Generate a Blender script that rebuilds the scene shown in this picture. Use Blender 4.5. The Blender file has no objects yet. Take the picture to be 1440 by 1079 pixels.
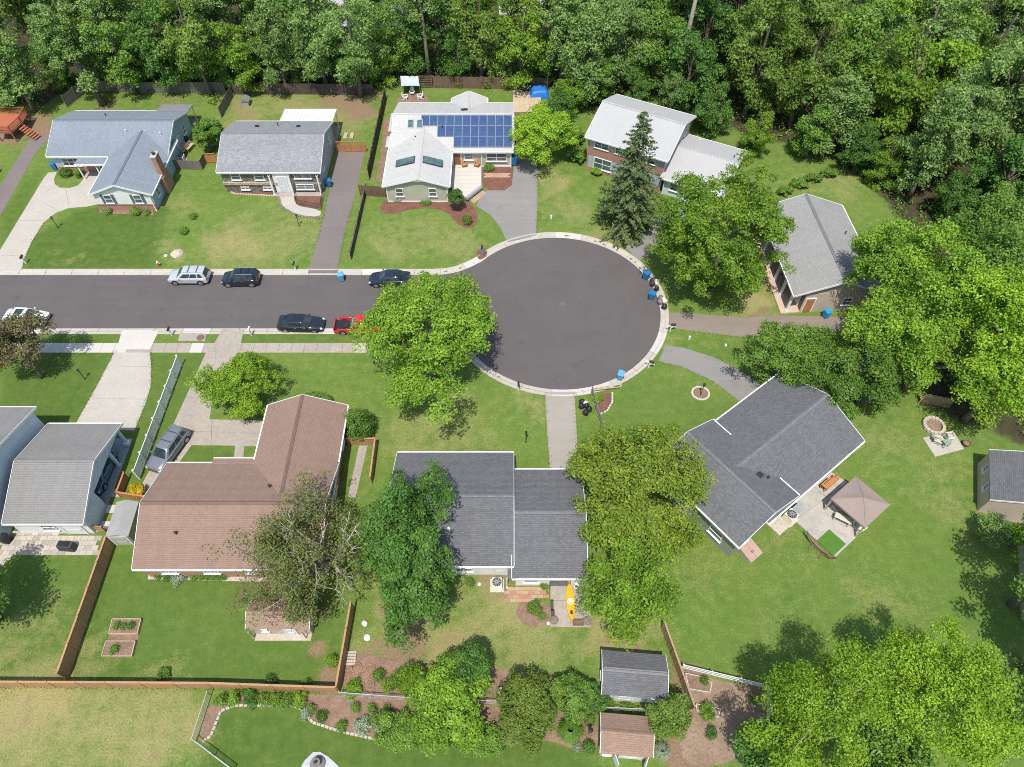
import bpy, bmesh, math, random
import numpy as np
from mathutils import Vector, Matrix
random.seed(7); RNG = np.random.default_rng(7)
S = bpy.context.scene; COL = S.collection
R = math.radians
# ---------------------------------------------------------------- camera
FPX, CX, CY, CAMH, PITCH = 998.0, 720.0, 539.5, 58.0, R(53.6)
cam = bpy.data.cameras.new('camera'); camo = bpy.data.objects.new('camera', cam); COL.objects.link(camo)
camo.location = (0, 0, CAMH); camo.rotation_euler = (R(90) - PITCH, 0, 0)
cam.sensor_fit = 'HORIZONTAL'; cam.sensor_width = 36; cam.lens = FPX / 1440 * 36; cam.clip_end = 6000; cam.clip_start = 1
S.camera = camo
# ---------------------------------------------------------------- sky, sun, exposure
SHX, SHY = 0.07, 0.43           # shadow of a 1 m post
sun_el = math.atan(1 / math.hypot(SHX, SHY)); sun_az = math.atan2(-SHX, -SHY)
w = bpy.data.worlds.new('World'); S.world = w; w.use_nodes = True
nt = w.node_tree; bg = nt.nodes['Background']; sk = nt.nodes.new('ShaderNodeTexSky')
sk.sky_type = 'NISHITA'; sk.sun_disc = False; sk.sun_elevation = sun_el; sk.sun_rotation = sun_az
sk.air_density = 1.3; sk.dust_density = 1.5; sk.altitude = 50
nt.links.new(sk.outputs[0], bg.inputs[0]); bg.inputs[1].default_value = 0.15
sl = bpy.data.lights.new('sun', 'SUN'); sl.energy = 4.2; sl.angle = R(0.55); sl.color = (1, 0.955, 0.88)
so = bpy.data.objects.new('sun', sl); COL.objects.link(so)
so.rotation_euler = Vector((SHX, SHY, -1)).to_track_quat('-Z', 'Y').to_euler(); so.location = (0, 0, 120)
S.view_settings.view_transform = 'Standard'; S.view_settings.look = 'None'; S.view_settings.gamma = 1
S.view_settings.exposure = 0.30; S.view_settings.use_curve_mapping = False
S.cycles.use_denoising = False; S.cycles.filter_width = 1.0; S.cycles.max_bounces = 6; S.cycles.diffuse_bounces = 3; S.cycles.glossy_bounces = 3
S.cycles.transmission_bounces = 4; S.cycles.transparent_max_bounces = 4
S.cycles.caustics_reflective = False; S.cycles.caustics_refractive = False

# ---------------------------------------------------------------- pixel -> place (at a known height)
_c, _s = math.cos(PITCH), math.sin(PITCH)
def G(px, py, z=0.0):
    dx = (px - CX) / FPX; k = (CY - py) / FPX
    d = Vector((dx, _c + k * _s, -_s + k * _c)); t = (z - CAMH) / d.z
    return Vector((d.x * t, d.y * t, z))
def GP(pts, z=0.0): return [G(x, y, z).to_2d() for x, y in pts]
def mpp(px, py, z=0.0):          # metres per photo pixel at that place
    return (G(px + 1, py, z) - G(px, py, z)).length

# ---------------------------------------------------------------- materials
MATS = {}
def newmat(name):
    m = bpy.data.materials.new(name); m.use_nodes = True; MATS[name] = m
    return m, m.node_tree, m.node_tree.nodes['Principled BSDF']
def N(nt, t, **kw):
    n = nt.nodes.new('ShaderNode' + t)
    for k, v in kw.items():
        if k in n.inputs: n.inputs[k].default_value = v
        else: setattr(n, k, v)
    return n
def mixc(nt, fac, a, b, mode='MIX'):
    n = nt.nodes.new('ShaderNodeMix'); n.data_type = 'RGBA'; n.blend_type = mode
    for i, v in ((0, fac), (6, a), (7, b)):
        if hasattr(v, 'links'): nt.links.new(v, n.inputs[i])
        else: n.inputs[i].default_value = v if i == 0 or len(v) == 4 else (*v, 1)
    return n.outputs[2]
def ramp(nt, src, stops):
    n = nt.nodes.new('ShaderNodeValToRGB'); e = n.color_ramp.elements
    while len(e) < len(stops): e.new(0.5)
    for i, (p, c) in enumerate(stops):
        e[i].position = p; e[i].color = (c, c, c, 1) if isinstance(c, (int, float)) else (*c, 1)
    nt.links.new(src, n.inputs[0]); return n.outputs[0]
def coords(nt, kind='Object', scale=(1, 1, 1)):
    tc = N(nt, 'TexCoord'); mp = N(nt, 'Mapping'); mp.inputs['Scale'].default_value = scale
    nt.links.new(tc.outputs[kind], mp.inputs[0]); return mp.outputs[0]
def noise(nt, vec, scale, detail=4, rough=0.6, out='Fac'):
    n = N(nt, 'TexNoise', Scale=scale, Detail=detail, Roughness=rough); nt.links.new(vec, n.inputs['Vector'])
    return n.outputs[out]
def world_pos(nt):
    return N(nt, 'NewGeometry').outputs['Position']
def bump(nt, b, h, strength=0.4, dist=0.02):
    n = N(nt, 'Bump', Strength=strength, Distance=dist); nt.links.new(h, n.inputs['Height']); nt.links.new(n.outputs[0], b.inputs['Normal'])
def lin(r, g, b):
    f = lambda c: (c / 255 / 12.92) if c / 255 <= .04045 else ((c / 255 + .055) / 1.055) ** 2.4
    return (f(r), f(g), f(b))
def scl(c, k): return tuple(min(.95, x * k) for x in c)

def mat_plain(name, col, rough=0.6, metal=0.0, var=0.25, nscale=6.0, spec=0.4, bmp=0.0):
    if name in MATS: return MATS[name]
    m, nt, b = newmat(name); p = world_pos(nt)
    n1 = noise(nt, p, nscale, 5); n2 = noise(nt, p, nscale * .13, 3)
    f = ramp(nt, n1, [(0.3, 0.0), (0.7, 1.0)]); g = ramp(nt, n2, [(0.3, 0.0), (0.7, 1.0)])
    c = mixc(nt, f, scl(col, 1 - var * .5), scl(col, 1 + var * .5))
    c = mixc(nt, g, c, mixc(nt, 0.5, c, scl(col, 1 - var)))
    nt.links.new(c, b.inputs['Base Color']); b.inputs['Roughness'].default_value = rough
    b.inputs['Metallic'].default_value = metal; b.inputs['Specular IOR Level'].default_value = spec
    if bmp: bump(nt, b, n1, bmp, 0.01)
    return m
def mat_paint(name, col, rough=0.22, coat=0.6, metal=0.0):
    if name in MATS: return MATS[name]
    m, nt, b = newmat(name); p = world_pos(nt)
    c = mixc(nt, ramp(nt, noise(nt, p, 3.0, 4), [(0.35, 0.0), (0.75, 1.0)]), col, tuple(x * .85 + .012 for x in col))
    nt.links.new(c, b.inputs['Base Color']); b.inputs['Roughness'].default_value = rough
    b.inputs['Coat Weight'].default_value = coat; b.inputs['Coat Roughness'].default_value = 0.06; b.inputs['Metallic'].default_value = metal
    return m
def mat_glass(name, col=(0.02, 0.03, 0.04), rough=0.05):
    if name in MATS: return MATS[name]
    m, nt, b = newmat(name); p = world_pos(nt)
    c = mixc(nt, ramp(nt, noise(nt, p, 1.1, 2), [(0.35, 0.0), (0.65, 1.0)]), col, tuple(x * 1.8 + .01 for x in col))
    nt.links.new(c, b.inputs['Base Color']); b.inputs['Roughness'].default_value = rough
    b.inputs['Specular IOR Level'].default_value = 0.9; return m
def mat_shingle(name, col, var=0.35, warm=(1, 1, 1), streak=0.25, gap=.45, bmp=.7):
    m, nt, b = newmat(name); uv = coords(nt, 'UV')
    br = N(nt, 'TexBrick', Scale=1.0); br.offset = 0.5; br.inputs['Brick Width'].default_value = 0.32; br.inputs['Row Height'].default_value = 0.15
    br.inputs['Mortar Size'].default_value = 0.012; br.inputs['Mortar Smooth'].default_value = 0.3
    br.inputs['Color1'].default_value = (*scl(col, 1 - var), 1); br.inputs['Color2'].default_value = (*[min(.95, c * (1 + var) * w_) for c, w_ in zip(col, warm)], 1)
    br.inputs['Mortar'].default_value = (*scl(col, gap), 1); nt.links.new(uv, br.inputs['Vector'])
    big = ramp(nt, noise(nt, uv, 0.35, 4), [(0.3, 0.0), (0.7, 1.0)])
    c = mixc(nt, big, br.outputs[0], mixc(nt, 0.5, br.outputs[0], scl(col, 1.25)))
    fine = noise(nt, uv, 9.0, 3, 0.7)
    c = mixc(nt, 0.5, c, mixc(nt, ramp(nt, fine, [(0.3, 0.0), (0.7, 1.0)]), scl(col, 1 - var), scl(col, 1 + var)))
    sv = coords(nt, 'UV', (1.6, 0.07, 1)); st = ramp(nt, noise(nt, sv, 1.0, 4), [(0.45, 0.0), (0.75, 1.0)])
    fm = N(nt, 'Math', operation='MULTIPLY'); fm.inputs[1].default_value = streak; nt.links.new(st, fm.inputs[0])
    c = mixc(nt, fm.outputs[0], c, scl(col, .62))
    nt.links.new(c, b.inputs['Base Color']); b.inputs['Roughness'].default_value = 0.9; b.inputs['Specular IOR Level'].default_value = 0.25
    sub = N(nt, 'Math', operation='SUBTRACT'); sub.inputs[0].default_value = 1; nt.links.new(br.outputs['Fac'], sub.inputs[1])
    bump(nt, b, sub.outputs[0], bmp, 0.02); return m
def mat_siding(name, col, pitch=0.16, vertical=False, var=0.08):
    m, nt, b = newmat(name); uv = coords(nt, 'UV')
    wv = N(nt, 'TexWave', Scale=1 / pitch / 2 * 0.318 * 2); wv.wave_type = 'BANDS'; wv.bands_direction = 'X' if vertical else 'Y'; wv.wave_profile = 'SAW'
    wv.inputs['Scale'].default_value = 0.314 / pitch; nt.links.new(uv, wv.inputs[0])
    dirt = ramp(nt, noise(nt, uv, 0.8, 4), [(0.35, 0.0), (0.75, 1.0)])
    c = mixc(nt, dirt, col, scl(col, 1 - var * 2)); l = ramp(nt, wv.outputs['Fac'], [(0.0, 0.0), (0.12, 1.0)])
    c = mixc(nt, l, scl(col, .6), c); nt.links.new(c, b.inputs['Base Color']); b.inputs['Roughness'].default_value = 0.55
    bump(nt, b, wv.outputs['Fac'], 0.35, 0.015); return m
def mat_brick(name, c1, c2, mortar=(0.32, 0.29, 0.26), bw=0.22, rh=0.075, ms=0.01):
    m, nt, b = newmat(name); uv = coords(nt, 'UV')
    br = N(nt, 'TexBrick', Scale=1.0); br.inputs['Brick Width'].default_value = bw; br.inputs['Row Height'].default_value = rh; br.inputs['Mortar Size'].default_value = ms
    br.inputs['Color1'].default_value = (*c1, 1); br.inputs['Color2'].default_value = (*c2, 1); br.inputs['Mortar'].default_value = (*mortar, 1)
    nt.links.new(uv, br.inputs['Vector'])
    c = mixc(nt, ramp(nt, noise(nt, uv, 2.5, 4), [(0.3, 0.0), (0.7, 1.0)]), br.outputs[0], mixc(nt, 0.4, br.outputs[0], scl(c1, .5)))
    nt.links.new(c, b.inputs['Base Color']); b.inputs['Roughness'].default_value = 0.85
    bump(nt, b, c, 0.4, 0.01); return m
def mat_stone(name, cols, scale=3.0):
    m, nt, b = newmat(name); uv = coords(nt, 'UV', (1, 1.7, 1))
    v = N(nt, 'TexVoronoi', Scale=scale); nt.links.new(uv, v.inputs['Vector'])
    d = N(nt, 'TexVoronoi', Scale=scale); d.feature = 'DISTANCE_TO_EDGE'; nt.links.new(uv, d.inputs['Vector'])
    sep = N(nt, 'SeparateColor'); nt.links.new(v.outputs['Color'], sep.inputs[0])
    c = ramp(nt, sep.outputs[0], [(i / (len(cols) - 1), c_) for i, c_ in enumerate(cols)])
    e = ramp(nt, d.outputs['Distance'], [(0.0, 0.0), (0.07, 1.0)]); c = mixc(nt, e, scl(cols[0], .5), c)
    nt.links.new(c, b.inputs['Base Color']); b.inputs['Roughness'].default_value = 0.9; bump(nt, b, e, 0.6, 0.03); return m
def mat_wood(name, col, var=0.4, rough=0.75):
    if name in MATS: return MATS[name]
    m, nt, b = newmat(name); oi = N(nt, 'ObjectInfo'); p = world_pos(nt)
    sv = N(nt, 'Mapping'); sv.inputs['Scale'].default_value = (7, 7, 0.7); nt.links.new(p, sv.inputs[0])
    f = ramp(nt, noise(nt, sv.outputs[0], 1.0, 5, .7), [(0.3, 0.0), (0.7, 1.0)])
    c = mixc(nt, f, scl(col, 1 - var), scl(col, 1 + var * .6))
    c = mixc(nt, oi.outputs['Random'], c, mixc(nt, 0.25, c, scl(col, .7)))
    c = mixc(nt, ramp(nt, noise(nt, p, 0.6, 3), [(0.35, 0.0), (0.7, 1.0)]), c, mixc(nt, 0.3, c, (.22, .2, .18)))
    nt.links.new(c, b.inputs['Base Color']); b.inputs['Roughness'].default_value = rough; b.inputs['Specular IOR Level'].default_value = 0.3; return m
def mat_leaf(name, c_dark, c_mid, c_light, trans=0.3, rough=0.5):
    m, nt, b = newmat(name); nt.nodes.remove(b); out = nt.nodes['Material Output']
    uv = N(nt, 'UVMap'); sep = N(nt, 'SeparateXYZ'); nt.links.new(uv.outputs[0], sep.inputs[0])
    oi = N(nt, 'ObjectInfo'); p = world_pos(nt)
    c = ramp(nt, sep.outputs[0], [(0.0, c_dark), (0.5, c_mid), (1.0, c_light)])
    c = mixc(nt, ramp(nt, noise(nt, p, 0.35, 3), [(0.35, 0.0), (0.65, 1.0)]), c, mixc(nt, 0.45, c, c_light))
    tint = ramp(nt, sep.outputs[1], [(0.7, 0.0), (1.0, 0.55)]); c = mixc(nt, tint, c, (c_light[0] * 1.25, c_light[1] * .95, c_light[2] * .8))
    hs = N(nt, 'HueSaturation'); mr = N(nt, 'MapRange'); mr.inputs['To Min'].default_value = 0.8; mr.inputs['To Max'].default_value = 1.2
    nt.links.new(oi.outputs['Random'], mr.inputs[0]); nt.links.new(mr.outputs[0], hs.inputs['Value']); nt.links.new(c, hs.inputs['Color'])
    d = N(nt, 'BsdfPrincipled'); d.inputs['Roughness'].default_value = rough; d.inputs['Specular IOR Level'].default_value = 0.3
    t = N(nt, 'BsdfTranslucent'); mx = N(nt, 'MixShader'); mx.inputs[0].default_value = trans
    tc = mixc(nt, 0.5, hs.outputs[0], (c_light[0] * 1.3, c_light[1] * 1.25, c_light[2] * .6))
    nt.links.new(hs.outputs[0], d.inputs['Base Color']); nt.links.new(tc, t.inputs[0])
    nt.links.new(d.outputs[0], mx.inputs[1]); nt.links.new(t.outputs[0], mx.inputs[2]); nt.links.new(mx.outputs[0], out.inputs[0]); return m
def mat_bark(name, col):
    m, nt, b = newmat(name); v = coords(nt, 'Object', (9, 9, 1.5))
    f = ramp(nt, noise(nt, v, 1.0, 5, .7), [(0.3, 0.0), (0.7, 1.0)])
    nt.links.new(mixc(nt, f, scl(col, .45), scl(col, 1.35)), b.inputs['Base Color']); b.inputs['Roughness'].default_value = .95; bump(nt, b, f, .6, .03); return m

# ---------------------------------------------------------------- mesh building
class MB:
    """collects shapes of ONE part, then links them as one mesh"""
    def __init__(s): s.v = []; s.f = []; s.m = None
    def add(s, vs, fs):
        k = len(s.v); s.v += [tuple(p) for p in vs]; s.f += [tuple(i + k for i in f) for f in fs]; return s
    def box(s, c, d, rz=0.0, rx=0.0, ry=0.0, taper=1.0):
        M = Matrix.Translation(c) @ Matrix.Rotation(rz, 4, 'Z') @ Matrix.Rotation(ry, 4, 'Y') @ Matrix.Rotation(rx, 4, 'X')
        vs = []
        for z in (-.5, .5):
            t = taper if z > 0 else 1
            for x, y in ((-.5, -.5), (.5, -.5), (.5, .5), (-.5, .5)): vs.append(M @ Vector((x * d[0] * t, y * d[1] * t, z * d[2])))
        return s.add(vs, [(3, 2, 1, 0), (4, 5, 6, 7), (0, 1, 5, 4), (1, 2, 6, 5), (2, 3, 7, 6), (3, 0, 4, 7)])
    def bx(s, x0, x1, y0, y1, z0, z1): return s.box(((x0 + x1) / 2, (y0 + y1) / 2, (z0 + z1) / 2), (abs(x1 - x0), abs(y1 - y0), abs(z1 - z0)))
    def bar(s, p, q, w, h=None, up=(0, 0, 1)):
        p, q = Vector(p), Vector(q); h = h or w; d = (q - p).normalized(); u = Vector(up)
        if abs(d.dot(u)) > .98: u = Vector((0, 1, 0))
        a = d.cross(u).normalized() * w / 2; b = a.cross(d).normalized() * h / 2
        vs = [e + x * a + y * b for e in (p, q) for x, y in ((-1, -1), (1, -1), (1, 1), (-1, 1))]
        return s.add(vs, [(0, 1, 2, 3), (7, 6, 5, 4), (1, 0, 4, 5), (2, 1, 5, 6), (3, 2, 6, 7), (0, 3, 7, 4)])
    def tube(s, pts, rad, n=6, cap=True):
        pts = [Vector(p) for p in pts]; rad = rad if isinstance(rad, (list, tuple)) else [rad] * len(pts); k = len(s.v); prev = None
        for i, p in enumerate(pts):
            d = (pts[min(i + 1, len(pts) - 1)] - pts[max(i - 1, 0)]).normalized()
            u = prev if prev is not None else (Vector((1, 0, 0)) if abs(d.x) < .9 else Vector((0, 1, 0)))
            a = (u - d * u.dot(d)).normalized(); b = d.cross(a); prev = a
            for j in range(n):
                t = 2 * math.pi * j / n; s.v.append(tuple(p + (a * math.cos(t) + b * math.sin(t)) * rad[i]))
        for i in range(len(pts) - 1):
            for j in range(n): s.f.append((k + i * n + j, k + i * n + (j + 1) % n, k + (i + 1) * n + (j + 1) % n, k + (i + 1) * n + j))
        if cap: s.f.append(tuple(k + j for j in reversed(range(n)))); s.f.append(tuple(k + (len(pts) - 1) * n + j for j in range(n)))
        return s
    def cyl(s, c, r, z0, z1, n=16, r2=None): return s.tube([(c[0], c[1], z0), (c[0], c[1], z1)], [r, r if r2 is None else r2], n)
    def lathe(s, prof, n=16, c=(0, 0)):
        k = len(s.v)
        for r, z in prof:
            for j in range(n): t = 2 * math.pi * j / n; s.v.append((c[0] + r * math.cos(t), c[1] + r * math.sin(t), z))
        for i in range(len(prof) - 1):
            for j in range(n): s.f.append((k + i * n + j, k + i * n + (j + 1) % n, k + (i + 1) * n + (j + 1) % n, k + (i + 1) * n + j))
        s.f.append(tuple(k + j for j in reversed(range(n)))); s.f.append(tuple(k + (len(prof) - 1) * n + j for j in range(n))); return s
    def prism(s, poly, z0, z1):
        n = len(poly); a = sum(poly[i][0] * poly[(i + 1) % n][1] - poly[(i + 1) % n][0] * poly[i][1] for i in range(n))
        if a < 0: poly = list(reversed(poly))
        vs = [(p[0], p[1], z0) for p in poly] + [(p[0], p[1], z1) for p in poly]
        return s.add(vs, [tuple(reversed(range(n))), tuple(range(n, 2 * n))] + [(i, (i + 1) % n, n + (i + 1) % n, n + i) for i in range(n)])
    def build(s, name, mat, parent=None, smooth=False, bevel=0.0, loc=None, rz=0.0):
        me = bpy.data.meshes.new(name); me.from_pydata(s.v, [], s.f)
        if bevel:
            bm = bmesh.new(); bm.from_mesh(me)
            es = [e for e in bm.edges if len(e.link_faces) == 2 and e.calc_face_angle(0) > .5]
            bmesh.ops.bevel(bm, geom=es, offset=bevel, segments=1, affect='EDGES', clamp_overlap=True); bm.to_mesh(me); bm.free()
        uvmap(me); me.materials.append(mat)
        if smooth:
            me.shade_smooth()
            if smooth != 2: me.set_sharp_from_angle(angle=R(40))
        o = link(name, me, parent)
        if loc is not None: o.location = loc
        o.rotation_euler.z = rz
        return o
def uvmap(me):
    uv = me.uv_layers.new(name='UVMap'); nl = len(me.loops); arr = np.zeros((nl, 2), np.float32); V = me.vertices
    for p in me.polygons:
        n = p.normal
        u = Vector((-n.y, n.x, 0))
        if u.length < 1e-3: u = Vector((1, 0, 0)); v = Vector((0, 1, 0))
        else: u.normalize(); v = n.cross(u)
        for li in p.loop_indices:
            c = V[me.loops[li].vertex_index].co; arr[li] = (c.dot(u), c.dot(v))
    uv.data.foreach_set('uv', arr.ravel())
def link(name, data, parent=None):
    o = bpy.data.objects.new(name, data); COL.objects.link(o)
    if parent is not None: o.parent = parent
    return o
def tag(o, label, cat, group=None):
    o['label'] = label; o['category'] = cat
    if group: o['group'] = group
    return o
def thing(name, label, cat, loc=(0, 0, 0), rz=0.0, group=None):
    o = link(name, None); o.empty_display_size = .3; o.location = loc; o.rotation_euler.z = rz
    return tag(o, label, cat, group)
def struct(o, label=None, cat=None):
    o['kind'] = 'structure'
    if label: o['label'] = label
    if cat: o['category'] = cat
    return o
def stuff(o): o['kind'] = 'stuff'; return o
def copy_tree(o, parent=None):
    c = o.copy(); COL.objects.link(c); c.parent = parent
    for ch in list(o.children): copy_tree(ch, c)
    return c
def sheet(name, pts, z, mat, parent=None, thick=0.0):
    mb = MB(); P = [(p[0], p[1]) for p in pts]; n = len(P)
    a = sum(P[i][0] * P[(i + 1) % n][1] - P[(i + 1) % n][0] * P[i][1] for i in range(n))
    if a < 0: P.reverse()
    if thick: mb.prism(P, z - thick, z)
    else: mb.add([(x, y, z) for x, y in P], [tuple(range(n))])
    return mb.build(name, mat, parent)
def smooth_poly(pts, it=2):
    P = [Vector((p[0], p[1])) for p in pts]
    for _ in range(it):
        Q = []
        for i in range(len(P)):
            a, b = P[i], P[(i + 1) % len(P)]; Q += [a * .75 + b * .25, a * .25 + b * .75]
        P = Q
    return P
def inside(poly, X, Y):
    c = np.zeros(X.shape, bool); n = len(poly); j = n - 1
    for i in range(n):
        xi, yi = poly[i][0], poly[i][1]; xj, yj = poly[j][0], poly[j][1]
        if yi != yj: c ^= ((yi > Y) != (yj > Y)) & (X < (xj - xi) * (Y - yi) / (yj - yi) + xi)
        j = i
    return c
# ---------------------------------------------------------------- palette
M_WHITE = mat_plain('white_trim', (.70, .70, .685), .45, var=.08)
M_GLASS = mat_glass('window_glass', (.05, .065, .075))
M_DARK = mat_plain('dark_metal', (.03, .03, .032), .4, var=.3)
M_BLACK = mat_plain('black_plastic', (.02, .02, .022), .45, var=.2)
M_RUBBER = mat_plain('rubber', (.025, .025, .025), .9, var=.3)
M_ALU = mat_plain('aluminium', (.55, .56, .57), .35, .8, var=.15)
M_GALV = mat_plain('galvanised', (.42, .44, .45), .5, .4, var=.3)
M_CONC = mat_plain('concrete_light', (.41, .375, .325), .85, var=.2, nscale=4, bmp=.2)
M_CONC_OLD = mat_plain('concrete_aged', (.34, .295, .25), .9, var=.3, nscale=3, bmp=.25)
M_CONC_NEW = mat_plain('concrete_fresh', (.48, .45, .41), .85, var=.14, nscale=4, bmp=.2)
M_KERB = mat_plain('kerb_concrete', (.43, .385, .335), .85, var=.25, nscale=3, bmp=.2)
M_MULCH = mat_plain('mulch_red', (.19, .085, .06), .95, var=.7, nscale=9, bmp=.9)
M_MULCH_BR = mat_plain('mulch_brown', (.255, .165, .112), .95, var=.7, nscale=9, bmp=.9)
M_SOIL = mat_plain('bare_soil', (.27, .19, .13), .95, var=.6, nscale=5, bmp=.6)
M_GRAVEL = mat_plain('gravel', (.42, .36, .30), .95, var=.6, nscale=14, bmp=.9)
M_STONE = mat_plain('stone_pale', (.46, .40, .33), .9, var=.4, nscale=5, bmp=.4)
M_STONE_D = mat_plain('stone_dark', (.20, .18, .16), .9, var=.5, nscale=5, bmp=.4)
M_BRICK = mat_brick('brick_red', (.42, .18, .10), (.34, .14, .08))
M_BRICK_D = mat_brick('brick_brown', (.16, .075, .05), (.12, .06, .045))
M_STONEWALL = mat_stone('stone_wall', [(.14, .115, .09), (.24, .19, .15), (.10, .09, .08), (.30, .25, .2)])
M_STONEBAND = mat_stone('stone_band', [(.42, .33, .22), (.5, .42, .3), (.34, .27, .19)])
M_FW_GREY = mat_wood('fence_weathered', (.17, .155, .14))
M_FW_BROWN = mat_wood('fence_brown', (.17, .10, .062))
M_FW_DARK = mat_wood('fence_dark', (.075, .055, .045))
M_FW_NEW = mat_wood('fence_new', (.44, .25, .115), .3)
M_FW_ORANGE = mat_wood('fence_orange', (.46, .19, .065), .3)
M_FW_TAN = mat_wood('fence_tan', (.36, .245, .14), .3)
M_DECK_RED = mat_wood('deck_red', (.40, .11, .05), .3)
M_WOOD_L = mat_wood('wood_light', (.52, .40, .27), .3)
M_WOOD_O = mat_wood('wood_oiled', (.52, .21, .06), .3)
M_BLUE_BIN = mat_plain('bin_blue', (.02, .16, .36), .45, var=.15)
M_BLUE_LT = mat_plain('bin_pale_blue', (.11, .33, .52), .5, var=.15)
M_TARP = mat_plain('tarp_blue', (.02, .17, .55), .45, var=.3)
M_YEL = mat_paint('kayak_yellow', (.68, .36, .012), .35, .3)
M_RED = mat_plain('red_paint', (.55, .03, .02), .5, var=.2)
M_BEIGE = mat_plain('beige_plastic', (.55, .52, .42), .6, var=.12)
M_TAUPE = mat_plain('canopy_cloth', (.27, .21, .185), .9, var=.1, nscale=3)
# shingles
SH_A = mat_shingle('shingle_blue_grey', (.205, .235, .27), .2)
SH_B = mat_shingle('shingle_mottled_grey', (.235, .24, .25), .45)
SH_C = mat_shingle('shingle_pale_grey', (.41, .405, .39), .16, streak=.2, gap=.75, bmp=.3)
SH_D = mat_shingle('shingle_near_white', (.36, .358, .352), .045, streak=.08, gap=.97, bmp=.05)
SH_E = mat_shingle('shingle_stone_grey', (.27, .266, .258), .16)
SH_F = mat_shingle('shingle_charcoal', (.125, .126, .132), .36, streak=.2)
SH_H = mat_shingle('shingle_brown', (.24, .162, .127), .17, (1.06, .98, .94), gap=.62)
SH_I = mat_shingle('shingle_light_grey', (.215, .208, .198), .14)
SH_S = mat_shingle('shingle_shed_brown', (.265, .178, .13), .2)
SD_WHITE = mat_siding('siding_white', (.74, .74, .72)); SD_BLUE = mat_siding('siding_blue', (.33, .45, .54))
SD_GREY = mat_siding('siding_grey', (.38, .41, .44)); SD_SAGE = mat_siding('siding_sage', (.44, .43, .33))
SD_TAN = mat_siding('siding_tan', (.52, .43, .35)); SD_PALE = mat_siding('siding_pale_blue', (.58, .66, .70))
SD_SHED = mat_siding('siding_shed', (.46, .44, .37), .3, True)

# asphalt
def mat_asphalt(name, col, var=.25, circ=None, purple=0.0):
    m, nt, b = newmat(name); p = world_pos(nt)
    n1 = noise(nt, p, 18, 4, .7); n2 = ramp(nt, noise(nt, p, .22, 5), [(.3, 0.0), (.7, 1.0)])
    c = mixc(nt, ramp(nt, n1, [(.3, 0.0), (.7, 1.0)]), scl(col, 1 - var), scl(col, 1 + var))
    c = mixc(nt, n2, c, mixc(nt, .5, c, scl(col, 1.35)))
    mp = N(nt, 'Mapping'); mp.inputs['Scale'].default_value = (.05, 1.4, 1); nt.links.new(p, mp.inputs[0])
    st = ramp(nt, noise(nt, mp.outputs[0], 1.0, 4), [(.4, 0.0), (.7, 1.0)])
    if circ:
        v = N(nt, 'VectorMath', operation='DISTANCE'); nt.links.new(p, v.inputs[0]); v.inputs[1].default_value = (circ[0], circ[1], 0)
        nn = N(nt, 'TexNoise', noise_dimensions='1D', Scale=1.0, Detail=4.0)
        ad = N(nt, 'Math', operation='MULTIPLY_ADD'); ad.inputs[1].default_value = .8
        nt.links.new(v.outputs['Value'], ad.inputs[0]); wn = N(nt, 'Math', operation='MULTIPLY'); wn.inputs[1].default_value = 3.0; nt.links.new(noise(nt, p, .12, 3), wn.inputs[0]); nt.links.new(wn.outputs[0], ad.inputs[2])
        nt.links.new(ad.outputs[0], nn.inputs['W']); st2 = ramp(nt, nn.outputs['Fac'], [(.4, 0.0), (.7, .45)])
        lt = N(nt, 'Math', operation='LESS_THAN'); lt.inputs[1].default_value = 11.0; nt.links.new(v.outputs['Value'], lt.inputs[0])
        st = mixc(nt, lt.outputs[0], st, st2)
    k = N(nt, 'Math', operation='MULTIPLY'); k.inputs[1].default_value = .24; nt.links.new(st, k.inputs[0])
    c = mixc(nt, k.outputs[0], c, scl(col, 1.45))
    bl = ramp(nt, noise(nt, p, .45, 3), [(.62, 0.0), (.72, 1.0)]); k2 = N(nt, 'Math', operation='MULTIPLY'); k2.inputs[1].default_value = .28; nt.links.new(bl, k2.inputs[0])
    c = mixc(nt, k2.outputs[0], c, scl(col, .6))
    nt.links.new(c, b.inputs['Base Color']); b.inputs['Roughness'].default_value = .85; b.inputs['Specular IOR Level'].default_value = .3
    bump(nt, b, n1, .35, .01); return m
M_ROAD = mat_asphalt('asphalt_road', (.089, .079, .077), .2, (5.1, 53.3))
M_DRIVE = mat_asphalt('asphalt_drive_purple', (.15, .127, .12), .25)
M_DRIVE_G = mat_asphalt('asphalt_drive_grey', (.19, .18, .17), .2)
M_DRIVE_B = mat_asphalt('asphalt_drive_brown', (.19, .155, .13), .25)

# ---------------------------------------------------------------- road outline
CC = Vector((5.1, 53.3)); CR = 11.27
def road_edge():
    up = [(-130, 58.3)] + [(x, 58.3) for x in np.arange(-96, -9, 3.0)] + [(-9, 58.3), (-7.5, 58.43), (-6.1, 58.85), (-4.8, 59.6)]
    a0 = math.atan2(7.2, -8.7); a1 = -R(148); n = 44
    arc = [(CC.x + CR * math.cos(a0 + (a1 - a0) * i / n), CC.y + CR * math.sin(a0 + (a1 - a0) * i / n)) for i in range(n + 1)]
    dn = [(-5.3, 48.5), (-6.4, 49.45), (-7.8, 50.02), (-9.5, 50.2)] + [(x, 50.2) for x in np.arange(-12, -97, -3.0)] + [(-130, 50.2)]
    return up + arc + dn
EDGE = road_edge(); RZ = -0.10
road = struct(sheet('road', EDGE, RZ, M_ROAD), 'dark asphalt street ending in a round turning circle', 'road')
def offset_path(path, d):
    out = []
    for i, p in enumerate(path):
        a = Vector(path[max(0, i - 1)]); b = Vector(path[min(len(path) - 1, i + 1)]); t = (b - a).normalized()
        out.append(Vector(p) + Vector((-t.y, t.x)) * d)
    return out

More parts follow.
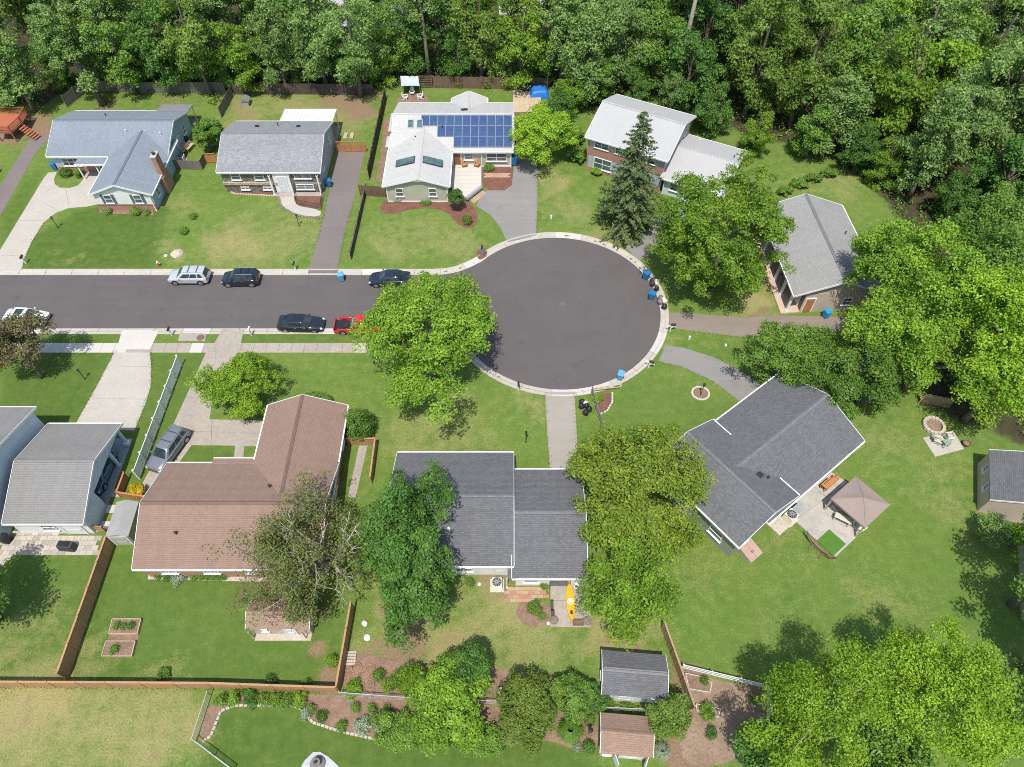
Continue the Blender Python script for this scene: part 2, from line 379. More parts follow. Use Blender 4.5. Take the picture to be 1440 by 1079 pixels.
# ---------------------------------------------------------------- ground with worn, dry and bare patches
def mat_ground():
    m, nt, b = newmat('lawn_ground'); p = world_pos(nt)
    at = N(nt, 'Attribute'); at.attribute_name = 'cover'; sep = N(nt, 'SeparateColor'); nt.links.new(at.outputs['Color'], sep.inputs[0])
    fine = noise(nt, p, 7.0, 5, .75); mid = noise(nt, p, 1.1, 6, .72); big = noise(nt, p, .18, 4, .6)
    g = mixc(nt, ramp(nt, mid, [(.36, 0.0), (.64, 1.0)]), (.08, .16, .027), (.145, .23, .046))
    g = mixc(nt, ramp(nt, big, [(.35, 0.0), (.65, 1.0)]), g, mixc(nt, .5, g, (.195, .24, .06)))
    g = mixc(nt, ramp(nt, fine, [(.36, 0.0), (.62, 1.0)]), mixc(nt, .7, g, (.075, .115, .022)), g)
    mp = N(nt, 'Mapping'); mp.inputs['Scale'].default_value = (.12, 1.7, 1); mp.inputs['Rotation'].default_value = (0, 0, .05); nt.links.new(p, mp.inputs[0])
    stripe = ramp(nt, noise(nt, mp.outputs[0], 1.0, 3), [(.42, 0.0), (.6, 1.0)]); ks = N(nt, 'Math', operation='MULTIPLY'); ks.inputs[1].default_value = .22; nt.links.new(stripe, ks.inputs[0])
    g = mixc(nt, ks.outputs[0], g, (.10, .14, .028))
    dark = mixc(nt, .75, g, mixc(nt, ramp(nt, mid, [(.3, 0.0), (.7, 1.0)]), (.042, .085, .014), (.085, .13, .026))); g = mixc(nt, sep.outputs[2], g, dark)      # well watered turf
    def weight(ch, amp):
        a = N(nt, 'Math', operation='MULTIPLY_ADD'); nt.links.new(mixc(nt, .5, mid, fine), a.inputs[0]); a.inputs[1].default_value = amp
        s_ = N(nt, 'Math', operation='SUBTRACT'); nt.links.new(sep.outputs[ch], s_.inputs[0]); s_.inputs[1].default_value = amp * .5; nt.links.new(s_.outputs[0], a.inputs[2]); return a.outputs[0]
    wd = ramp(nt, weight(0, 2.2), [(.2, 0.0), (.95, 1.0)])
    dry = mixc(nt, ramp(nt, fine, [(.3, 0.0), (.7, 1.0)]), (.20, .18, .07), (.34, .295, .135)); g = mixc(nt, wd, g, dry)
    ws = ramp(nt, weight(1, 1.1), [(.35, 0.0), (.65, 1.0)])
    soil = mixc(nt, ramp(nt, fine, [(.3, 0.0), (.7, 1.0)]), (.14, .09, .055), (.29, .205, .13)); g = mixc(nt, ws, g, soil)
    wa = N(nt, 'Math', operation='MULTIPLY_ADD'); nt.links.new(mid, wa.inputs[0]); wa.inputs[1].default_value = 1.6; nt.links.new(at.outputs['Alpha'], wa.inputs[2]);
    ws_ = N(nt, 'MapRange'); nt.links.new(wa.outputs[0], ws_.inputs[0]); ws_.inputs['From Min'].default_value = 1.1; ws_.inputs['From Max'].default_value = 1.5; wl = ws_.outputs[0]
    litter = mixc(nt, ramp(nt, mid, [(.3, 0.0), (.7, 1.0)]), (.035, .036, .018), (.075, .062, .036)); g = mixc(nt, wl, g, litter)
    nt.links.new(g, b.inputs['Base Color']); b.inputs['Roughness'].default_value = .95; b.inputs['Specular IOR Level'].default_value = .12
    bump(nt, b, fine, .8, .06); return m
WOODS_PX = [(-60, -40), (-60, 140), (60, 150), (105, 118), (320, 126), (500, 128), (575, 118), (765, 122), (800, 130), (830, 160), (880, 122), (980, 150), (1050, 192), (1130, 205),
            (1190, 235), (1215, 250), (1260, 300), (1300, 340), (1330, 400), (1340, 470), (1300, 560), (1340, 590), (1385, 600), (1430, 625), (1600, 640), (1600, -40)]
DRY = [(335, 345, 60, .75), (330, 350, 25, .9), (455, 320, 35, .5), (480, 160, 70, .55), (350, 155, 50, .6), (560, 320, 60, .35), (650, 330, 40, .5), (780, 260, 30, .75), (800, 300, 40, .5), (850, 330, 40, .5),
       (1130, 268, 50, .35), (1180, 260, 40, .5), (1065, 420, 40, .95), (1100, 320, 60, .4), (645, 610, 70, .45), (600, 600, 30, .6), (570, 600, 40, .5), (745, 560, 30, .55), (690, 640, 40, .4), (1240, 620, 60, .4), (1330, 680, 80, .35),
       (1120, 770, 60, .35), (60, 985, 90, .9), (20, 975, 60, 1.), (200, 1000, 90, .6), (230, 1040, 80, .7), (120, 985, 60, .5), (700, 860, 60, .75), (640, 900, 60, .8), (740, 900, 70, .55), (680, 930, 60, .5), (580, 640, 50, .5), (620, 560, 50, .5), (400, 340, 60, .5), (600, 330, 60, .4), (150, 1010, 80, .7), (100, 1050, 80, .6), (880, 300, 30, .5), (770, 240, 20, .6), (420, 150, 60, .6), (560, 890, 60, .8), (760, 880, 40, .6), (860, 880, 60, .8), (890, 905, 50, .9),
       (720, 930, 80, .35), (840, 910, 30, .7), (1000, 800, 80, .3), (1100, 860, 100, .3), (1250, 840, 100, .35), (80, 850, 60, .45), (30, 900, 60, .5), (150, 790, 50, .2), (240, 365, 14, .8), (225, 350, 20, .5), (60, 360, 14, .5), (95, 362, 20, .5), (205, 930, 18, .6),
       (490, 185, 20, .3), (1350, 720, 60, .5), (540, 345, 40, .5), (640, 345, 40, .5), (955, 490, 40, .35), (1240, 850, 60, .5), (400, 300, 50, .35), (250, 290, 35, .45), (940, 320, 25, .6), (890, 345, 25, .5), (1220, 610, 30, .5)]
SOILP = [(505, 150, 40, .75), (480, 145, 60, .55), (345, 158, 40, .45), (235, 150, 30, .5), (150, 155, 40, .5), (60, 190, 30, .95), (30, 180, 40, .9), (640, 895, 30, .45), (900, 890, 22, .75), (880, 905, 18, .6), (550, 870, 30, .6), (460, 945, 28, .9), (470, 930, 20, .7), (560, 930, 60, .7),
         (500, 920, 30, .75), (690, 820, 60, .5), (1000, 1040, 60, .95), (1040, 990, 40, .9), (990, 975, 40, .9), (960, 1060, 40, .8), (650, 830, 25, .5), (325, 352, 12, .5), (1070, 200, 25, .25), (745, 555, 14, .3), (690, 650, 20, .25), (440, 875, 40, .4), (905, 880, 15, .5), (1055, 442, 18, .7),
         (865, 270, 10, .4), (30, 985, 30, .5), (230, 1055, 12, .5), (250, 1040, 10, .5), (200, 1055, 10, .5), (240, 1020, 8, .5), (785, 275, 8, .4), (560, 180, 10, .6), (545, 205, 10, .7), (540, 235, 10, .7)]
LUSH = [[(110, 295), (240, 290), (215, 380), (30, 380), (40, 340)], [(100, 760), (480, 800), (480, 970), (90, 960)], [(300, 990), (640, 990), (840, 1060), (840, 1100), (280, 1100)], [(0, 480), (170, 480), (110, 600), (0, 600)], [(190, 490), (320, 490), (240, 680), (160, 680)],
        [(0, 780), (150, 790), (90, 960), (0, 955)], [(960, 480), (1040, 500), (1000, 520), (930, 500)], [(880, 520), (1050, 570), (960, 620), (860, 600)], [(1000, 800), (1440, 640), (1440, 900), (1000, 940)], [(0, 460), (160, 462), (160, 480), (0, 480)], [(340, 455), (520, 460), (520, 490), (340, 490)],
        [(250, 625), (340, 625), (330, 660), (240, 660)], [(0, 300), (60, 230), (20, 380), (0, 380)]]
def build_ground():
    x0, x1, y0, y1, st = -82, 82, 4, 124, .5
    nx, ny = int((x1 - x0) / st) + 1, int((y1 - y0) / st) + 1
    X, Y = np.meshgrid(np.linspace(x0, x1, nx), np.linspace(y0, y1, ny)); X = X.ravel(); Y = Y.ravel()
    Z = np.where(inside(offset_path(EDGE, .5), X, Y), -.16, 0.0)
    cov = np.zeros((len(X), 4), np.float32)
    WX = X + .9 * np.sin(Y * .9 + 1.3 * np.sin(X * .5)) + .6 * np.sin(X * 1.9 + Y * 1.1); WY = Y + .9 * np.sin(X * .8 + 1.1 * np.sin(Y * .6)) + .6 * np.sin(Y * 2.1 - X * 1.3)
    for ch, lst in ((0, DRY), (1, SOILP)):
        for px, py, r, a in lst:
            c = G(px, py); rr = r * mpp(px, py); d2 = ((WX - c.x) ** 2 + ((WY - c.y) * .95) ** 2) / rr ** 2
            cov[:, ch] = np.maximum(cov[:, ch], a * 1.1 * np.exp(-d2 * 1.1))
    cov[:, 0] = np.maximum(cov[:, 0], .16)
    for poly, st_ in zip(LUSH, (1, .65, .95, .9, .7, .6, .3, .3, .15, .6, .6, .7, .7)):
        k = inside(GP(poly), X, Y); cov[k, 2] = st_; cov[k, 0] = np.maximum(cov[k, 0] - .12, 0)
    for ch in (2,):                     # soft borders where one lawn meets the next
        a = cov[:, ch].reshape(ny, nx)
        for _ in range(3): a = (a + np.roll(a, 1, 0) + np.roll(a, -1, 0) + np.roll(a, 1, 1) + np.roll(a, -1, 1)) / 5
        cov[:, ch] = a.ravel()
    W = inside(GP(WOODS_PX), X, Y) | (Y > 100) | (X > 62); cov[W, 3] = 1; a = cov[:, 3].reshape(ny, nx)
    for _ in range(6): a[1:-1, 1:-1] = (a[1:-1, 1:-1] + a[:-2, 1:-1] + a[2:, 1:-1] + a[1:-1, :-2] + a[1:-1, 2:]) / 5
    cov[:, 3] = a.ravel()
    V = np.stack([X, Y, Z], 1)
    i = np.arange(nx * ny).reshape(ny, nx); F = np.stack([i[:-1, :-1], i[:-1, 1:], i[1:, 1:], i[1:, :-1]], -1).reshape(-1, 4)
    b = 2500.0; ring = [(-b, -b), (b, -b), (b, b), (-b, b)]; inner = [i[0, 0], i[0, -1], i[-1, -1], i[-1, 0]]; k = len(V)
    V = np.vstack([V, [(x, y, 0.0) for x, y in ring]]); cov = np.vstack([cov, np.tile([.2, 0, 0, 1], (4, 1))])
    Fl = F.tolist() + [(k, k + 1, inner[1], inner[0]), (k + 1, k + 2, inner[2], inner[1]), (k + 2, k + 3, inner[3], inner[2]), (k + 3, k, inner[0], inner[3])]
    me = bpy.data.meshes.new('ground'); me.from_pydata(V.tolist(), [], Fl)
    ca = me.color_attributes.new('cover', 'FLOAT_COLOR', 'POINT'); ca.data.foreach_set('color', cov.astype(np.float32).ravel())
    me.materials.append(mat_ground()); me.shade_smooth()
    return link('ground', me)
ground = struct(build_ground(), 'mown lawns with dry patches and bare soil', 'lawn')

# ---------------------------------------------------------------- kerb in cast sections
def build_kerb():
    k = link('kerb', None); struct(k, 'pale concrete kerb and gutter round the street', 'kerb')
    path = [Vector(p) for p in EDGE if p[0] > -99]; L = [0.0]
    for a, b in zip(path, path[1:]): L.append(L[-1] + (b - a).length)
    def at(s):
        s = min(max(s, 0), L[-1] - 1e-4); i = max(j for j in range(len(L)) if L[j] <= s); i = min(i, len(path) - 2)
        t = (s - L[i]) / (L[i + 1] - L[i]); return path[i].lerp(path[i + 1], t)
    prof = [(.02, RZ + .006), (-.40, RZ + .03), (-.52, RZ + .105), (-.62, .012), (-.86, .02), (-.88, -.03)]
    n = int(L[-1] / 3.0); mats = [M_KERB, M_CONC, M_CONC_NEW, M_KERB]
    for j in range(n):
        s0, s1 = L[-1] * j / n + .012, L[-1] * (j + 1) / n - .012; mb = MB(); m_ = 6; vs = []
        for q in range(m_ + 1):
            s = s0 + (s1 - s0) * q / m_; p = at(s); t = (at(s + .3) - at(s - .3)).normalized(); nrm = Vector((t.y, -t.x))
            for o, z in prof: r_ = p + nrm * o; vs.append((r_.x, r_.y, z))
        np_ = len(prof); fs = [(q * np_ + i, q * np_ + i + 1, (q + 1) * np_ + i + 1, (q + 1) * np_ + i) for q in range(m_) for i in range(np_ - 1)]
        fs += [tuple(range(np_)), tuple(reversed(range(m_ * np_, m_ * np_ + np_)))]
        mb.add(vs, fs); mb.build('kerb_section', random.choice(mats), k)
build_kerb()

# ---------------------------------------------------------------- slabs, drives, paths, beds
def slabs(name, label, cat, A, B, width, n, mat, z=.03, gap=.02, alt=None):
    """row of cast slabs from A to B (centre line)"""
    o = link(name, None); struct(o, label, cat); A, B = Vector(A), Vector(B); d = (B - A) / n; L = d.length; rz = math.atan2(d.y, d.x)
    me = {}
    for i in range(n):
        mt = (alt or {}).get(i, mat); c = A + d * (i + .5)
        key = mt.name
        if key not in me:
            s_ = MB().box((0, 0, 0), (L - gap, width, .1)).build('paving_slab', mt, o, bevel=.008); me[key] = s_.data
        else: s_ = link('paving_slab', me[key], o)
        s_.location = (c.x, c.y, z - .05 + random.uniform(-.004, .004)); s_.rotation_euler.z = rz + random.uniform(-.003, .003)
    return o
pw = slabs('pavement', 'concrete pavement of square slabs beside the lawns', 'pavement', (-98, 47.45), G(517, 489.5).to_2d(), 1.3, 62, M_CONC_OLD, alt={i: M_CONC_NEW for i in range(31, 43)} | {48: M_CONC_NEW, 61: M_CONC})

def cut_drive(name, label, poly, mat, z=.024, rows=None, cat='driveway', gap=.03, piece='concrete_panel'):
    """drive poured in panels: the outline is cut by straight joints given as pixel lines"""
    o = link(name, None); struct(o, label, cat)
    bm = bmesh.new(); f = bm.faces.new([bm.verts.new((p[0], p[1], 0)) for p in poly])
    for a, b in rows or []:
        a, b = Vector(a), Vector(b); d = (b - a).normalized(); nrm = Vector((-d.y, d.x, 0))
        bmesh.ops.bisect_plane(bm, geom=bm.verts[:] + bm.edges[:] + bm.faces[:], plane_co=(a.x, a.y, 0), plane_no=nrm)
    for f in bm.faces:
        P = [v.co.to_2d() for v in f.verts]; c = sum(P, Vector((0, 0))) / len(P)
        Q = [p + (c - p).normalized() * gap * .7 for p in P]
        MB().prism([(p.x, p.y) for p in Q], z - .1, z + random.uniform(-.003, .003)).build(piece, mat, o)
    bm.free(); return o
def px_lines(lst): return [tuple(GP(l)) for l in lst]
cut_drive('driveway', 'pale concrete driveway curving up to the blue house', GP([(-2, 381), (0, 352), (62, 250), (68, 243), (80, 242), (76, 252), (77, 259), (84, 264), (97, 265), (110, 261), (119, 250), (119, 243), (140, 243), (140, 287), (122, 291), (97, 293), (80, 299), (62, 313), (45, 340), (34, 365), (31, 380)]), M_CONC,
          rows=px_lines([[(0, 359), (40, 361)], [(20, 310), (70, 311)], [(50, 279), (90, 302)], [(92, 262), (98, 296)]]))
cut_drive('driveway', 'wide pale concrete driveway leading down to the carport', GP([(163, 491.5), (211, 492), (213, 520), (212, 545), (204, 570), (190, 604), (188, 606), (104, 600), (135, 545)]), M_CONC,
          rows=px_lines([[(150, 515), (215, 516)], [(120, 560), (215, 562)]]))
cut_drive('driveway', 'fresh white concrete apron crossing the verge', GP([(172, 464), (224, 465.5), (211, 492), (211, 480), (163, 491.5), (170, 478)][:3] + [(164, 491.3)]), M_CONC_NEW, z=.036)
cut_drive('driveway', 'beige concrete driveway beside the brown roofed house', GP([(313, 463), (343, 464), (338, 490), (322, 515), (300, 560), (295, 590), (372, 592), (363, 624), (362, 628), (270, 626), (258, 643), (235, 676), (200, 705), (190, 700), (240, 605), (292, 491), (302, 482)]), M_CONC_OLD, z=.035,
          rows=px_lines([[(285, 492), (345, 494)], [(262, 560), (375, 562)], [(240, 606), (400, 611)], [(300, 560), (296, 640)]]))
cut_drive('driveway', 'short concrete apron with a manhole on the verge', GP([(253, 468), (290, 469), (289, 480), (250, 480)]), M_CONC_OLD, z=.028)
cut_drive('path', 'narrow concrete path across the front lawn', GP([(331, 626), (344, 626), (342, 648), (328, 648)]), M_CONC_OLD, z=.03, cat='path')
struct(sheet('driveway', GP([(-4, 312), (50, 216), (72, 190), (46, 190), (20, 230), (-30, 310)]), .012, M_DRIVE), 'old asphalt driveway at the left edge', 'driveway')
struct(sheet('driveway', GP([(476, 211), (514, 211), (507, 240), (497, 285), (484, 330), (474, 384), (433, 384), (446, 340), (456, 300), (466, 250)]), .014, M_DRIVE), 'purplish worn asphalt driveway beside the stone fronted house', 'driveway')
struct(sheet('driveway', GP([(676, 270), (718, 262), (726, 222), (756, 222), (756, 290), (754, 331), (713, 341), (704, 320), (690, 303), (670, 290)]), .014, M_DRIVE_G), 'grey asphalt driveway below the solar roof house', 'driveway')
struct(sheet('driveway', GP([(880, 347), (905, 330), (925, 310), (945, 290), (965, 282), (975, 300), (955, 325), (920, 352), (898, 368)]), .014, M_DRIVE_G), 'grey asphalt driveway under the large round tree', 'driveway')
struct(sheet('driveway', GP([(938, 440), (960, 440), (1050, 447), (1090, 444), (1200, 446), (1205, 462), (1130, 472), (1040, 474), (975, 466), (944, 461)]), .014, M_DRIVE_B), 'brown gravelly driveway to the columned house', 'driveway')
struct(sheet('driveway', GP([(936, 486), (960, 489), (1005, 503), (1040, 520), (1075, 545), (1050, 572), (1000, 535), (960, 517), (926, 509)]), .014, M_DRIVE_G), 'grey asphalt driveway curving to the charcoal roofed house', 'driveway')
struct(sheet('driveway', GP([(766, 552), (808, 551), (810, 590), (812, 625), (806, 665), (774, 662), (770, 620)]), .014, mat_asphalt('asphalt_drive_pale', (.26, .235, .205), .15)), 'pale straight driveway below the turning circle', 'driveway')
# ---------------------------------------------------------------- house kit (local coordinates of the house)
def window(par, x, y, z, w, h, face='S', shutters=None, panes=2, frame=None, sill=True):
    """face: which way the wall looks. centre at x,y,z"""
    rz = {'S': 0, 'E': R(90), 'N': R(180), 'W': R(-90)}[face]; t = .07; f = MB()
    f.box((-w / 2 + t / 2, -.03, 0), (t, .1, h)); f.box((w / 2 - t / 2, -.03, 0), (t, .1, h))
    f.box((0, -.03, h / 2 - t / 2), (w - 2 * t, .1, t)); f.box((0, -.03, -h / 2 + t / 2), (w - 2 * t, .1, t))
    if panes >= 2: f.box((0, -.028, 0), (w - 2 * t, .08, .05))
    for i in range(1, max(1, panes - 1)): f.box((-w / 2 + w * i / (panes - 1), -.026, 0), (.06, .07, h - 2 * t))
    o = f.build('window', frame or M_WHITE, par, loc=(x, y, z), rz=rz)
    MB().box((0, -.012, 0), (w - 2 * t, .02, h - 2 * t)).build('pane', M_GLASS, o)
    if sill: MB().box((0, -.07, -h / 2 - .03), (w + .16, .18, .06)).build('sill', frame or M_WHITE, o)
    if shutters:
        for s in (-1, 1):
            sb = MB().box((s * (w / 2 + .19), -.03, 0), (.32, .05, h + .1))
            for q in range(9): sb.box((s * (w / 2 + .19), -.06, -h / 2 + .1 + q * (h - .2) / 8), (.26, .02, .06), rx=.4)
            sb.build('shutter', shutters, o)
    return o
def door(par, x, y, z, w, h, face='S', mat=None):
    rz = {'S': 0, 'E': R(90), 'N': R(180), 'W': R(-90)}[face]
    d = MB().box((0, -.03, h / 2), (w, .07, h)); d.box((0, -.07, h * .28), (w * .7, .02, h * .34)); d.box((0, -.07, h * .72), (w * .7, .02, h * .34))
    o = d.build('door', mat or M_WHITE, par, loc=(x, y, z), rz=rz)
    MB().box((w / 2 - .12, -.1, h * .46), (.04, .07, .16)).build('handle', M_ALU, o)
    f = MB(); f.box((-w / 2 - .06, -.04, h / 2), (.12, .12, h + .12)); f.box((w / 2 + .06, -.04, h / 2), (.12, .12, h + .12)); f.box((0, -.04, h + .06), (w, .12, .12)); f.build('door_frame', M_WHITE, o)
    return o
def gable(par, x0, x1, y0, y1, eave, ridge, axis='x', oh=.35, wall=None, roof=None, z0=0.0, trim=True, walls=True, rake=True, rx=None, gutter=True, thick=.13):
    """x0..y1 = outer edge of the roof. walls stand inside by the overhang"""
    if axis == 'y':      # build along x in a turned frame
        T = lambda p: (p[1], p[0], p[2]); a0, a1, b0, b1 = y0, y1, x0, x1
    else: T = lambda p: p; a0, a1, b0, b1 = x0, x1, y0, y1
    mid = (b0 + b1) / 2 if rx is None else rx
    flip = axis == 'y'
    def addq(mb, vs, fs):
        mb.add([T(v) for v in vs], [tuple(reversed(f)) for f in fs] if flip else fs)
    def zat(b): return eave + (ridge - eave) * ((b - b0) / (mid - b0) if b <= mid else (b1 - b) / (b1 - mid))
    rf = MB()
    for s, e in ((b0, mid), (b1, mid)):
        vs = []
        for a in (a0, a1): vs += [(a, s, eave), (a, e, ridge), (a, e, ridge - thick), (a, s, eave - thick)]
        fs = [(0, 4, 5, 1), (2, 6, 7, 3), (3, 7, 4, 0), (0, 1, 2, 3), (5, 4, 7, 6)]
        if s > e: fs = [tuple(reversed(f)) for f in fs]
        addq(rf, vs, fs)
    ro = rf.build('roof', roof, par)
    cap = MB(); d = (ridge - eave) / (mid - b0); cw = .17
    pr = [(mid - cw, ridge - cw * d - .02), (mid - cw, ridge - cw * d + .06), (mid, ridge + .075), (mid + cw, ridge - cw * d + .06), (mid + cw, ridge - cw * d - .02)]
    vs = [(a0 + .01, b, z) for b, z in pr] + [(a1 - .01, b, z) for b, z in pr]
    addq(cap, vs, [(i, 5 + i, 6 + i, i + 1) for i in range(4)] + [(0, 1, 2, 3, 4), (9, 8, 7, 6, 5)])
    cap.build('ridge_cap', CAPS.get(roof.name, roof), ro)
    if trim:
        for b, sgn in ((b0, -1), (b1, 1)):
            if not gutter: break
            g = MB(); vs = [(a0, b, eave - thick - .09), (a1, b, eave - thick - .09), (a1, b + sgn * .11, eave - thick - .09), (a0, b + sgn * .11, eave - thick - .09),
                            (a0, b, eave - .03), (a1, b, eave - .03), (a1, b + sgn * .13, eave - .03), (a0, b + sgn * .13, eave - .03)]
            fs = [(3, 2, 1, 0), (4, 5, 6, 7), (0, 1, 5, 4), (1, 2, 6, 5), (2, 3, 7, 6), (3, 0, 4, 7)]
            if sgn < 0: fs = [tuple(reversed(f)) for f in fs]
            addq(g, vs, fs); g.build('gutter', M_WHITE, ro)
        if rake:
            for a, sgn in ((a0, -1), (a1, 1)):
                g = MB()
                for s in (b0, b1):
                    p = Vector(T((a + sgn * .02, s, eave - thick * .55))); q = Vector(T((a + sgn * .02, mid, ridge - thick * .55))); g.bar(p, q, .04, thick + .1)
                g.build('rake_board', M_WHITE, ro)
    if walls:
        wb = MB(); A0, A1, B0, B1 = a0 + oh, a1 - oh, b0 + oh, b1 - oh
        prof = [(B0, z0), (B1, z0), (B1, zat(B1) - thick - .02), (mid, ridge - thick - .02), (B0, zat(B0) - thick - .02)]
        vs = [(A0, b, z) for b, z in prof] + [(A1, b, z) for b, z in prof]
        fs = [(4, 3, 2, 1, 0), (5, 6, 7, 8, 9)] + [(i, (i + 1) % 5, 5 + (i + 1) % 5, 5 + i) for i in range(5)]
        addq(wb, vs, [tuple(f) for f in fs]); wb.build('wall', wall, par)
    return ro
CAPS = {SH_H.name: mat_shingle('ridge_brown', (.17, .11, .09), .2), SH_A.name: mat_shingle('ridge_blue', (.15, .17, .2), .2), SH_I.name: mat_shingle('ridge_lightgrey', (.21, .2, .19), .2), SH_E.name: mat_shingle('ridge_stone', (.17, .17, .165), .2), SH_D.name: mat_shingle('ridge_white', (.36, .36, .35), .2), SH_F.name: mat_shingle('ridge_charcoal', (.16, .16, .165), .3), SH_B.name: mat_shingle('ridge_mottled', (.18, .185, .19), .3)}
def house(label, loc=(0, 0, 0), rz=0.0, name='house'): return thing(name, label, 'house', loc, rz)
def vent(par, x, y, z, h=.35, r=.06, mat=None): MB().cyl((0, 0), r, -.3, h, 8).cyl((0, 0), r * 1.6, h, h + .05, 8).build('vent_pipe', mat or M_DARK, par, loc=(x, y, z), smooth=True)
def boxvent(par, x, y, z, slope=0.0): MB().box((0, 0, .08), (.4, .4, .16), rx=slope).box((0, -.02, .18), (.48, .48, .04), rx=slope).build('roof_vent', M_DARK, par, loc=(x, y, z))
def post(par, x, y, z0, z1, w=.14, mat=None, name='post'):
    b = MB().box((x, y, (z0 + z1) / 2), (w, w, z1 - z0)); b.box((x, y, z0 + .08), (w * 1.5, w * 1.5, .16)); b.box((x, y, z1 - .06), (w * 1.4, w * 1.4, .12)); return b.build(name, mat or M_WHITE, par)

# ======== blue house, top left
def house_a():
    o = house('blue house with blue grey roof, front gable and brick chimney', (-51.4, 76, 0))
    X = lambda x: x + 51.4; Y = lambda y: y - 76
    gable(o, X(-59.2), X(-43.7), Y(76.7), Y(86.7), 2.6, 4.45, 'x', wall=SD_BLUE, roof=SH_A)
    gable(o, X(-51.15), X(-43.5), Y(69.15), Y(80.2), 2.6, 4.0, 'y', wall=SD_BLUE, roof=SH_A, rx=X(-47.5))
    MB().bx(X(-50.82), X(-43.84), Y(69.47), Y(69.6), .85, 2.45).add([(X(-50.8), Y(69.48), 2.4), (X(-43.87), Y(69.48), 2.4), (X(-47.5), Y(69.48), 3.75)], [(0, 1, 2)]).build('gable_wall', SD_WHITE, o)
    MB().bx(X(-50.84), X(-43.82), Y(69.38), Y(69.62), 0, .85).build('brick_skirt', M_BRICK, o)
    MB().bx(X(-50.9), X(-43.78), Y(69.34), Y(69.6), .85, .91).build('brick_ledge', M_BRICK_D, o)
    for x in (-49.2, -45.6): window(o, X(x), Y(69.47), 1.7, .95, 1.25, 'S', mat_plain('shutter_slate', (.10, .13, .155), .5))
    # recessed front with brick skirt, windows, door, porch posts
    MB().bx(X(-58.8), X(-51), Y(76.92), Y(77.1), 0, .8).build('brick_skirt', M_BRICK, o)
    window(o, X(-56.6), Y(77.0), 1.55, 2.3, 1.2, 'S', panes=4)
    MB().bx(X(-54.6), X(-51.1), Y(76.9), Y(77.06), 0, 2.3).build('porch_wall', M_BRICK, o)
    door(o, X(-52.7), Y(76.88), 0.02, .95, 2.05, 'S', mat_plain('door_dark', (.06, .05, .05)))
    window(o, X(-51.75), Y(76.88), 1.4, .6, 1.2, 'S')
    MB().bx(X(-55.1), X(-51.0), Y(75.2), Y(76.9), 2.36, 2.48).build('porch_roof', SH_A, o)
    MB().bx(X(-55.1), X(-51.0), Y(75.08), Y(75.18), 2.3, 2.5).build('fascia', M_WHITE, o)
    for x in (-54.9, -52.6): post(o, X(x), Y(75.35), .03, 2.34)
    MB().bx(X(-55.1), X(-51.1), Y(75.1), Y(76.88), 0, .06).build('porch_floor', M_CONC, o)
    # east side openings
    window(o, X(-44.05), Y(79.6), 1.4, .7, 1.0, 'E'); door(o, X(-44.05), Y(81.3), .1, .9, 2.0, 'E', SD_BLUE); window(o, X(-44.05), Y(83.9), 1.6, 1.0, 1.2, 'E'); window(o, X(-43.84), Y(71.2), 1.5, .8, 1.2, 'E')
    # chimney
    c = MB().bx(X(-43.83), X(-43.2), Y(72.6), Y(74.6), 0, 2.3).bx(X(-43.83), X(-43.25), Y(73.0), Y(74.2), 2.3, 5.0).build('chimney', M_BRICK, o)
    MB().bx(X(-43.9), X(-43.17), Y(72.93), Y(74.27), 5.0, 5.12).build('chimney_cap', M_CONC, c); MB().lathe([(.2, 5.12), (.2, 5.4), (.12, 5.45)], 10, (X(-43.54), Y(73.6))).build('flue', M_DARK, c)
    # rear porch roof
    MB().add([(X(-48), Y(86.4), 2.75), (X(-43.75), Y(86.4), 2.75), (X(-43.75), Y(88.6), 2.35), (X(-48), Y(88.6), 2.35), (X(-48), Y(86.4), 2.65), (X(-43.75), Y(86.4), 2.65), (X(-43.75), Y(88.6), 2.25), (X(-48), Y(88.6), 2.25)],
             [(0, 1, 2, 3), (7, 6, 5, 4), (0, 4, 5, 1), (1, 5, 6, 2), (2, 6, 7, 3), (3, 7, 4, 0)]).build('porch_roof', mat_plain('roof_felt_grey', (.20, .20, .205), .8), o)
    for x in (-47.8, -45.8, -43.95): post(o, X(x), Y(88.4), 0, 2.26, .11)
    MB().bx(X(-48), X(-43.75), Y(86.4), Y(88.6), 0, .12).build('porch_floor', M_CONC_OLD, o)
    vent(o, X(-53.5), Y(83.9), 3.6); vent(o, X(-49.5), Y(80), 3.85, mat=M_WHITE); vent(o, X(-45), Y(79.6), 3.7, mat=M_WHITE)
    post(o, X(-43.95), Y(69.3), 0, 2.4, .1, name='downpipe')
house_a()

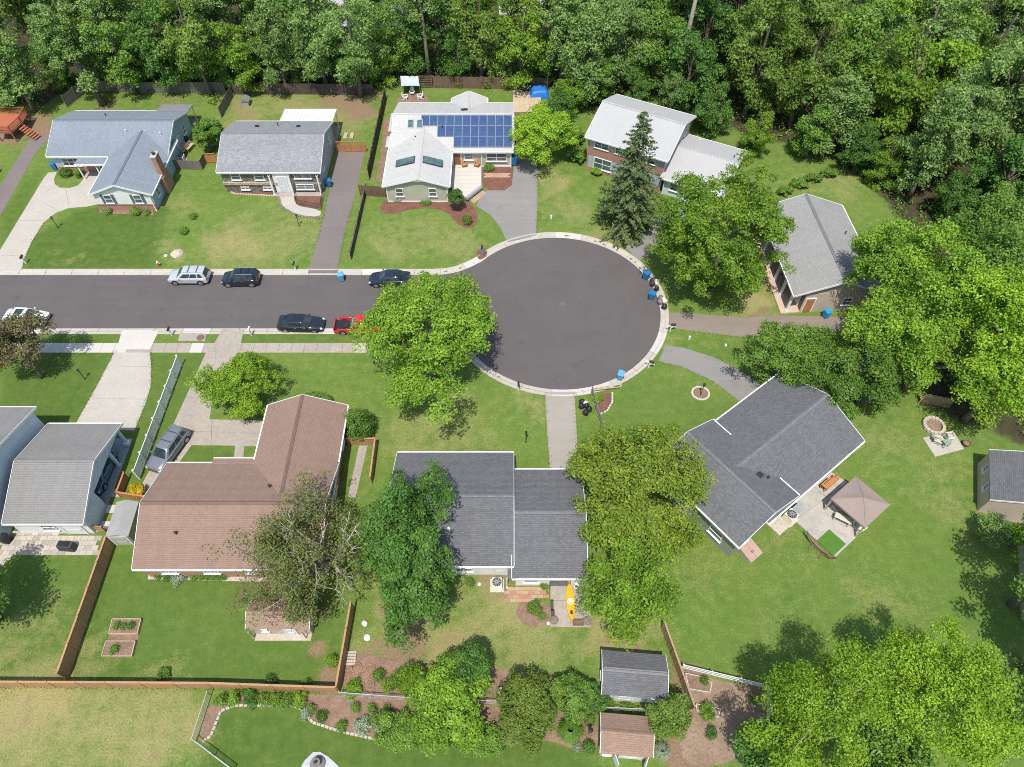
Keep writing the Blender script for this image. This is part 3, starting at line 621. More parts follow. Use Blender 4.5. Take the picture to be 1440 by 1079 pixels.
# ======== stone fronted house
def house_b():
    o = house('grey roofed house with dark stone front and white entrance', (-30, 78, 0)); X = lambda x: x + 30; Y = lambda y: y - 78
    gable(o, X(-36.4), X(-23.55), Y(72.7), Y(83.4), 3.2, 5.05, 'x', wall=SD_GREY, roof=SH_B)
    MB().bx(X(-36.07), X(-23.88), Y(72.98), Y(73.1), 1.55, 3.0).build('stone_front', M_STONEWALL, o)
    MB().bx(X(-36.1), X(-23.85), Y(72.9), Y(73.1), 0, 1.2).build('stone_base', M_STONEWALL, o)
    MB().bx(X(-36.12), X(-29.3), Y(72.74), Y(73.1), 1.2, 1.55).build('stone_band', M_STONEBAND, o)
    for x in (-34.3, -31.4): window(o, X(x), Y(72.97), 2.35, 1.2, 1.05, 'S')
    for x in (-33.6, -30.8): window(o, X(x), Y(72.9), .7, 1.05, .6, 'S', panes=3)
    window(o, X(-26, ), Y(72.97), 2.45, 2.1, .8, 'S', panes=3); window(o, X(-26), Y(72.88), .85, 2.2, .75, 'S', panes=3)
    MB().bx(X(-29.7), X(-27.6), Y(72.8), Y(72.98), .1, 3.0).build('entrance_panel', SD_WHITE, o)
    door(o, X(-28.65), Y(72.79), .16, 1.0, 2.2, 'S', mat_plain('door_pale', (.55, .6, .62)))
    for x in (-29.9, -27.5, -24.0): post(o, X(x), Y(72.25), .1, 3.02, .16)
    MB().bx(X(-30.1), X(-23.7), Y(72.0), Y(72.75), 0, .12).build('porch_floor', M_CONC_OLD, o)
    # white ribbed rear roof
    r = MB(); n = 14
    for i in range(n):
        xa, xb = X(-30.7) + 7 * i / n, X(-30.7) + 7 * (i + 1) / n - .03; r.add([(xa, Y(83.2), 3.1), (xb, Y(83.2), 3.1), (xb, Y(86.9), 2.75), (xa, Y(86.9), 2.75)], [(0, 1, 2, 3)]); r.bar((xa, Y(83.2), 3.12), (xa, Y(86.9), 2.77), .06, .07)
    r.build('porch_roof', mat_plain('metal_white', (.66, .65, .62), .4, var=.25, nscale=1.5), o)
    for x in (-30.5, -27.2, -23.9): post(o, X(x), Y(86.6), 0, 2.72, .1)
    MB().bx(X(-30.7), X(-23.7), Y(83.1), Y(86.9), 0, .1).build('porch_floor', M_CONC_OLD, o)
    window(o, X(-23.9), Y(75.2), 2.3, .9, 1.1, 'E'); window(o, X(-23.9), Y(80.8), 2.3, 1.0, 1.1, 'E')
    boxvent(o, X(-32.8), Y(80.9), 4.05, -.35); boxvent(o, X(-27.5), Y(80.9), 4.05, -.35); vent(o, X(-30.2), Y(81.2), 4.0)
house_b()

# ======== solar roof house
M_SOLAR = None
def mat_solar():
    m, nt, b = newmat('solar_cells'); uv = coords(nt, 'UV')
    br = N(nt, 'TexBrick', Scale=1.0); br.offset = 0; br.inputs['Brick Width'].default_value = .16; br.inputs['Row Height'].default_value = .16; br.inputs['Mortar Size'].default_value = .006
    br.inputs['Color1'].default_value = (.03, .065, .14, 1); br.inputs['Color2'].default_value = (.045, .09, .18, 1); br.inputs['Mortar'].default_value = (.09, .12, .18, 1); nt.links.new(uv, br.inputs['Vector'])
    oi = N(nt, 'ObjectInfo'); c = mixc(nt, oi.outputs['Random'], br.outputs[0], mixc(nt, .4, br.outputs[0], (.03, .045, .16)))
    nt.links.new(c, b.inputs['Base Color']); b.inputs['Roughness'].default_value = .12; b.inputs['Coat Weight'].default_value = .5; return m
def house_c():
    o = house('pale roofed house carrying blue solar panels and skylights', (-7.7, 79, 0)); X = lambda x: x + 7.7; Y = lambda y: y - 79
    E, RG = 2.6, 4.45; y0, y1 = 77.7, 88.6; ym = 83.15; sl = (RG - E) / (ym - y0)
    gable(o, X(-15.5), X(.25), Y(y0), Y(y1), E, RG, 'x', wall=SD_SAGE, roof=SH_C)
    gable(o, X(-15.8), X(-7.65), Y(70.7), Y(81.6), 2.6, 3.75, 'y', wall=SD_SAGE, roof=SH_C, rx=X(-11.4))
    MB().bx(X(-15.46), X(-7.98), Y(70.98), Y(71.04), 0, .12).build('wall_base', M_WHITE, o)
    for x in (-13.9, -9.8): window(o, X(x), Y(71.05), 1.45, .95, 1.2, 'S')
    for x in (-15.44, -8.0): MB().box((X(x), Y(71.03), 1.22), (.14, .14, 2.4)).build('corner_board', M_WHITE, o)
    # truss ornament in the gable
    t = MB(); t.bar((X(-12.4), Y(70.75), 3.35), (X(-10.4), Y(70.75), 3.35), .07); t.bar((X(-11.4), Y(70.75), 3.35), (X(-11.4), Y(70.75), 3.65), .07); t.build('gable_truss', M_WHITE, o)
    # west bays
    for a, b_ in ((79.0, 81.0), (82.4, 86.2)): MB().bx(X(-16.2), X(-15.4), Y(a), Y(b_), 0, 2.3).build('bay_wall', SD_SAGE, o); MB().bx(X(-16.35), X(-15.3), Y(a - .15), Y(b_ + .15), 2.3, 2.44).build('bay_roof', SH_C, o)
    window(o, X(-15.47), Y(76), 1.4, 1.3, 1.3, 'W')
    # front: entry recess and right room
    window(o, X(-2.0), Y(78.03), 1.5, 2.6, 1.2, 'S', panes=3); MB().bx(X(-3.95), X(-.15), Y(77.98), Y(78.06), 0, .18).build('wall_base', M_WHITE, o)
    window(o, X(-5.6), Y(78.03), 1.6, 1.2, 1.0, 'S'); door(o, X(-7.1), Y(78.03), .25, .9, 2.0, 'S', mat_plain('door_oak', (.22, .1, .05)))
    MB().bx(X(-3.97), X(-3.85), Y(77.9), Y(78.1), 0, 2.35).build('corner_board', M_WHITE, o); MB().bx(X(-.22), X(-.08), Y(77.9), Y(78.1), 0, 2.35).build('corner_board', M_WHITE, o)
    # rear gabled bump
    gable(o, X(-8.3), X(-3.4), Y(84.5), Y(89.9), 2.5, 3.55, 'y', wall=SD_SAGE, roof=SH_C, rx=X(-5.9))
    # solar panels: three stepped rows
    pm = mat_solar(); pw_, ph = 1.07, 1.62; ang = math.atan(sl); rows = [(0, 11), (2, 9), (4, 7)]; xr = X(.0)
    pane = MB().box((0, 0, 0), (pw_ - .06, ph - .06, .03)).build('solar_panel', pm, o); first = True
    fr = MB()
    for s in (-1, 1): fr.box((s * (pw_ / 2 - .02), 0, 0), (.03, ph - .02, .05)); fr.box((0, s * (ph / 2 - .02), 0), (pw_ - .1, .03, .05))
    fo = fr.build('panel_frame', M_ALU, pane)
    for r_, (k, n) in enumerate(rows):
        yc = ym - .35 - (r_ + .5) * ph * math.cos(ang)
        for i in range(n):
            p = pane if first else copy_tree(pane, o); first = False
            p.location = (xr - (i + .5) * pw_, Y(yc), E + sl * (yc - y0) + .12); p.rotation_euler = (ang, 0, 0)
    # skylights
    sky = mat_glass('skylight_glass', (.05, .085, .085), .08)
    for px in (577.5, 590.2):
        c = G(px, 175, 4.0); s_ = MB().box((0, 0, .05), (.78, 1.25, .14)).build('skylight', M_GALV, o, loc=(X(c.x), Y(82.6), E + sl * (82.0 - y0) - .25 + .42)); s_.rotation_euler = (ang * 1.0, 0, 0)
        s_.location = (X(c.x), Y(81.6), E + sl * (81.6 - y0) + .02); MB().box((0, 0, .13), (.64, 1.1, .03)).build('pane', sky, s_)
    wsl = 1.15 / 4.1
    for sx, x in ((-1, -13.25), (1, -9.85)):
        zc = 3.75 - abs(x + 11.4) * (1.15 / 4.4 if sx < 0 else 1.15 / 3.75); s_ = MB().box((0, 0, .04), (2.5, 1.35, .14)).build('skylight', M_DARK, o, loc=(X(x), Y(74.6), zc + .02)); s_.rotation_euler = (0, -sx * -1 * math.atan(wsl) if sx > 0 else -math.atan(wsl), 0)
        MB().box((0, 0, .12), (2.4, 1.25, .03)).build('pane', sky, s_)
    for x, y in ((-6.5, 84.8), (-6.1, 84.9)): boxvent(o, X(x), Y(y), RG - (y - ym) * sl, -.3)
    vent(o, X(-12.4), Y(79.5), 3.2); vent(o, X(-9), Y(81), 3.7)
    # low white terrace with a timber bench edge in front of the entry
    d = MB().prism([(X(p.x), Y(p.y)) for p in GP([(636, 217), (677, 217), (677, 262), (657, 279), (634, 262)], .35)], 0, .35).build('terrace', mat_plain('deck_white', (.50, .47, .42), .7, var=.12), o)
    e = MB(); a, b_ = G(677.5, 264, .35), G(656, 281, .35); e.bar((X(a.x), Y(a.y), .5), (X(b_.x), Y(b_.y), .5), .35, .32); e.build('terrace_edge', M_GALV, o)
    m_, n_ = 5, 0
    for i in range(7):
        y = 72.6 + i * .8; MB().bx(X(-7.55), X(-4.1) - max(0, (73.6 - y)) * 1.3, Y(y), Y(y + .77), .352, .372).build('deck_board', MATS['deck_white'], d)
house_c()

# ======== white roofed house, turned
def house_d():
    a = -math.atan2(.459, .888); o = house('two storey house with near white roof behind the spruce', (9.1, 77.45, 0), a)
    gable(o, 0, 11.0, 0, 10.5, 5.0, 6.95, 'x', wall=SD_GREY, roof=SH_D, oh=.45)
    MB().bx(.43, 10.5, .4, .5, 2.35, 3.55).build('brick_band', M_BRICK, o); MB().bx(.4, 10.52, .38, .52, 0, .5).build('brick_base', M_BRICK, o)
    MB().bx(.38, .55, .36, 2.5, 0, 4.6).build('brick_pier', M_BRICK, o)
    for x in (2.2, 5.0, 8.4): window(o, x, .44, 4.1, 1.9, 1.0, 'S', panes=3)
    window(o, 2.6, .44, 1.4, 2.4, 1.6, 'S', panes=3); window(o, 6.6, .44, 1.4, 1.8, 1.4, 'S', panes=3)
    window(o, .44, 5.5, 4.0, 1.0, 1.1, 'W'); window(o, 10.56, 8, 4.3, 1.0, 1.0, 'E')
    gable(o, 10.5, 18.6, -.2, 9.9, 2.6, 4.15, 'x', wall=SD_PALE, roof=SH_D, oh=.45)
    window(o, 12.4, .24, 1.5, 1.2, 1.2, 'S'); door(o, 14.2, .24, .1, .95, 2.0, 'S'); window(o, 15.4, .24, 1.5, .7, 1.2, 'S', shutters=M_DARK); window(o, 17.4, .24, 1.5, 1.2, 1.2, 'S')
    vent(o, 12.6, 8.2, 3.1, mat=M_WHITE); vent(o, 17.6, 6.0, 3.8)
    for x in (11.0, 18.3): post(o, x, .1, 0, 2.4, .1, name='downpipe')
house_d()

# ======== columned house on the right
def house_e():
    o = house('grey roofed house with white porch columns behind the round tree', (34.75, 52.3, 0), R(3)); L = 14.2
    gable(o, -4.85, 5.0, 0, L, 3.0, 4.85, 'y', wall=SD_TAN, roof=SH_E, oh=.4, walls=False)
    MB().bx(-3.3, 4.6, .4, L - .4, 0, 2.8).build('wall', M_BRICK_D, o)
    w_ = MB(); w_.add([(-4.6, .42, 2.85), (4.6, .42, 2.85), (0, .42, 4.62)], [(0, 1, 2)]); w_.bx(-3.3, 4.6, .36, .41, 0, 2.85); w_.build('gable_wall', SD_TAN, o)
    MB().add([(-4.6, L - .42, 2.85), (4.6, L - .42, 2.85), (0, L - .42, 4.62)], [(2, 1, 0)]).build('gable_wall', SD_TAN, o)
    MB().bx(-5.4, -3.3, .2, L - .4, 0, .18).build('porch_floor', mat_plain('porch_pink', (.52, .38, .30), .8), o)
    for y in (.55, 2.9, 5.2, 7.5, 9.8): post(o, -4.68, y, .18, 2.86, .24, name='column')
    for y in (3.2, 6.6, 9.5): window(o, -3.32, y, 1.6, 1.0, 1.5, 'W', shutters=M_DARK)
    door(o, -3.32, 1.7, .2, .95, 2.05, 'W', M_WHITE); door(o, -2.6, .35, .1, .9, 2.0, 'S', M_FW_ORANGE)
    window(o, 1.5, .35, 1.5, 1.0, 1.1, 'S'); vent(o, 3.2, 8.5, 3.65); vent(o, 3.8, 6.2, 3.4)
house_e()

# ======== charcoal T shaped house, turned
def house_f():
    ang = R(38); o = house('large charcoal roofed house turned toward the turning circle', (26.2, 42.1, 0), ang)   # u along x, v along y (down = negative)
    wl = mat_siding('siding_green_grey', (.27, .31, .26)); W = -9.85
    gable(o, -13.4, 0, W, 0, 2.6, 4.5, 'x', wall=wl, roof=SH_F, oh=.4)
    gable(o, -17.4, -9.75, W - .02, .02 - .0, 3.45, 5.0, 'y', wall=wl, roof=SH_F, oh=.4, rake=True)
    window(o, -5.5, W + .4, 1.5, 1.8, 1.2, 'S', panes=3); door(o, -7.6, W + .4, .1, 1.7, 2.0, 'S', M_GLASS); window(o, -2.5, W + .4, 1.5, 1.2, 1.2, 'S')
    window(o, -15.6, W + .38, 1.6, 1.2, 1.2, 'S'); window(o, -12, W + .38, 1.6, 1.0, 1.2, 'S'); window(o, -17.02, -7.5, 1.6, 1.4, 1.2, 'W'); window(o, -17.02, -3.5, 1.6, 1.2, 1.2, 'W'); window(o, -.38, -5, 1.6, 1.4, 1.2, 'E')
    boxvent(o, -11.3, -6.6, 4.05, 0); vent(o, -10.9, -7.2, 3.9); MB().bx(-12.0, -9.6, W - 1.0, W + .35, 0, .14).build('step', M_STONE, o)
house_f()

# ======== centre charcoal house
def house_g():
    o = house('charcoal roofed house in two steps, white rear wall, between two trees', (-2, 27.5, 0)); X = lambda x: x + 2; Y = lambda y: y - 27.5
    gable(o, X(-10.35), X(.15), Y(22.3), Y(33.0), 2.75, 4.7, 'x', wall=SD_WHITE, roof=SH_F, oh=.35)
    gable(o, X(.0), X(6.15), Y(21.4), Y(31.45), 2.4, 4.15, 'x', wall=SD_WHITE, roof=SH_F, oh=.3)
    MB().bx(X(-.35), X(.3), Y(21.38), Y(22.8), 2.3, 2.42).build('eave_return', SH_F, o)
    c = MB(); c.bx(X(-2.95), X(-2.0), Y(22.6), Y(22.7), 1.5, 2.1); c.build('wall_vent', M_ALU, o)
    window(o, X(-4), Y(22.65), 1.4, 1.4, 1.2, 'S', panes=3); window(o, X(-8), Y(22.65), 1.4, 1.4, 1.2, 'S', panes=3); door(o, X(-1.0), Y(22.65), .1, .9, 2.0, 'S')
    door(o, X(4), Y(21.7), .05, 1.8, 2.05, 'S', M_GLASS); window(o, X(1.6), Y(21.7), 1.3, 1.2, 1.1, 'S')
    for x in (-8, -5, -2): window(o, X(x), Y(32.65), 1.5, 1.4, 1.2, 'N')
    vent(o, X(-5.2), Y(25), 3.7, .3, .09, M_WHITE)
    for x in (-.42, 6.0): post(o, X(x), Y(21.5), 0, 2.25, .09, name='downpipe')
house_g()

# ======== brown L shaped house
def house_h():
    o = house('L shaped brown shingle roof house with white gutters', (-23, 30, 0)); X = lambda x: x + 23; Y = lambda y: y - 30
    gable(o, X(-30.9), X(-15.5), Y(22.1), Y(32.0), 2.6, 4.65, 'x', wall=M_BRICK, roof=SH_H)
    gable(o, X(-23.15), X(-15.6), Y(27.3), Y(38.3), 2.6, 4.3, 'y', wall=M_BRICK, roof=SH_H, rx=X(-19.5))
    MB().add([(X(-26.9), Y(31.0), 2.82), (X(-23), Y(31.0), 2.82), (X(-23), Y(32.5), 2.55), (X(-26.9), Y(32.5), 2.55), (X(-26.9), Y(31.0), 2.7), (X(-23), Y(31.0), 2.7), (X(-23), Y(32.5), 2.43), (X(-26.9), Y(32.5), 2.43)],
             [(0, 1, 2, 3), (7, 6, 5, 4), (2, 6, 7, 3), (3, 7, 4, 0), (1, 5, 6, 2)]).build('porch_roof', SH_H, o)
    MB().bx(X(-26.9), X(-23.1), Y(32.52), Y(32.64), 2.36, 2.54).build('gutter', M_WHITE, o)
    for x in (-28.5, -25, -21.5, -18): window(o, X(x), Y(22.45), 1.5, 1.3, 1.2, 'S', panes=3)
    window(o, X(-15.9), Y(35), 1.5, 1.2, 1.2, 'E'); window(o, X(-15.9), Y(30), 1.5, 1.2, 1.2, 'E'); door(o, X(-25), Y(31.65), .05, .95, 2.0, 'N'); window(o, X(-28), Y(31.65), 1.5, 1.4, 1.2, 'N')
    vent(o, X(-20.7), Y(28.9), 3.9, .3, .08); vent(o, X(-27.6), Y(24.7), 3.65, .3, .08)
house_h()

# ======== left house with carport
def house_i():
    o = house('pale blue house with light grey roof and open carport', (-43, 31, 0)); X = lambda x: x + 43; Y = lambda y: y - 31
    gable(o, X(-43.2), X(-36.3), Y(26.1), Y(36.2), 2.6, 4.45, 'x', wall=SD_PALE, roof=SH_I, walls=False, oh=.3)
    g = MB(); g.add([(X(-36.62), Y(26.4), 2.3), (X(-36.62), Y(35.9), 2.3), (X(-36.62), Y(35.9), 2.55), (X(-36.62), Y(31.15), 4.28), (X(-36.62), Y(26.4), 2.55)], [(0, 1, 2, 3, 4)]); g.build('gable_wall', SD_PALE, o)
    MB().bx(X(-43), X(-36.6), Y(26.4), Y(26.6), 0, 2.45).build('wall', SD_WHITE, o); MB().bx(X(-36.8), X(-36.6), Y(26.6), Y(29.2), 0, 2.3).build('wall', SD_PALE, o)
    for y in (35.6, 33.2): post(o, X(-36.7), Y(y), .05, 2.3, .22, SD_PALE, name='post')
    MB().bx(X(-36.95), X(-36.45), Y(35.35), Y(35.85), 0, .35).build('post_base', M_WHITE, o); MB().bx(X(-43.2), X(-36.4), Y(26.5), Y(36.2), 0, .045).build('carport_floor', mat_plain('floor_grey', (.27, .30, .32), .7), o)
    gable(o, X(-58), X(-43.7), Y(25.4), Y(36.9), 4.3, 6.4, 'x', wall=SD_PALE, roof=SH_I, oh=.35)
    window(o, X(-44.04), Y(35.0), 1.4, 1.0, 1.2, 'E'); door(o, X(-44.04), Y(32.6), .1, .95, 2.0, 'E', M_WHITE)
    window(o, X(-48), Y(25.75), 1.5, 1.4, 1.2, 'S'); window(o, X(-40), Y(26.38), 1.3, 1.2, 1.1, 'S'); door(o, X(-38), Y(26.38), .05, 1.6, 2.0, 'S', M_WHITE)
    l = MB().tube([(X(-39.3), Y(26.2), 2.2), (X(-39.2), Y(25.9), 2.3), (X(-38.8), Y(25.8), 2.2)], .025).build('lamp_bracket', M_ALU, o)
house_i()

# ======== house cut by the left edge, with its red deck
def house_j():
    o = house('white walled house cut by the left edge', (-70, 74, 0)); 
    gable(o, -9.0, 3.15, -9, 2.2, 3.0, 5.0, 'y', wall=SD_WHITE, roof=SH_I, oh=.35); window(o, 2.82, -4, 1.6, 1.2, 1.2, 'E'); window(o, 2.82, -1, 1.6, 1.0, 1.2, 'E')
house_j()
def red_deck():
    P = [G(-6, 186, 1.4), G(16, 187, 1.4), G(31, 173, 1.4), G(38, 160, 1.4), G(-4, 160, 1.4)]; o = thing('raised_deck', 'raised red timber deck with railings at the left edge', 'deck', (P[1].x, P[1].y, 0))
    L = [Vector((p.x - P[1].x, p.y - P[1].y, 0)) for p in P]; f = MB().prism([(p.x, p.y) for p in L], 1.25, 1.4); f.build('deck_floor', M_DECK_RED, o)
    for a, b in ((0, 1), (1, 2), (2, 3), (3, 4)):
        A, B = L[a], L[b]; r = MB(); r.bar(A + Vector((0, 0, 2.35)), B + Vector((0, 0, 2.35)), .1, .06); r.bar(A + Vector((0, 0, 1.55)), B + Vector((0, 0, 1.55)), .06, .05)
        n = int((B - A).length / .15)
        for i in range(1, n): q = A.lerp(B, i / n); r.box((q.x, q.y, 1.95), (.04, .04, .8))
        r.build('railing', M_DECK_RED, o)
    for p in L: MB().box((p.x, p.y, 1.2), (.14, .14, 2.4)).build('post', M_DECK_RED, o)
    s = MB()
    for i in range(7): s.box((L[2].x + .3 + i * .28, L[2].y - .8 - i * .12, 1.25 - i * .18), (.3, 1.1, .05), rz=-.35)
    s.build('steps', M_DECK_RED, o)
red_deck()
# houses half hidden in the woods behind
for (px, py, w_, d_, ea, lab, roof_, wl_) in ((505, 38, 13, 9, 3.0, 'white roofed house glimpsed through the woods behind the grey fences', SH_D, SD_TAN), (752, 24, 11, 8, 3, 'pale house glimpsed through the woods above the solar roof house', SH_C, SD_TAN), (1115, 8, 11, 8, 3, 'pale house glimpsed through the woods at the top right', SH_D, SD_WHITE)):
    c = G(px, py, 3); o = house(lab, (c.x, c.y + 5, 0)); gable(o, -w_ / 2, w_ / 2, -d_ / 2, d_ / 2, ea, ea + 1.8, 'x', wall=wl_, roof=roof_)
    for x in (-3, 0, 3): window(o, x, -d_ / 2 + .35, 1.5, 1.2, 1.2, 'S')
    sheet('patio', [(-w_ / 2, -d_ / 2 - 3), (w_ / 2, -d_ / 2 - 3), (w_ / 2, -d_ / 2 + .3), (-w_ / 2, -d_ / 2 + .3)], .02, M_STONE, o)

# ======== sheds
def shed(label, loc, rz, W, D, ea, ri, axis, wall, roof, oh=.12, name='shed', dface='S', dmat=None):
    o = thing(name, label, 'shed', loc, rz); gable(o, -W / 2, W / 2, -D / 2, D / 2, ea, ri, axis, oh=oh, wall=wall, roof=roof, gutter=False, thick=.08)
    return o
s = shed('garden shed with charcoal shingle roof beside the tan fence', (9.2, 14.1, 0), R(-4.5), 4.85, 3.2, 1.95, 2.75, 'x', SD_WHITE, SH_F); MB().box((0, 0, 2.765), (4.7, .34, .04)).build('ridge_vent', SH_I, s); door(s, -.6, -1.48, .05, 1.4, 1.7, 'S'); window(s, 1.5, -1.48, 1.2, .6, .7, 'S'); window(s, -2.3, 0, 1.2, .6, .7, 'W')
s = shed('small brown roofed shed at the bottom edge', (8.25, 10.0, 0), R(-4.5), 3.75, 2.7, 1.75, 2.4, 'x', SD_TAN, SH_S); door(s, .4, -1.22, .05, 1.5, 1.55, 'S', M_WHITE); window(s, -1.3, -1.22, 1.1, .5, .6, 'S')
for sx in (-1, 1): MB().box((.4 + sx * 1.05, -1.65, .85), (.7, .05, 1.5), rz=sx * 1.2).build('open_door', M_WHITE, s)
c = G(1415, 676, 2); s = shed('tan shed with grey roof at the right edge by the trees', (44.85, 30.1, 0), R(-21), 5.0, 5.4, 2.35, 3.5, 'y', SD_TAN, SH_F)
for y in (-.9, 1.1): window(s, -2.38, y, 1.6, .6, .9, 'W')
# horizontal storage shed beside the brown house
s = thing('storage_shed', 'grey plastic storage shed beside the brown roofed house', 'shed', (-33.65, 26.95, 0), R(2)); MB().prism([(-.85, -1.55), (.85, -1.55), (.85, 1.55), (-.85, 1.55)], 0, 1.75).build('wall', SD_SHED, s)
MB().add([(-.95, -1.65, 1.78), (.95, -1.65, 1.7), (.95, 1.65, 1.7), (-.95, 1.65, 1.78), (0, -1.65, 2.1), (0, 1.65, 2.1)], [(0, 4, 5, 3), (4, 1, 2, 5), (0, 1, 4), (2, 3, 5), (3, 2, 1, 0)]).build('roof', mat_plain('shed_roof_grey', (.30, .295, .28), .6), s); door(s, 0, -1.56, .05, 1.3, 1.6, 'S', SD_SHED)
# playhouse under the bare tree
s = shed('small brown roofed playhouse on the lawn under the bare branched tree', (-18.4, 18.65, 0), R(0), 5.0, 2.2, 1.75, 2.45, 'x', SD_TAN, SH_S, name='playhouse'); window(s, -1.2, -.98, 1.1, .5, .6, 'S'); door(s, .8, -.98, .05, .8, 1.5, 'S', M_WHITE); sheet('floor_slab', [(-2.2, -1.5), (2.3, -1.5), (2.3, -.9), (-2.2, -.9)], .06, M_STONE, s, .06)
for x in (-2.3, 1.9): post(s, x, -1.3, 0, 1.6, .09, M_WOOD_L)
# ---------------------------------------------------------------- fences: panels of boards between posts
PANELS = {}
def panel_mesh(style, h, mat, var):
    key = (style, round(h, 2), mat.name, var)
    if key in PANELS: return PANELS[key]
    L = 2.4; mb = MB(); rr = random.Random(hash(style) % 97 + var * 13 + int(h * 10))
    if style == 'board':
        n = 17
        for i in range(n): hh = h + rr.uniform(-.03, .03); mb.box((-L / 2 + (i + .5) * L / n, rr.uniform(-.008, .008), hh / 2 + .02), (L / n - .012, .022, hh - .04), ry=rr.uniform(-.008, .008))
        for z in (.25, h * .55, h - .2): mb.box((0, .035, z), (L, .045, .09))
    elif style == 'capped':
        n = 17
        for i in range(n): mb.box((-L / 2 + (i + .5) * L / n, 0, h / 2), (L / n - .01, .022, h - .06))
        for z in (.25, h - .25): mb.box((0, .035, z), (L, .045, .09))
        mb.box((0, 0, h), (L - .02, .15, .04))
    elif style == 'picket':
        n = 26
        for i in range(n): mb.box((-L / 2 + (i + .5) * L / n, 0, h / 2 + .04), (.05, .02, h - .1))
        for z in (.2, h - .03): mb.box((0, 0, z), (L, .06, .09))
    elif style == 'lattice':
        for z in (.12, h): mb.box((0, 0, z), (L, .06, .1))
        mb.box((0, 0, h * .4), (L, .02, h * .6))
        for i in range(-7, 15):
            for s in (-1, 1): 
                x = -L / 2 + i * .17; a, b = x, x + s * h * .3
                if -L / 2 <= a <= L / 2 and -L / 2 <= b <= L / 2: mb.bar((a, .01 * s, h * .7), (b, .01 * s, h), .03, .012, (0, 1, 0))
    elif style == 'rail':
        for z in (.35, .75, h - .08): mb.tube([(-L / 2 - .1, rr.uniform(-.03, .03), z + rr.uniform(-.04, .04)), (0, 0, z + rr.uniform(-.03, .03)), (L / 2 + .1, rr.uniform(-.03, .03), z + rr.uniform(-.04, .04))], .055, 5)
    elif style == 'pvcrail':
        for z in (.25, .6, h - .05): mb.box((0, 0, z), (L, .04, .12))
        for i in range(16): mb.box((-L / 2 + (i + .5) * L / 16, 0, h / 2), (.035, .03, h - .1))
    elif style == 'wire':
        mb.bar((-L / 2, 0, h), (L / 2, 0, h), .05, .05); mb.bar((-L / 2, 0, .1), (L / 2, 0, .1), .025, .025)
        for i in range(1, 16): mb.bar((-L / 2 + i * .15, 0, .1), (-L / 2 + i * .15, 0, h), .008, .008)
        for i in range(1, 6): mb.bar((-L / 2, 0, h * i / 6), (L / 2, 0, h * i / 6), .008, .008)
    elif style == 'slat':
        for i in range(7): mb.box((0, .04 if i % 2 else 0, .15 + i * (h - .2) / 6), (L, .025, .15))
    me_o = mb.build('fence_panel', mat); me = me_o.data; bpy.data.objects.remove(me_o); PANELS[key] = me; return me
def fence(label, pts, h, style, mat, post_mat=None, name='fence', world=False, post_w=.1, post_up=.06, step=2.4, post_skip=False, cat='fence'):
    P = [Vector((p[0], p[1], 0)) for p in pts] if world else [G(x, y) for x, y in pts]
    o = thing(name, label, cat, P[0]); pm = post_mat or mat; O = P[0]; first = True
    pk = (round(h, 2), pm.name, post_w, post_up)
    def addpost(p, rz):
        if ('post',) + pk not in PANELS:
            b = MB().box((0, 0, (h + post_up) / 2), (post_w, post_w, h + post_up)); b.box((0, 0, h + post_up + .015), (post_w * 1.3, post_w * 1.3, .03)); q = b.build('post', pm, o); PANELS[('post',) + pk] = q.data
        else: q = link('post', PANELS[('post',) + pk], o)
        q.location = p - O; q.rotation_euler.z = rz
    for i, (a, b) in enumerate(zip(P, P[1:])):
        d = b - a; n = max(1, round(d.length / step)); rz = math.atan2(d.y, d.x)
        for k in range(n):
            p0, p1 = a + d * k / n, a + d * (k + 1) / n; addpost(p0, rz)
            q = link('fence_panel', panel_mesh(style, h, mat, random.randint(0, 2)), o); q['kind'] = 'stuff'
            q.location = (p0 + p1) / 2 - O; q.rotation_euler.z = rz; q.scale.x = ((p1 - p0).length - post_w * .6) / 2.4
    addpost(P[-1], rz); return o
fence('weathered grey board fence along the woods behind the blue house', [(95, 151), (124, 128), (205, 131), (318, 131)], 1.7, 'board', M_FW_GREY)
fence('dark grey board fence along the woods behind the stone fronted house', [(330, 133), (420, 133), (526, 134)], 1.7, 'board', M_FW_DARK)
fence('grey board fence running back between the blue and stone fronted houses', [(312, 166), (328, 136)], 1.6, 'board', M_FW_GREY)
fence('long dark board fence between the stone fronted and solar roof houses', [(543, 139), (519, 253)], 1.8, 'board', M_FW_DARK, M_FW_TAN)
fence('low dark fence running down the lawn to the street', [(516, 266), (493.5, 366)], 1.0, 'capped', M_FW_DARK, M_FW_TAN)
fence('short brown board fence joining the solar roof house', [(507, 275), (549, 278)], 1.6, 'board', M_FW_BROWN)
fence('orange timber gate with lattice top across the purplish driveway', [(474, 213), (515, 214)], 1.5, 'lattice', M_FW_ORANGE, name='gate', cat='gate')
fence('small orange timber gate left of the stone fronted house', [(289, 229), (306, 229)], 1.4, 'lattice', M_FW_ORANGE, name='gate', cat='gate')
fence('weathered grey fence with gate right of the blue house', [(246, 238), (285, 239), (291, 228)], 1.4, 'board', M_FW_GREY)
fence('brown board fence at the back of the solar roof garden', [(610, 124), (700, 125), (770, 126)], 1.8, 'board', M_FW_BROWN)
fence('dark brown slatted gate in the back fence', [(590, 124), (608, 124)], 1.9, 'slat', M_FW_BROWN, name='gate', cat='gate')
fence('new tan timber fence running across the bottom left', [(-40, 966), (160, 967), (300, 968), (476, 974)], 1.6, 'capped', M_FW_NEW)
fence('new timber fence between the paved yard and the brown roofed house', [(161, 767), (96, 955)], 1.75, 'capped', M_FW_NEW)
fence('timber fence between the bare branched tree and the dark tree', [(498, 856), (478, 973)], 1.6, 'capped', M_FW_NEW)
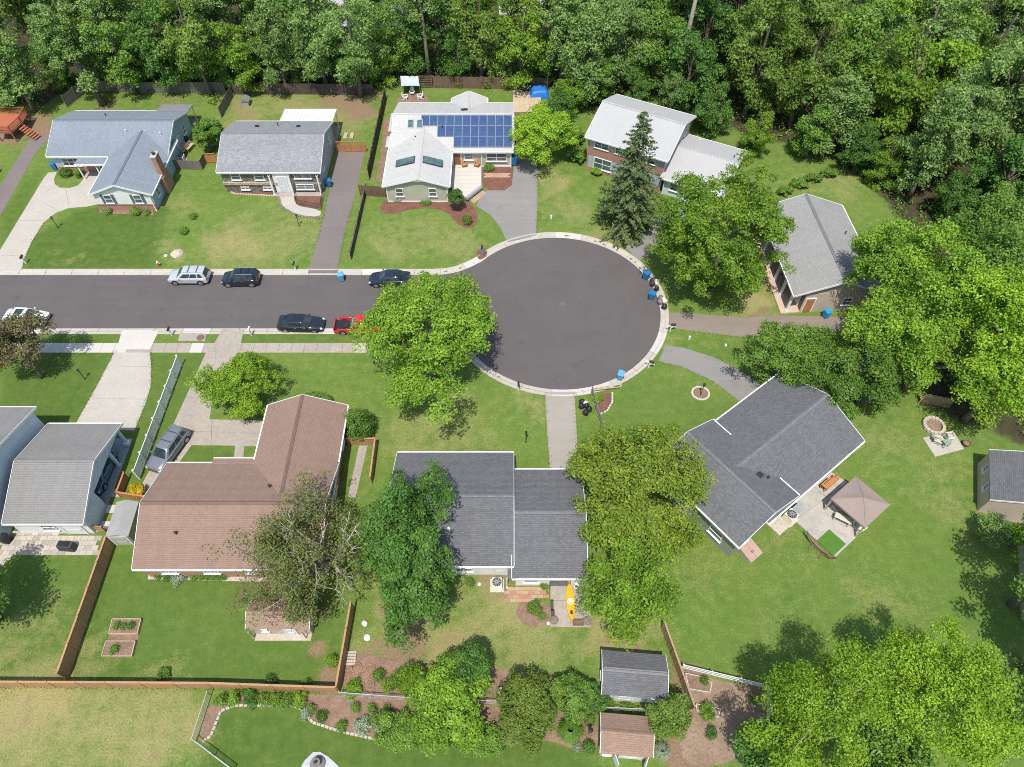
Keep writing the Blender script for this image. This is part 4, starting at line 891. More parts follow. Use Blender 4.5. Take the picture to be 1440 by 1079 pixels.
fence('tan timber fence leaning past the charcoal shed', [(930, 884), (971, 1000)], 1.6, 'capped', M_FW_TAN)
fence('white rail fence around the vegetable garden', [(958, 940), (1078, 969), (1078, 1010)], 1.0, 'pvcrail', M_WHITE, post_w=.09)
fence('thin wire fence with pale rail across the planted beds', [(480, 978), (570, 985), (660, 988), (773, 995), (897, 1001), (968, 1003)], .95, 'wire', M_GALV, M_WOOD_L, post_w=.06)
fence('thin wire fence at the bottom left corner of the beds', [(297, 978), (276, 1043), (330, 1084)], 1.0, 'wire', M_GALV, M_WOOD_L, post_w=.07)
fence('orange timber fence behind the yellow bush', [(181, 673), (171, 700), (209, 706)], 1.1, 'capped', M_FW_ORANGE)
fence('small timber trellis at the carport corner', [(124, 745), (149, 748)], 1.0, 'lattice', M_FW_NEW, name='trellis', cat='trellis')
fence('new timber fence beside the narrow path and clipped bush', [(491, 626), (530, 626), (523, 680)], 1.2, 'capped', M_FW_NEW)
fence('split rail fence between the pale driveway and the lamp lawn', [(832, 553), (838, 575), (850, 613)], 1.0, 'rail', M_FW_GREY)
fence('low split rail along the kerb beside the planted corner', [(834, 552), (872, 547)], .5, 'rail', M_WOOD_L)
fence('short timber fence behind the charcoal roofed corner house', [(1175, 576), (1199, 556)], 1.4, 'board', M_FW_NEW)
fence('timber fence in shade behind the fire pit', [(1292, 566), (1332, 574)], 1.5, 'board', M_FW_TAN)
fence('white vinyl slatted fence running down between two driveways', [(256, 514), (197, 674)], 1.5, 'picket', M_WHITE, post_w=.13, post_up=.12, step=1.9)
fence('pale scalloped picket fence at the right edge', [(1431, 755), (1436, 870), (1447, 885)], .9, 'picket', M_STONE, post_w=.08)
fence('pale picket fence at the lower right edge', [(1437, 925), (1447, 960)], .9, 'picket', M_STONE, post_w=.08)

# ---------------------------------------------------------------- cars
def loft(mb, rings):
    k = len(mb.v); n = len(rings[0]); mb.v += [tuple(p) for r in rings for p in r]
    for i in range(len(rings) - 1):
        for j in range(n): mb.f.append((k + i * n + j, k + i * n + (j + 1) % n, k + (i + 1) * n + (j + 1) % n, k + (i + 1) * n + j))
    mb.f.append(tuple(k + j for j in reversed(range(n)))); mb.f.append(tuple(k + (len(rings) - 1) * n + j for j in range(n)))
CAR_GLASS = mat_glass('car_glass', (.018, .03, .034), .03); CAR_GLASS.node_tree.nodes['Principled BSDF'].inputs['Specular IOR Level'].default_value = .45
M_HEAD = mat_plain('headlamp', (.6, .62, .62), .1, var=.1, spec=.8); M_TAIL = mat_plain('tail_lamp', (.35, .01, .01), .15, var=.1); M_RIM = mat_plain('wheel_rim', (.42, .43, .44), .3, .7, var=.15)
WHEEL = {}
def car(label, kind, loc, rz, paint, L, W, H, rails=False, glassroof=False):
    o = thing('parked_car' if kind != 'pickup' else 'pickup_truck', label, 'car' if kind != 'pickup' else 'pickup', loc, rz, 'cars parked around the street')
    w = W / 2
    # stations: (x/L from rear, belt height /H, width factor, floor height)
    T = {'sedan': [(.0, .50, .80, .42), (.012, .60, .88, .26), (.05, .66, .95, .22), (.2, .67, 1, .2), (.45, .645, 1, .2), (.68, .63, 1, .2), (.75, .61, .99, .2), (.9, .53, .95, .21), (.975, .45, .88, .24), (1.0, .38, .78, .32)],
         'suv': [(.0, .45, .82, .4), (.012, .58, .90, .28), (.05, .62, .96, .25), (.2, .63, 1, .24), (.45, .62, 1, .24), (.72, .61, 1, .24), (.79, .59, .99, .24), (.92, .53, .95, .25), (.98, .46, .88, .28), (1.0, .38, .78, .34)],
         'van': [(.0, .45, .86, .4), (.012, .55, .93, .28), (.05, .58, .97, .25), (.2, .58, 1, .24), (.45, .57, 1, .24), (.74, .56, 1, .24), (.82, .55, .99, .24), (.93, .5, .95, .25), (.98, .43, .88, .28), (1.0, .36, .78, .34)],
         'pickup': [(.0, .40, .9, .4), (.01, .55, .97, .34), (.05, .57, 1, .32), (.2, .57, 1, .3), (.405, .57, 1, .3), (.41, .60, 1, .3), (.72, .60, 1, .3), (.78, .58, .99, .3), (.93, .54, .96, .3), (.985, .46, .9, .32), (1.0, .38, .82, .38)]}[kind]
    rings = []
    for t, zt, wf, zb in T:
        x = (t - .5) * L; zt *= H; ww = w * wf; zm = zb + (zt - zb) * .55
        rings.append([(x, -ww * .86, zb), (x, -ww * .99, zb + .1), (x, -ww, zm), (x, -ww * .97, zt - .06), (x, -ww * .9, zt), (x, -ww * .45, zt + .025), (x, ww * .45, zt + .025), (x, ww * .9, zt), (x, ww * .97, zt - .06), (x, ww, zm), (x, ww * .99, zb + .1), (x, ww * .86, zb)])
    b = MB()
    if kind == 'pickup':
        xb = (.41 - .5) * L; front = [r for r in rings if r[0][0] >= xb - .03]; loft(b, front)
        zt = .57 * H; b.bx(-L / 2 + .03, xb, -w * .97, w * .97, .34, .62)
        for s in (-1, 1): b.box((-L / 4 - .21 + (xb + L / 4) / 2 - .02, s * (w - .06), (.4 + zt) / 2), (xb + L / 2 - .06, .11, zt - .36))
        b.bx(-L / 2 + .02, -L / 2 + .1, -w * .95, w * .95, .42, zt - .01)
    else: loft(b, rings)
    body = b.build('body', paint, o, smooth=True, bevel=.02 if kind == 'pickup' else 0)
    C = {'sedan': (.13, .74, .26, .58, .665), 'suv': (.015, .76, .07, .60, .625), 'van': (.012, .82, .05, .66, .57), 'pickup': (.415, .745, .445, .63, .60)}[kind]
    x0, x1, r0, r1 = [(c - .5) * L for c in C[:4]]; zb = C[4] * H - .03; zr = H - .035
    wb, wr = w * .9, w * .70
    def cab(f):           # ring at fraction f of cabin height
        e = f; xs0 = x0 + (r0 - x0) * e; xs1 = x1 + (r1 - x1) * e; ww = wb + (wr - wb) * e; z = zb + (zr - zb) * e
        return [(xs0, -ww * .93, z), (xs0 + .12, -ww, z), (xs1 - .14, -ww, z), (xs1, -ww * .90, z), (xs1 + .03, 0, z), (xs1, ww * .90, z), (xs1 - .14, ww, z), (xs0 + .12, ww, z), (xs0, ww * .93, z), (xs0 - .03, 0, z)]
    c = MB(); top = [(x * .93 + (r0 + r1) / 2 * .07, y * .9, H - .005) for x, y, z in cab(1)]
    loft(c, [cab(0), cab(.5), cab(1), top]); cb = c.build('cabin', paint, body, smooth=True)
    def glass(name, quad, push):
        n = (Vector(quad[1]) - Vector(quad[0])).cross(Vector(quad[3]) - Vector(quad[0])).normalized(); cen = sum((Vector(q) for q in quad), Vector()) / 4
        if n.dot(cen - Vector((cen.x * .6, 0, (zb + zr) / 2))) < 0: quad = quad[::-1]; n = -n
        vs = [Vector(q) + n * push for q in quad] + [Vector(q) - n * .01 for q in quad]
        MB().add(vs, [(0, 1, 2, 3), (7, 6, 5, 4), (0, 4, 5, 1), (1, 5, 6, 2), (2, 6, 7, 3), (3, 7, 4, 0)]).build(name, CAR_GLASS, o)
    A, B = cab(.06), cab(.93)
    ins = lambda p, q, t: tuple(Vector(p).lerp(Vector(q), t))
    glass('windscreen', [ins(A[3], A[5], .03), ins(A[5], A[3], .03), ins(B[5], B[3], .06), ins(B[3], B[5], .06)], .035)
    glass('rear_window', [ins(A[0], A[8], .08), ins(A[8], A[0], .08), ins(B[8], B[0], .1), ins(B[0], B[8], .1)], .035)
    cuts = {'sedan': [(.04, .22), (.25, .55), (.58, .95)], 'suv': [(.05, .24), (.28, .57), (.6, .94)], 'van': [(.04, .28), (.31, .62), (.65, .94)], 'pickup': [(.08, .3), (.36, .92)]}[kind]
    A, B = cab(.12), cab(.88)
    for i, j in ((1, 2), (7, 6)):
        for t0, t1 in cuts: glass('side_window', [ins(A[i], A[j], t0), ins(A[i], A[j], t1), ins(B[i], B[j], t1 * .98), ins(B[i], B[j], t0 * .9 + .05)], .012)
    if glassroof: MB().box(((r0 + r1) / 2, 0, H + .001), ((r1 - r0) * .6, wr * 1.2, .012)).build('sunroof', CAR_GLASS, o)
    if rails:
        for s in (-1, 1): MB().tube([(r0 + .1, s * wr * .86, H - .01), (r0 + .25, s * wr * .86, H + .06), (r1 - .25, s * wr * .86, H + .06), (r1 - .1, s * wr * .86, H - .01)], .022, 5).build('roof_rail', M_ALU, o)
        for t in (.3, .7): MB().box((r0 + (r1 - r0) * t, 0, H + .075), (.06, wr * 1.74, .03)).build('roof_bar', M_DARK, o)
    # wheels
    rw = .34 if kind != 'sedan' else .32
    if rw not in WHEEL:
        wh = MB(); wh.tube([(0, -.11, 0), (0, -.10, 0), (0, .10, 0), (0, .11, 0)], [rw - .03, rw, rw, rw - .03], 20); q = wh.build('wheel', M_RUBBER, o, smooth=True)
        rm = MB(); rm.tube([(0, -.118, 0), (0, .118, 0)], [rw * .66, rw * .66], 20)
        for k in range(5): a = k * 2 * math.pi / 5; rm.bar((0, -.125, 0), (rw * .6 * math.cos(a), -.125, rw * .6 * math.sin(a)), .06, .02, (0, 1, 0)); rm.bar((0, .125, 0), (rw * .6 * math.cos(a), .125, rw * .6 * math.sin(a)), .06, .02, (0, 1, 0))
        rm.build('rim', M_RIM, q, smooth=True); WHEEL[rw] = q
    for i, (tx, s) in enumerate(((.185, -1), (.185, 1), (.82, -1), (.82, 1))):
        q = WHEEL[rw]
        if q.parent is not o or i: q = copy_tree(q, o)
        q.location = ((tx - .5) * L, s * (w - .10), rw)
        MB().tube([((tx - .5) * L, s * (w - .12), rw + .02), ((tx - .5) * L, s * (w + .004), rw + .02)], [rw + .07, rw + .06], 20).build('wheel_arch', M_BLACK, body)
    # lamps, bumpers, grille, mirrors, handles
    fz, rzz = .40 * H, .52 * H
    for s in (-1, 1):
        MB().box((L / 2 - .16, s * w * .70, fz + .03), (.26, w * .34, .13), rz=-s * .45, ry=.35).build('headlight', M_HEAD, o, bevel=.03)
        MB().box((-L / 2 + .06, s * w * .76, rzz), (.16, w * .22, .2 if kind != 'sedan' else .14), rz=s * .25).build('taillight', M_TAIL, o, bevel=.03)
        MB().box((x1 - .32, s * (w + .07), zb + .08), (.13, .2, .13)).build('mirror', paint if kind != 'pickup' else M_BLACK, o, bevel=.03)
        for t in ((.42, .62) if kind != 'pickup' else (.5,)): MB().box(((t - .5) * L, s * w * 1.0, .56 * H - .02), (.2, .03, .03)).build('door_handle', M_ALU, o)
        MB().box((0, s * (w - .01), .3), (L * .42, .05, .06)).build('sill_trim', M_BLACK, o)
    MB().box((L / 2 - .03, 0, .34 * H), (.1, w * .9, .16)).build('grille', M_BLACK, o, bevel=.02); MB().box((L / 2 - .06, 0, .26), (.14, w * 1.5, .1)).build('bumper', M_BLACK if kind != 'pickup' else M_ALU, o, bevel=.02)
    MB().box((-L / 2 + .05, 0, .32), (.14, w * 1.6, .12)).build('bumper', M_BLACK if kind != 'pickup' else M_ALU, o, bevel=.02); MB().box((-L / 2 - .004, 0, .4 * H), (.02, .34, .12)).build('number_plate', M_BEIGE, o)
    MB().bx(-L * .46, L * .46, -w * .8, w * .8, .16, .3).build('underbody', M_BLACK, o)
    return o
P_SILV = mat_paint('paint_silver', (.52, .55, .58), .25, .6, .3); P_BLACK = mat_paint('paint_black', (.010, .014, .022), .12); P_NAVY = mat_paint('paint_navy', (.008, .014, .03), .12); P_RED = mat_paint('paint_red', (.55, .018, .02), .22)
P_WHITE = mat_paint('paint_white', (.70, .72, .72), .25); P_GREY = mat_paint('paint_grey', (.19, .20, .22), .25, .6, .3); P_TEAL = mat_paint('paint_teal', (.06, .13, .17), .15); P_SKY = mat_paint('paint_pale_blue', (.42, .52, .62), .25)
def carpos(px, py): p = G(px, py, RZ); return (p.x, p.y, RZ)
car('silver compact SUV parked at the top kerb, facing left', 'suv', carpos(269, 393.5), R(180), P_SILV, 4.5, 1.85, 1.62, rails=True)
car('black boxy SUV parked behind the silver SUV', 'suv', carpos(341, 396.5), R(181), P_NAVY, 4.15, 1.8, 1.62, rails=True)
car('dark sedan half hidden by the street tree at the top kerb', 'sedan', carpos(549, 397), R(180), P_NAVY, 4.6, 1.82, 1.45)
car('black sedan parked in front of the red pickup', 'sedan', carpos(425, 460), R(-2), P_BLACK, 4.9, 1.86, 1.46)
pk = car('red pickup truck with open bed beside the street tree', 'pickup', carpos(506, 463), R(0), P_RED, 5.2, 1.82, 1.65)
MB().bx(-2.5, -.5, -.72, .72, .62, .66).build('bed_liner', M_BLACK, pk); MB().lathe([(.16, .67), (.3, .68), (.33, .75), (.3, .84), (.16, .86)], 16, (-1.3, -.1)).build('spare_wheel', M_RUBBER, pk, smooth=True); MB().bx(-.75, -.5, -.7, .7, .66, .98).build('tool_box', M_ALU, pk)
car('white car with tinted sunroof at the left edge', 'sedan', carpos(41, 451), R(-3), P_WHITE, 4.5, 1.8, 1.45, glassroof=True)
p0, p1 = G(258, 612), G(222, 662); d = p1 - p0
car('silver grey wagon with roof bars nosing down the beige driveway', 'suv', (*((p0 + p1) / 2).to_2d(), .05), math.atan2(d.y, d.x), P_GREY, 4.8, 1.85, 1.6, rails=True)
car('dark teal car under the carport roof', 'sedan', (-37.9, 32.2, .05), R(-92), P_TEAL, 4.4, 1.8, 1.45)
p0, p1 = G(945, 313), G(967, 290); d = p1 - p0
car('pale blue van parked under the round tree, half hidden', 'van', (*G(958, 300).to_2d(), .02), math.atan2(d.y, d.x), P_SKY, 4.9, 1.95, 1.8)

# ---------------------------------------------------------------- street furniture
def mailbox(label, px, py, style='black', toward=0.0, arm=False):
    p = G(px, py); o = thing('mailbox', label, 'mailbox', p, toward, 'mailboxes along the kerb'); pm = {'black': M_WHITE, 'white': M_WHITE, 'stone': M_STONE_D, 'wood': M_WOOD_L}[style]; bm_ = M_WHITE if style == 'white' else M_DARK
    b = MB().box((0, 0, .55), (.11, .11, 1.1)); 
    if arm: b.box((0, -.22, .85), (.09, .6, .09)); b.bar((0, .0, .5), (0, -.35, .82), .06); b.box((0, .3, .85), (.09, .3, .09))
    if style == 'stone': b = MB().box((0, 0, .45), (.5, .5, .9), taper=.85)
    b.build('post', pm, o); z = 1.0 if style != 'stone' else 1.0; y = -.2 if arm else 0
    prof = [(-.1, 0), (.1, 0), (.1, .12), (.07, .19), (0, .22), (-.07, .19), (-.1, .12)]; m = MB(); loft(m, [[(x, y - .27, z + zz) for x, zz in prof], [(x, y + .27, z + zz) for x, zz in prof]]); x_ = m.build('box', bm_, o)
    MB().box((.115, y, z + .18), (.015, .05, .16)).build('flag', M_RED, x_); return o
mailbox('white post mailbox at the foot of the curved concrete driveway', 37, 371, 'black'); mailbox('black mailbox on a white post beside the purplish driveway', 416, 380); mailbox('dark mailbox on white post on the little grass square', 242, 472); mailbox('white mailbox on the verge left of the black sedan', 354, 472, 'white')
mailbox('stone pillar mailbox in a red mulch bed at the circle', 678, 357, 'stone'); mailbox('black mailbox on white post below the spruce', 871, 341); mailbox('white cross armed mailbox by the brown driveway', 942, 466, 'black', R(90), True); mailbox('white cross armed mailbox beside the grey curving driveway', 912, 517, 'black', R(60), True); mailbox('black mailbox on white post at the bottom of the circle', 729, 549)
def lamp(label, px, py, h=1.75, ring=False):
    p = G(px, py); o = thing('lamp_post', label, 'lamp post', p, 0, 'front lawn lamp posts'); MB().tube([(0, 0, 0), (0, 0, .15), (0, 0, .16), (0, 0, h - .3)], [.07, .07, .04, .035], 8).build('pole', M_DARK, o, smooth=True)
    MB().lathe([(.05, h - .3), (.10, h - .27), (.13, h - .05), (.13, h - .04)], 6).build('lantern', M_GLASS, o); MB().lathe([(.16, h - .04), (.15, h), (.03, h + .12), (.01, h + .18)], 6).build('lantern_cap', M_DARK, o)
    MB().box((0, 0, h - .42), (.4, .03, .03)).build('ladder_bar', M_DARK, o); return o
lamp('black lamp post on the lawn left of the wide concrete driveway', 119.8, 533.5, 1.6); lamp('black lamp post on the lawn above the central house', 739.5, 622, 1.8); lamp('black lamp post in a round stone edged bed', 985, 556, 1.9); lamp('black lamp post inside the curve of the left driveway', 82, 321, 1.7); lamp('pale lamp post on the lawn before the stone fronted house', 421, 318, 1.7)
def bin_(label, px, py, mat, rz=0.0, z=0.0, s=1.0, lid=None, tilt=0.0):
    p = G(px, py, z); o = thing('wheeled_bin', label, 'bin', p, rz, 'wheeled bins'); o.scale = (s, s, s); o.rotation_euler.x = tilt
    vs = [(-.25, -.28, .08), (.25, -.28, .08), (.25, .25, .08), (-.25, .25, .08), (-.31, -.38, .95), (.31, -.38, .95), (.31, .34, .95), (-.31, .34, .95)]
    MB().add(vs, [(3, 2, 1, 0), (4, 5, 6, 7), (0, 1, 5, 4), (1, 2, 6, 5), (2, 3, 7, 6), (3, 0, 4, 7)]).build('body', mat, o, bevel=.03)
    l = MB().box((0, -.03, 1.0), (.66, .78, .06)); l.box((0, -.03, 1.045), (.5, .6, .04)); l.build('lid', lid or mat, o, bevel=.02)
    MB().tube([(-.28, .4, .93), (.28, .4, .93)], .025, 6).build('handle', mat, o)
    for sx in (-1, 1): MB().tube([(sx * .27, .27, .13), (sx * .33, .27, .13)], [.13, .13], 12).build('wheel', M_RUBBER, o, smooth=True)
    return o
bin_('pale blue wheeled bin on the kerb by the purplish driveway', 481, 394, M_BLUE_LT, R(8), RZ); bin_('blue bin tilted at the kerb nearest the white cars driveway', 908, 392, M_BLUE_BIN, R(35), RZ); bin_('blue recycling bin at the kerb under the round tree', 916, 420, M_BLUE_BIN, R(60), RZ, .95); bin_('pale blue bin standing alone in the turning circle', 872, 533, M_BLUE_LT, R(-20), RZ)
bin_('blue wheeled bin at the side of the stone fronted house', 463, 262, M_BLUE_BIN, R(-70)); bin_('blue bin beside the left corner of the blue house', 79, 238, M_BLUE_BIN, R(10)); bin_('tall blue bin at the corner of the solar roof house', 723, 232, M_BLUE_BIN, R(90), s=1.25); bin_('black wheeled bin on the pavers at the left edge', 12, 762, M_BLACK, R(-8), s=1.0); bin_('bright blue bin beside the columned house wall', 1160, 446, mat_plain('bin_bright', (.02, .28, .55), .4), R(20))
def rubbish(label, px, py, n, cols):
    p = G(px, py); o = thing('rubbish_pile', label, 'rubbish bags', p)
    for i in range(n):
        a = i * 2.4; r = .18 + .28 * (i % 3) / 2 * 1.3; prof = [(.05, 0), (.3, .06), (.36, .22), (.28, .42), (.1, .52), (.04, .6)]; mb = MB().lathe([(q * random.uniform(.85, 1.1), z) for q, z in prof], 9); mb.v = [(x * random.uniform(.85, 1.12), y * random.uniform(.85, 1.12), z) for x, y, z in mb.v]
        mb.build('bag', cols[i % len(cols)], o, smooth=2, loc=(r * math.cos(a) * .9, r * 1.6 * math.sin(a), 0))
rubbish('heap of black rubbish bags and boxes beside the pale driveway', 822, 572, 6, [M_BLACK, M_BLACK, M_BLACK, M_BEIGE]); rubbish('pile of bags and boxes on the kerb between two blue bins', 921, 400, 5, [M_BEIGE, M_DARK, M_BLACK]); rubbish('heap of white and dark bags at the kerb under the round tree', 932, 425, 5, [M_BEIGE, M_STONE_D, M_BLACK])
def disc(name, label, cat, px, py, r, z, mat, h=.03):
    p = G(px, py, z); o = MB().lathe([(r * .98, 0), (r, h * .6), (r * .93, h), (r * .8, h), (r * .78, h * .7), (.01, h * .75)], 24).build(name, mat, None, smooth=True, loc=(p.x, p.y, z)); return tag(o, label, cat)
disc('manhole_cover', 'rusty round manhole cover in the concrete apron', 'manhole', 282, 475, .42, .028, mat_plain('iron_rusty', (.16, .10, .075), .8)); disc('manhole_cover', 'worn grey manhole cover in the middle of the circle', 'manhole', 791, 429, .42, RZ + .004, mat_plain('iron_grey', (.115, .108, .105), .7), .015)
# small things on the front lawns
def boulder(label, px, py, r, mat=None, name='boulder', cat='boulder', flat=.5):
    bm = bmesh.new(); bmesh.ops.create_icosphere(bm, subdivisions=2, radius=r); rr = random.Random(px * 7 + py)
    for v in bm.verts: v.co *= rr.uniform(.8, 1.15); v.co.z = max(v.co.z * flat, -.05) + .03
    me = bpy.data.meshes.new(name); bm.to_mesh(me); bm.free(); uvmap(me); me.materials.append(mat or M_STONE); o = link(name, me); o.location = G(px, py); return tag(o, label, cat)
boulder('pale flat rock on the lawn above the silver SUV', 249, 357, .75); boulder('small white stone beside the pale flat rock', 233, 360, .22, M_WHITE)
h = thing('fire_hydrant', 'red and white fire hydrant near the kerb', 'fire hydrant', G(224, 374)); MB().lathe([(.16, 0), (.16, .06), (.11, .08), (.11, .5), (.14, .52), (.14, .56)], 12).build('barrel', M_RED, h, smooth=True); MB().lathe([(.13, .56), (.11, .66), (.04, .72), (.04, .78)], 12).build('bonnet', M_WHITE, h, smooth=True); MB().tube([(-.2, 0, .4), (.2, 0, .4)], .06, 8).build('nozzle', M_WHITE, h, smooth=True)
def marker(label, px, py, h=.5): o = thing('utility_marker', label, 'utility marker', G(px, py)); MB().box((0, 0, h / 2), (.2, .2, h)).build('body', M_WHITE, o, bevel=.02); MB().box((0, 0, h + .03), (.24, .24, .06), taper=.6).build('cap', M_WHITE, o)
marker('small white utility marker on the lawn left of the spruce', 775, 308); marker('white utility box on the lawn beside the brown driveway', 969, 477, .4); marker('tiny white valve cover on the lawn of the columned house', 1020, 487, .25)

# ---------------------------------------------------------------- garden and patio things
def adirondack(label, px, py, rz, mat, group=None, z=0.0, name='garden_chair'):
    o = thing(name, label, 'chair', G(px, py, z), rz, group); s = MB()
    for i in range(6): s.box((0, -.28 + i * .1, .36 - i * .03), (.5, .085, .025), rx=.25)
    s.build('seat', mat, o); b = MB()
    for i in range(5): b.box((-.2 + i * .1, .36 + .0, .66 - abs(i - 2) * .02), (.085, .025, .72 - abs(i - 2) * .06), rx=-.35)
    b.build('backrest', mat, o)
    for sx in (-1, 1): MB().box((sx * .32, -.02, .55), (.12, .66, .025)).build('armrest', mat, o); MB().box((sx * .29, -.28, .28), (.04, .1, .56)).build('leg', mat, o); MB().bar((sx * .26, -.2, .3), (sx * .26, .45, .03), .04, .1).build('leg', mat, o)
    return o
adirondack('orange timber armchair left on the white terrace', 653, 234, R(20), M_WOOD_O, 'orange terrace chairs', .372); adirondack('orange timber armchair right on the white terrace', 671, 234, R(-25), M_WOOD_O, 'orange terrace chairs', .372)
for lab, px, py, rz in (('white chair left of the round gravel pit behind the solar roof', 570, 140, 80), ('white chair at the far side of the round gravel pit', 580, 133, 0), ('white chair right of the round gravel pit behind the solar roof', 591, 139, -70)): adirondack(lab, px, py, R(rz), M_WHITE, 'white chairs round the gravel pit')
struct(sheet('gravel_circle', [G(580, 142).to_2d() + Vector((2.3 * math.cos(a), 2.1 * math.sin(a))) for a in np.linspace(0, 6.28, 24)[:-1]], .016, M_MULCH_BR), 'round brown gravel seating area', 'gravel')
def bed(name, label, pts, mat, z=.018, sm=2, cat='planting bed'): return struct(sheet(name, smooth_poly(GP(pts), sm) if sm else GP(pts), z, mat), label, cat)
bed('mulch_bed', 'red mulch bed curving before the solar roof house', [(534, 292), (540, 282), (570, 280), (600, 283), (630, 286), (634, 268), (660, 282), (672, 300), (670, 318), (655, 322), (640, 312), (628, 297), (600, 292), (570, 296), (550, 302), (538, 300)], M_MULCH)
bed('mulch_bed', 'red mulch square beside the grey driveway', [(678, 231), (720, 231), (722, 240), (719, 268), (680, 268), (677, 250)], M_MULCH, .02, 1); bed('mulch_bed', 'round red mulch bed at the stone mailbox', [(671, 352), (683, 348), (686, 358), (676, 366), (670, 362)], M_MULCH)
bed('mulch_bed', 'narrow brown strip along the dark fence', [(540, 165), (551, 170), (548, 200), (541, 256), (528, 256), (536, 215)], M_MULCH_BR, .016, 0)
bed('planting_bed', 'planting strip under the blue house front windows', [(139, 292), (215, 294), (216, 303), (140, 300)], M_MULCH_BR, .018, 0)
bed('planting_bed', 'planting strip along the brown house rear wall', [(209, 803), (360, 806), (440, 812), (440, 820), (350, 818), (208, 815)], M_STONE, .02, 0)
bed('mulch_bed', 'oval mulch bed beside the kayak patio', [(728, 850), (745, 842), (775, 850), (776, 878), (755, 884), (735, 878), (725, 865)], M_MULCH_BR); bed('mulch_bed', 'brown mulch bed under the shrubs beyond the central lawn', [(480, 930), (520, 920), (545, 928), (600, 930), (700, 940), (830, 960), (850, 1000), (700, 990), (560, 985), (482, 975)], M_MULCH_BR)
bed('mulch_bed', 'long brown mulch bed curving along the bottom lawn', [(298, 978), (420, 976), (480, 978), (640, 990), (840, 1000), (843, 1062), (800, 1052), (770, 1040), (700, 1050), (600, 1050), (530, 1038), (480, 1028), (445, 1018), (425, 996), (400, 992), (330, 992), (310, 1000), (296, 1035), (285, 1043), (280, 1030)], M_MULCH_BR, .02)
bed('mulch_bed', 'bare earth vegetable plot inside the white fence', [(962, 945), (1076, 972), (1076, 1050), (1000, 1082), (960, 1070), (955, 1040), (975, 1005)], M_SOIL, .014, 1)
struct(sheet('path', GP([(505, 627), (517, 627), (500, 700), (489, 700)]), .02, M_CONC_OLD), 'narrow slab path behind the clipped bush', 'path')
# cobbles and edging
def edging(label, pts, n_skip=1, r=.11, mat=None, closed=False, world=False):
    o = link('stone_edging', None); tag(o, label, 'edging'); P = [Vector((p[0], p[1])) for p in pts] if world else GP(pts)
    if closed: P = P + [P[0]]
    o.location = (P[0].x, P[0].y, 0); i = 0; me = None
    for a, b in zip(P, P[1:]):
        n = max(1, int((b - a).length / (r * 2.3)))
        for k in range(n):
            q = a.lerp(b, (k + .5) / n)
            if me is None: s_ = MB().box((0, 0, .05), (r * 2.1, r * 1.5, .16)).build('stone', mat or M_STONE, o, bevel=.03); me = s_.data
            else: s_ = link('stone', me, o)
            s_.location = (q.x - P[0].x, q.y - P[0].y, random.uniform(-.02, .01)); s_.rotation_euler.z = math.atan2((b - a).y, (b - a).x) + random.uniform(-.1, .1); s_.scale = (1, 1, random.uniform(.8, 1.2))
    return o
c = G(985, 553.5); edging('pale stone ring around the lawn lamp post', [(c.x + .85 * math.cos(a), c.y + .8 * math.sin(a)) for a in np.linspace(0, 6.28, 20)[:-1]], closed=True, world=True, r=.13, mat=M_CONC_NEW); struct(sheet('mulch_bed', [(c.x + .8 * math.cos(a), c.y + .75 * math.sin(a)) for a in np.linspace(0, 6.28, 20)[:-1]], .018, M_MULCH_BR), 'round mulch bed at the lamp post', 'planting bed')
bed('mulch_bed', 'half round mulch corner beside the split rail', [(836, 556), (850, 552), (860, 553), (860, 565), (852, 578), (842, 582)], M_MULCH, .018, 1); edging('pale edging of the half round corner bed', [(861, 552), (861, 566), (853, 579), (843, 583)], r=.12, mat=M_CONC_NEW)
edging('stone edging along the bottom mulch bed and lawn', [(285, 1043), (297, 1035), (311, 1000), (330, 992), (400, 992), (420, 994), (440, 1016), (480, 1029), (530, 1040)], r=.14)
edging('low stone edging before the stone fronted house', [(318, 266), (330, 273), (388, 276)], r=.14); bed('planting_bed', 'red brick planting strip before the stone fronted house', [(319, 262), (390, 266), (390, 274), (330, 272)], M_MULCH, .018, 0)
# curved walk and planter of the stone fronted house
struct(sheet('path', smooth_poly(GP([(392, 256), (414, 256), (412, 280), (420, 290), (452, 296), (450, 306), (420, 303), (398, 292), (391, 278)]), 1), .05, M_CONC), 'curved concrete walk to the white entrance', 'path')
bed('planting_bed', 'mulched planter inside the curved walk', [(416, 275), (454, 275), (452, 294), (425, 292), (414, 286)], M_MULCH, .06, 1); edging('low wall stones around the curved walk', [(391, 272), (396, 292), (419, 304), (450, 308)], r=.16, mat=M_STONE_D)
r_ = thing('railing', 'black iron railing along the planter by the white entrance', 'railing', G(415, 274)); O = G(415, 274)
for a, b in (((415, 274), (418, 289)), ((418, 289), (452, 296)), ((455, 272), (452, 296))):
    A, B = G(*a) - O, G(*b) - O; m = MB(); m.bar(A + Vector((0, 0, .9)), B + Vector((0, 0, .9)), .04); n = int((B - A).length / .25) + 1
    for i in range(n + 1): q = A.lerp(B, i / n); m.bar(q, q + Vector((0, 0, .9)), .025)
    m.build('rail', M_DARK, r_)
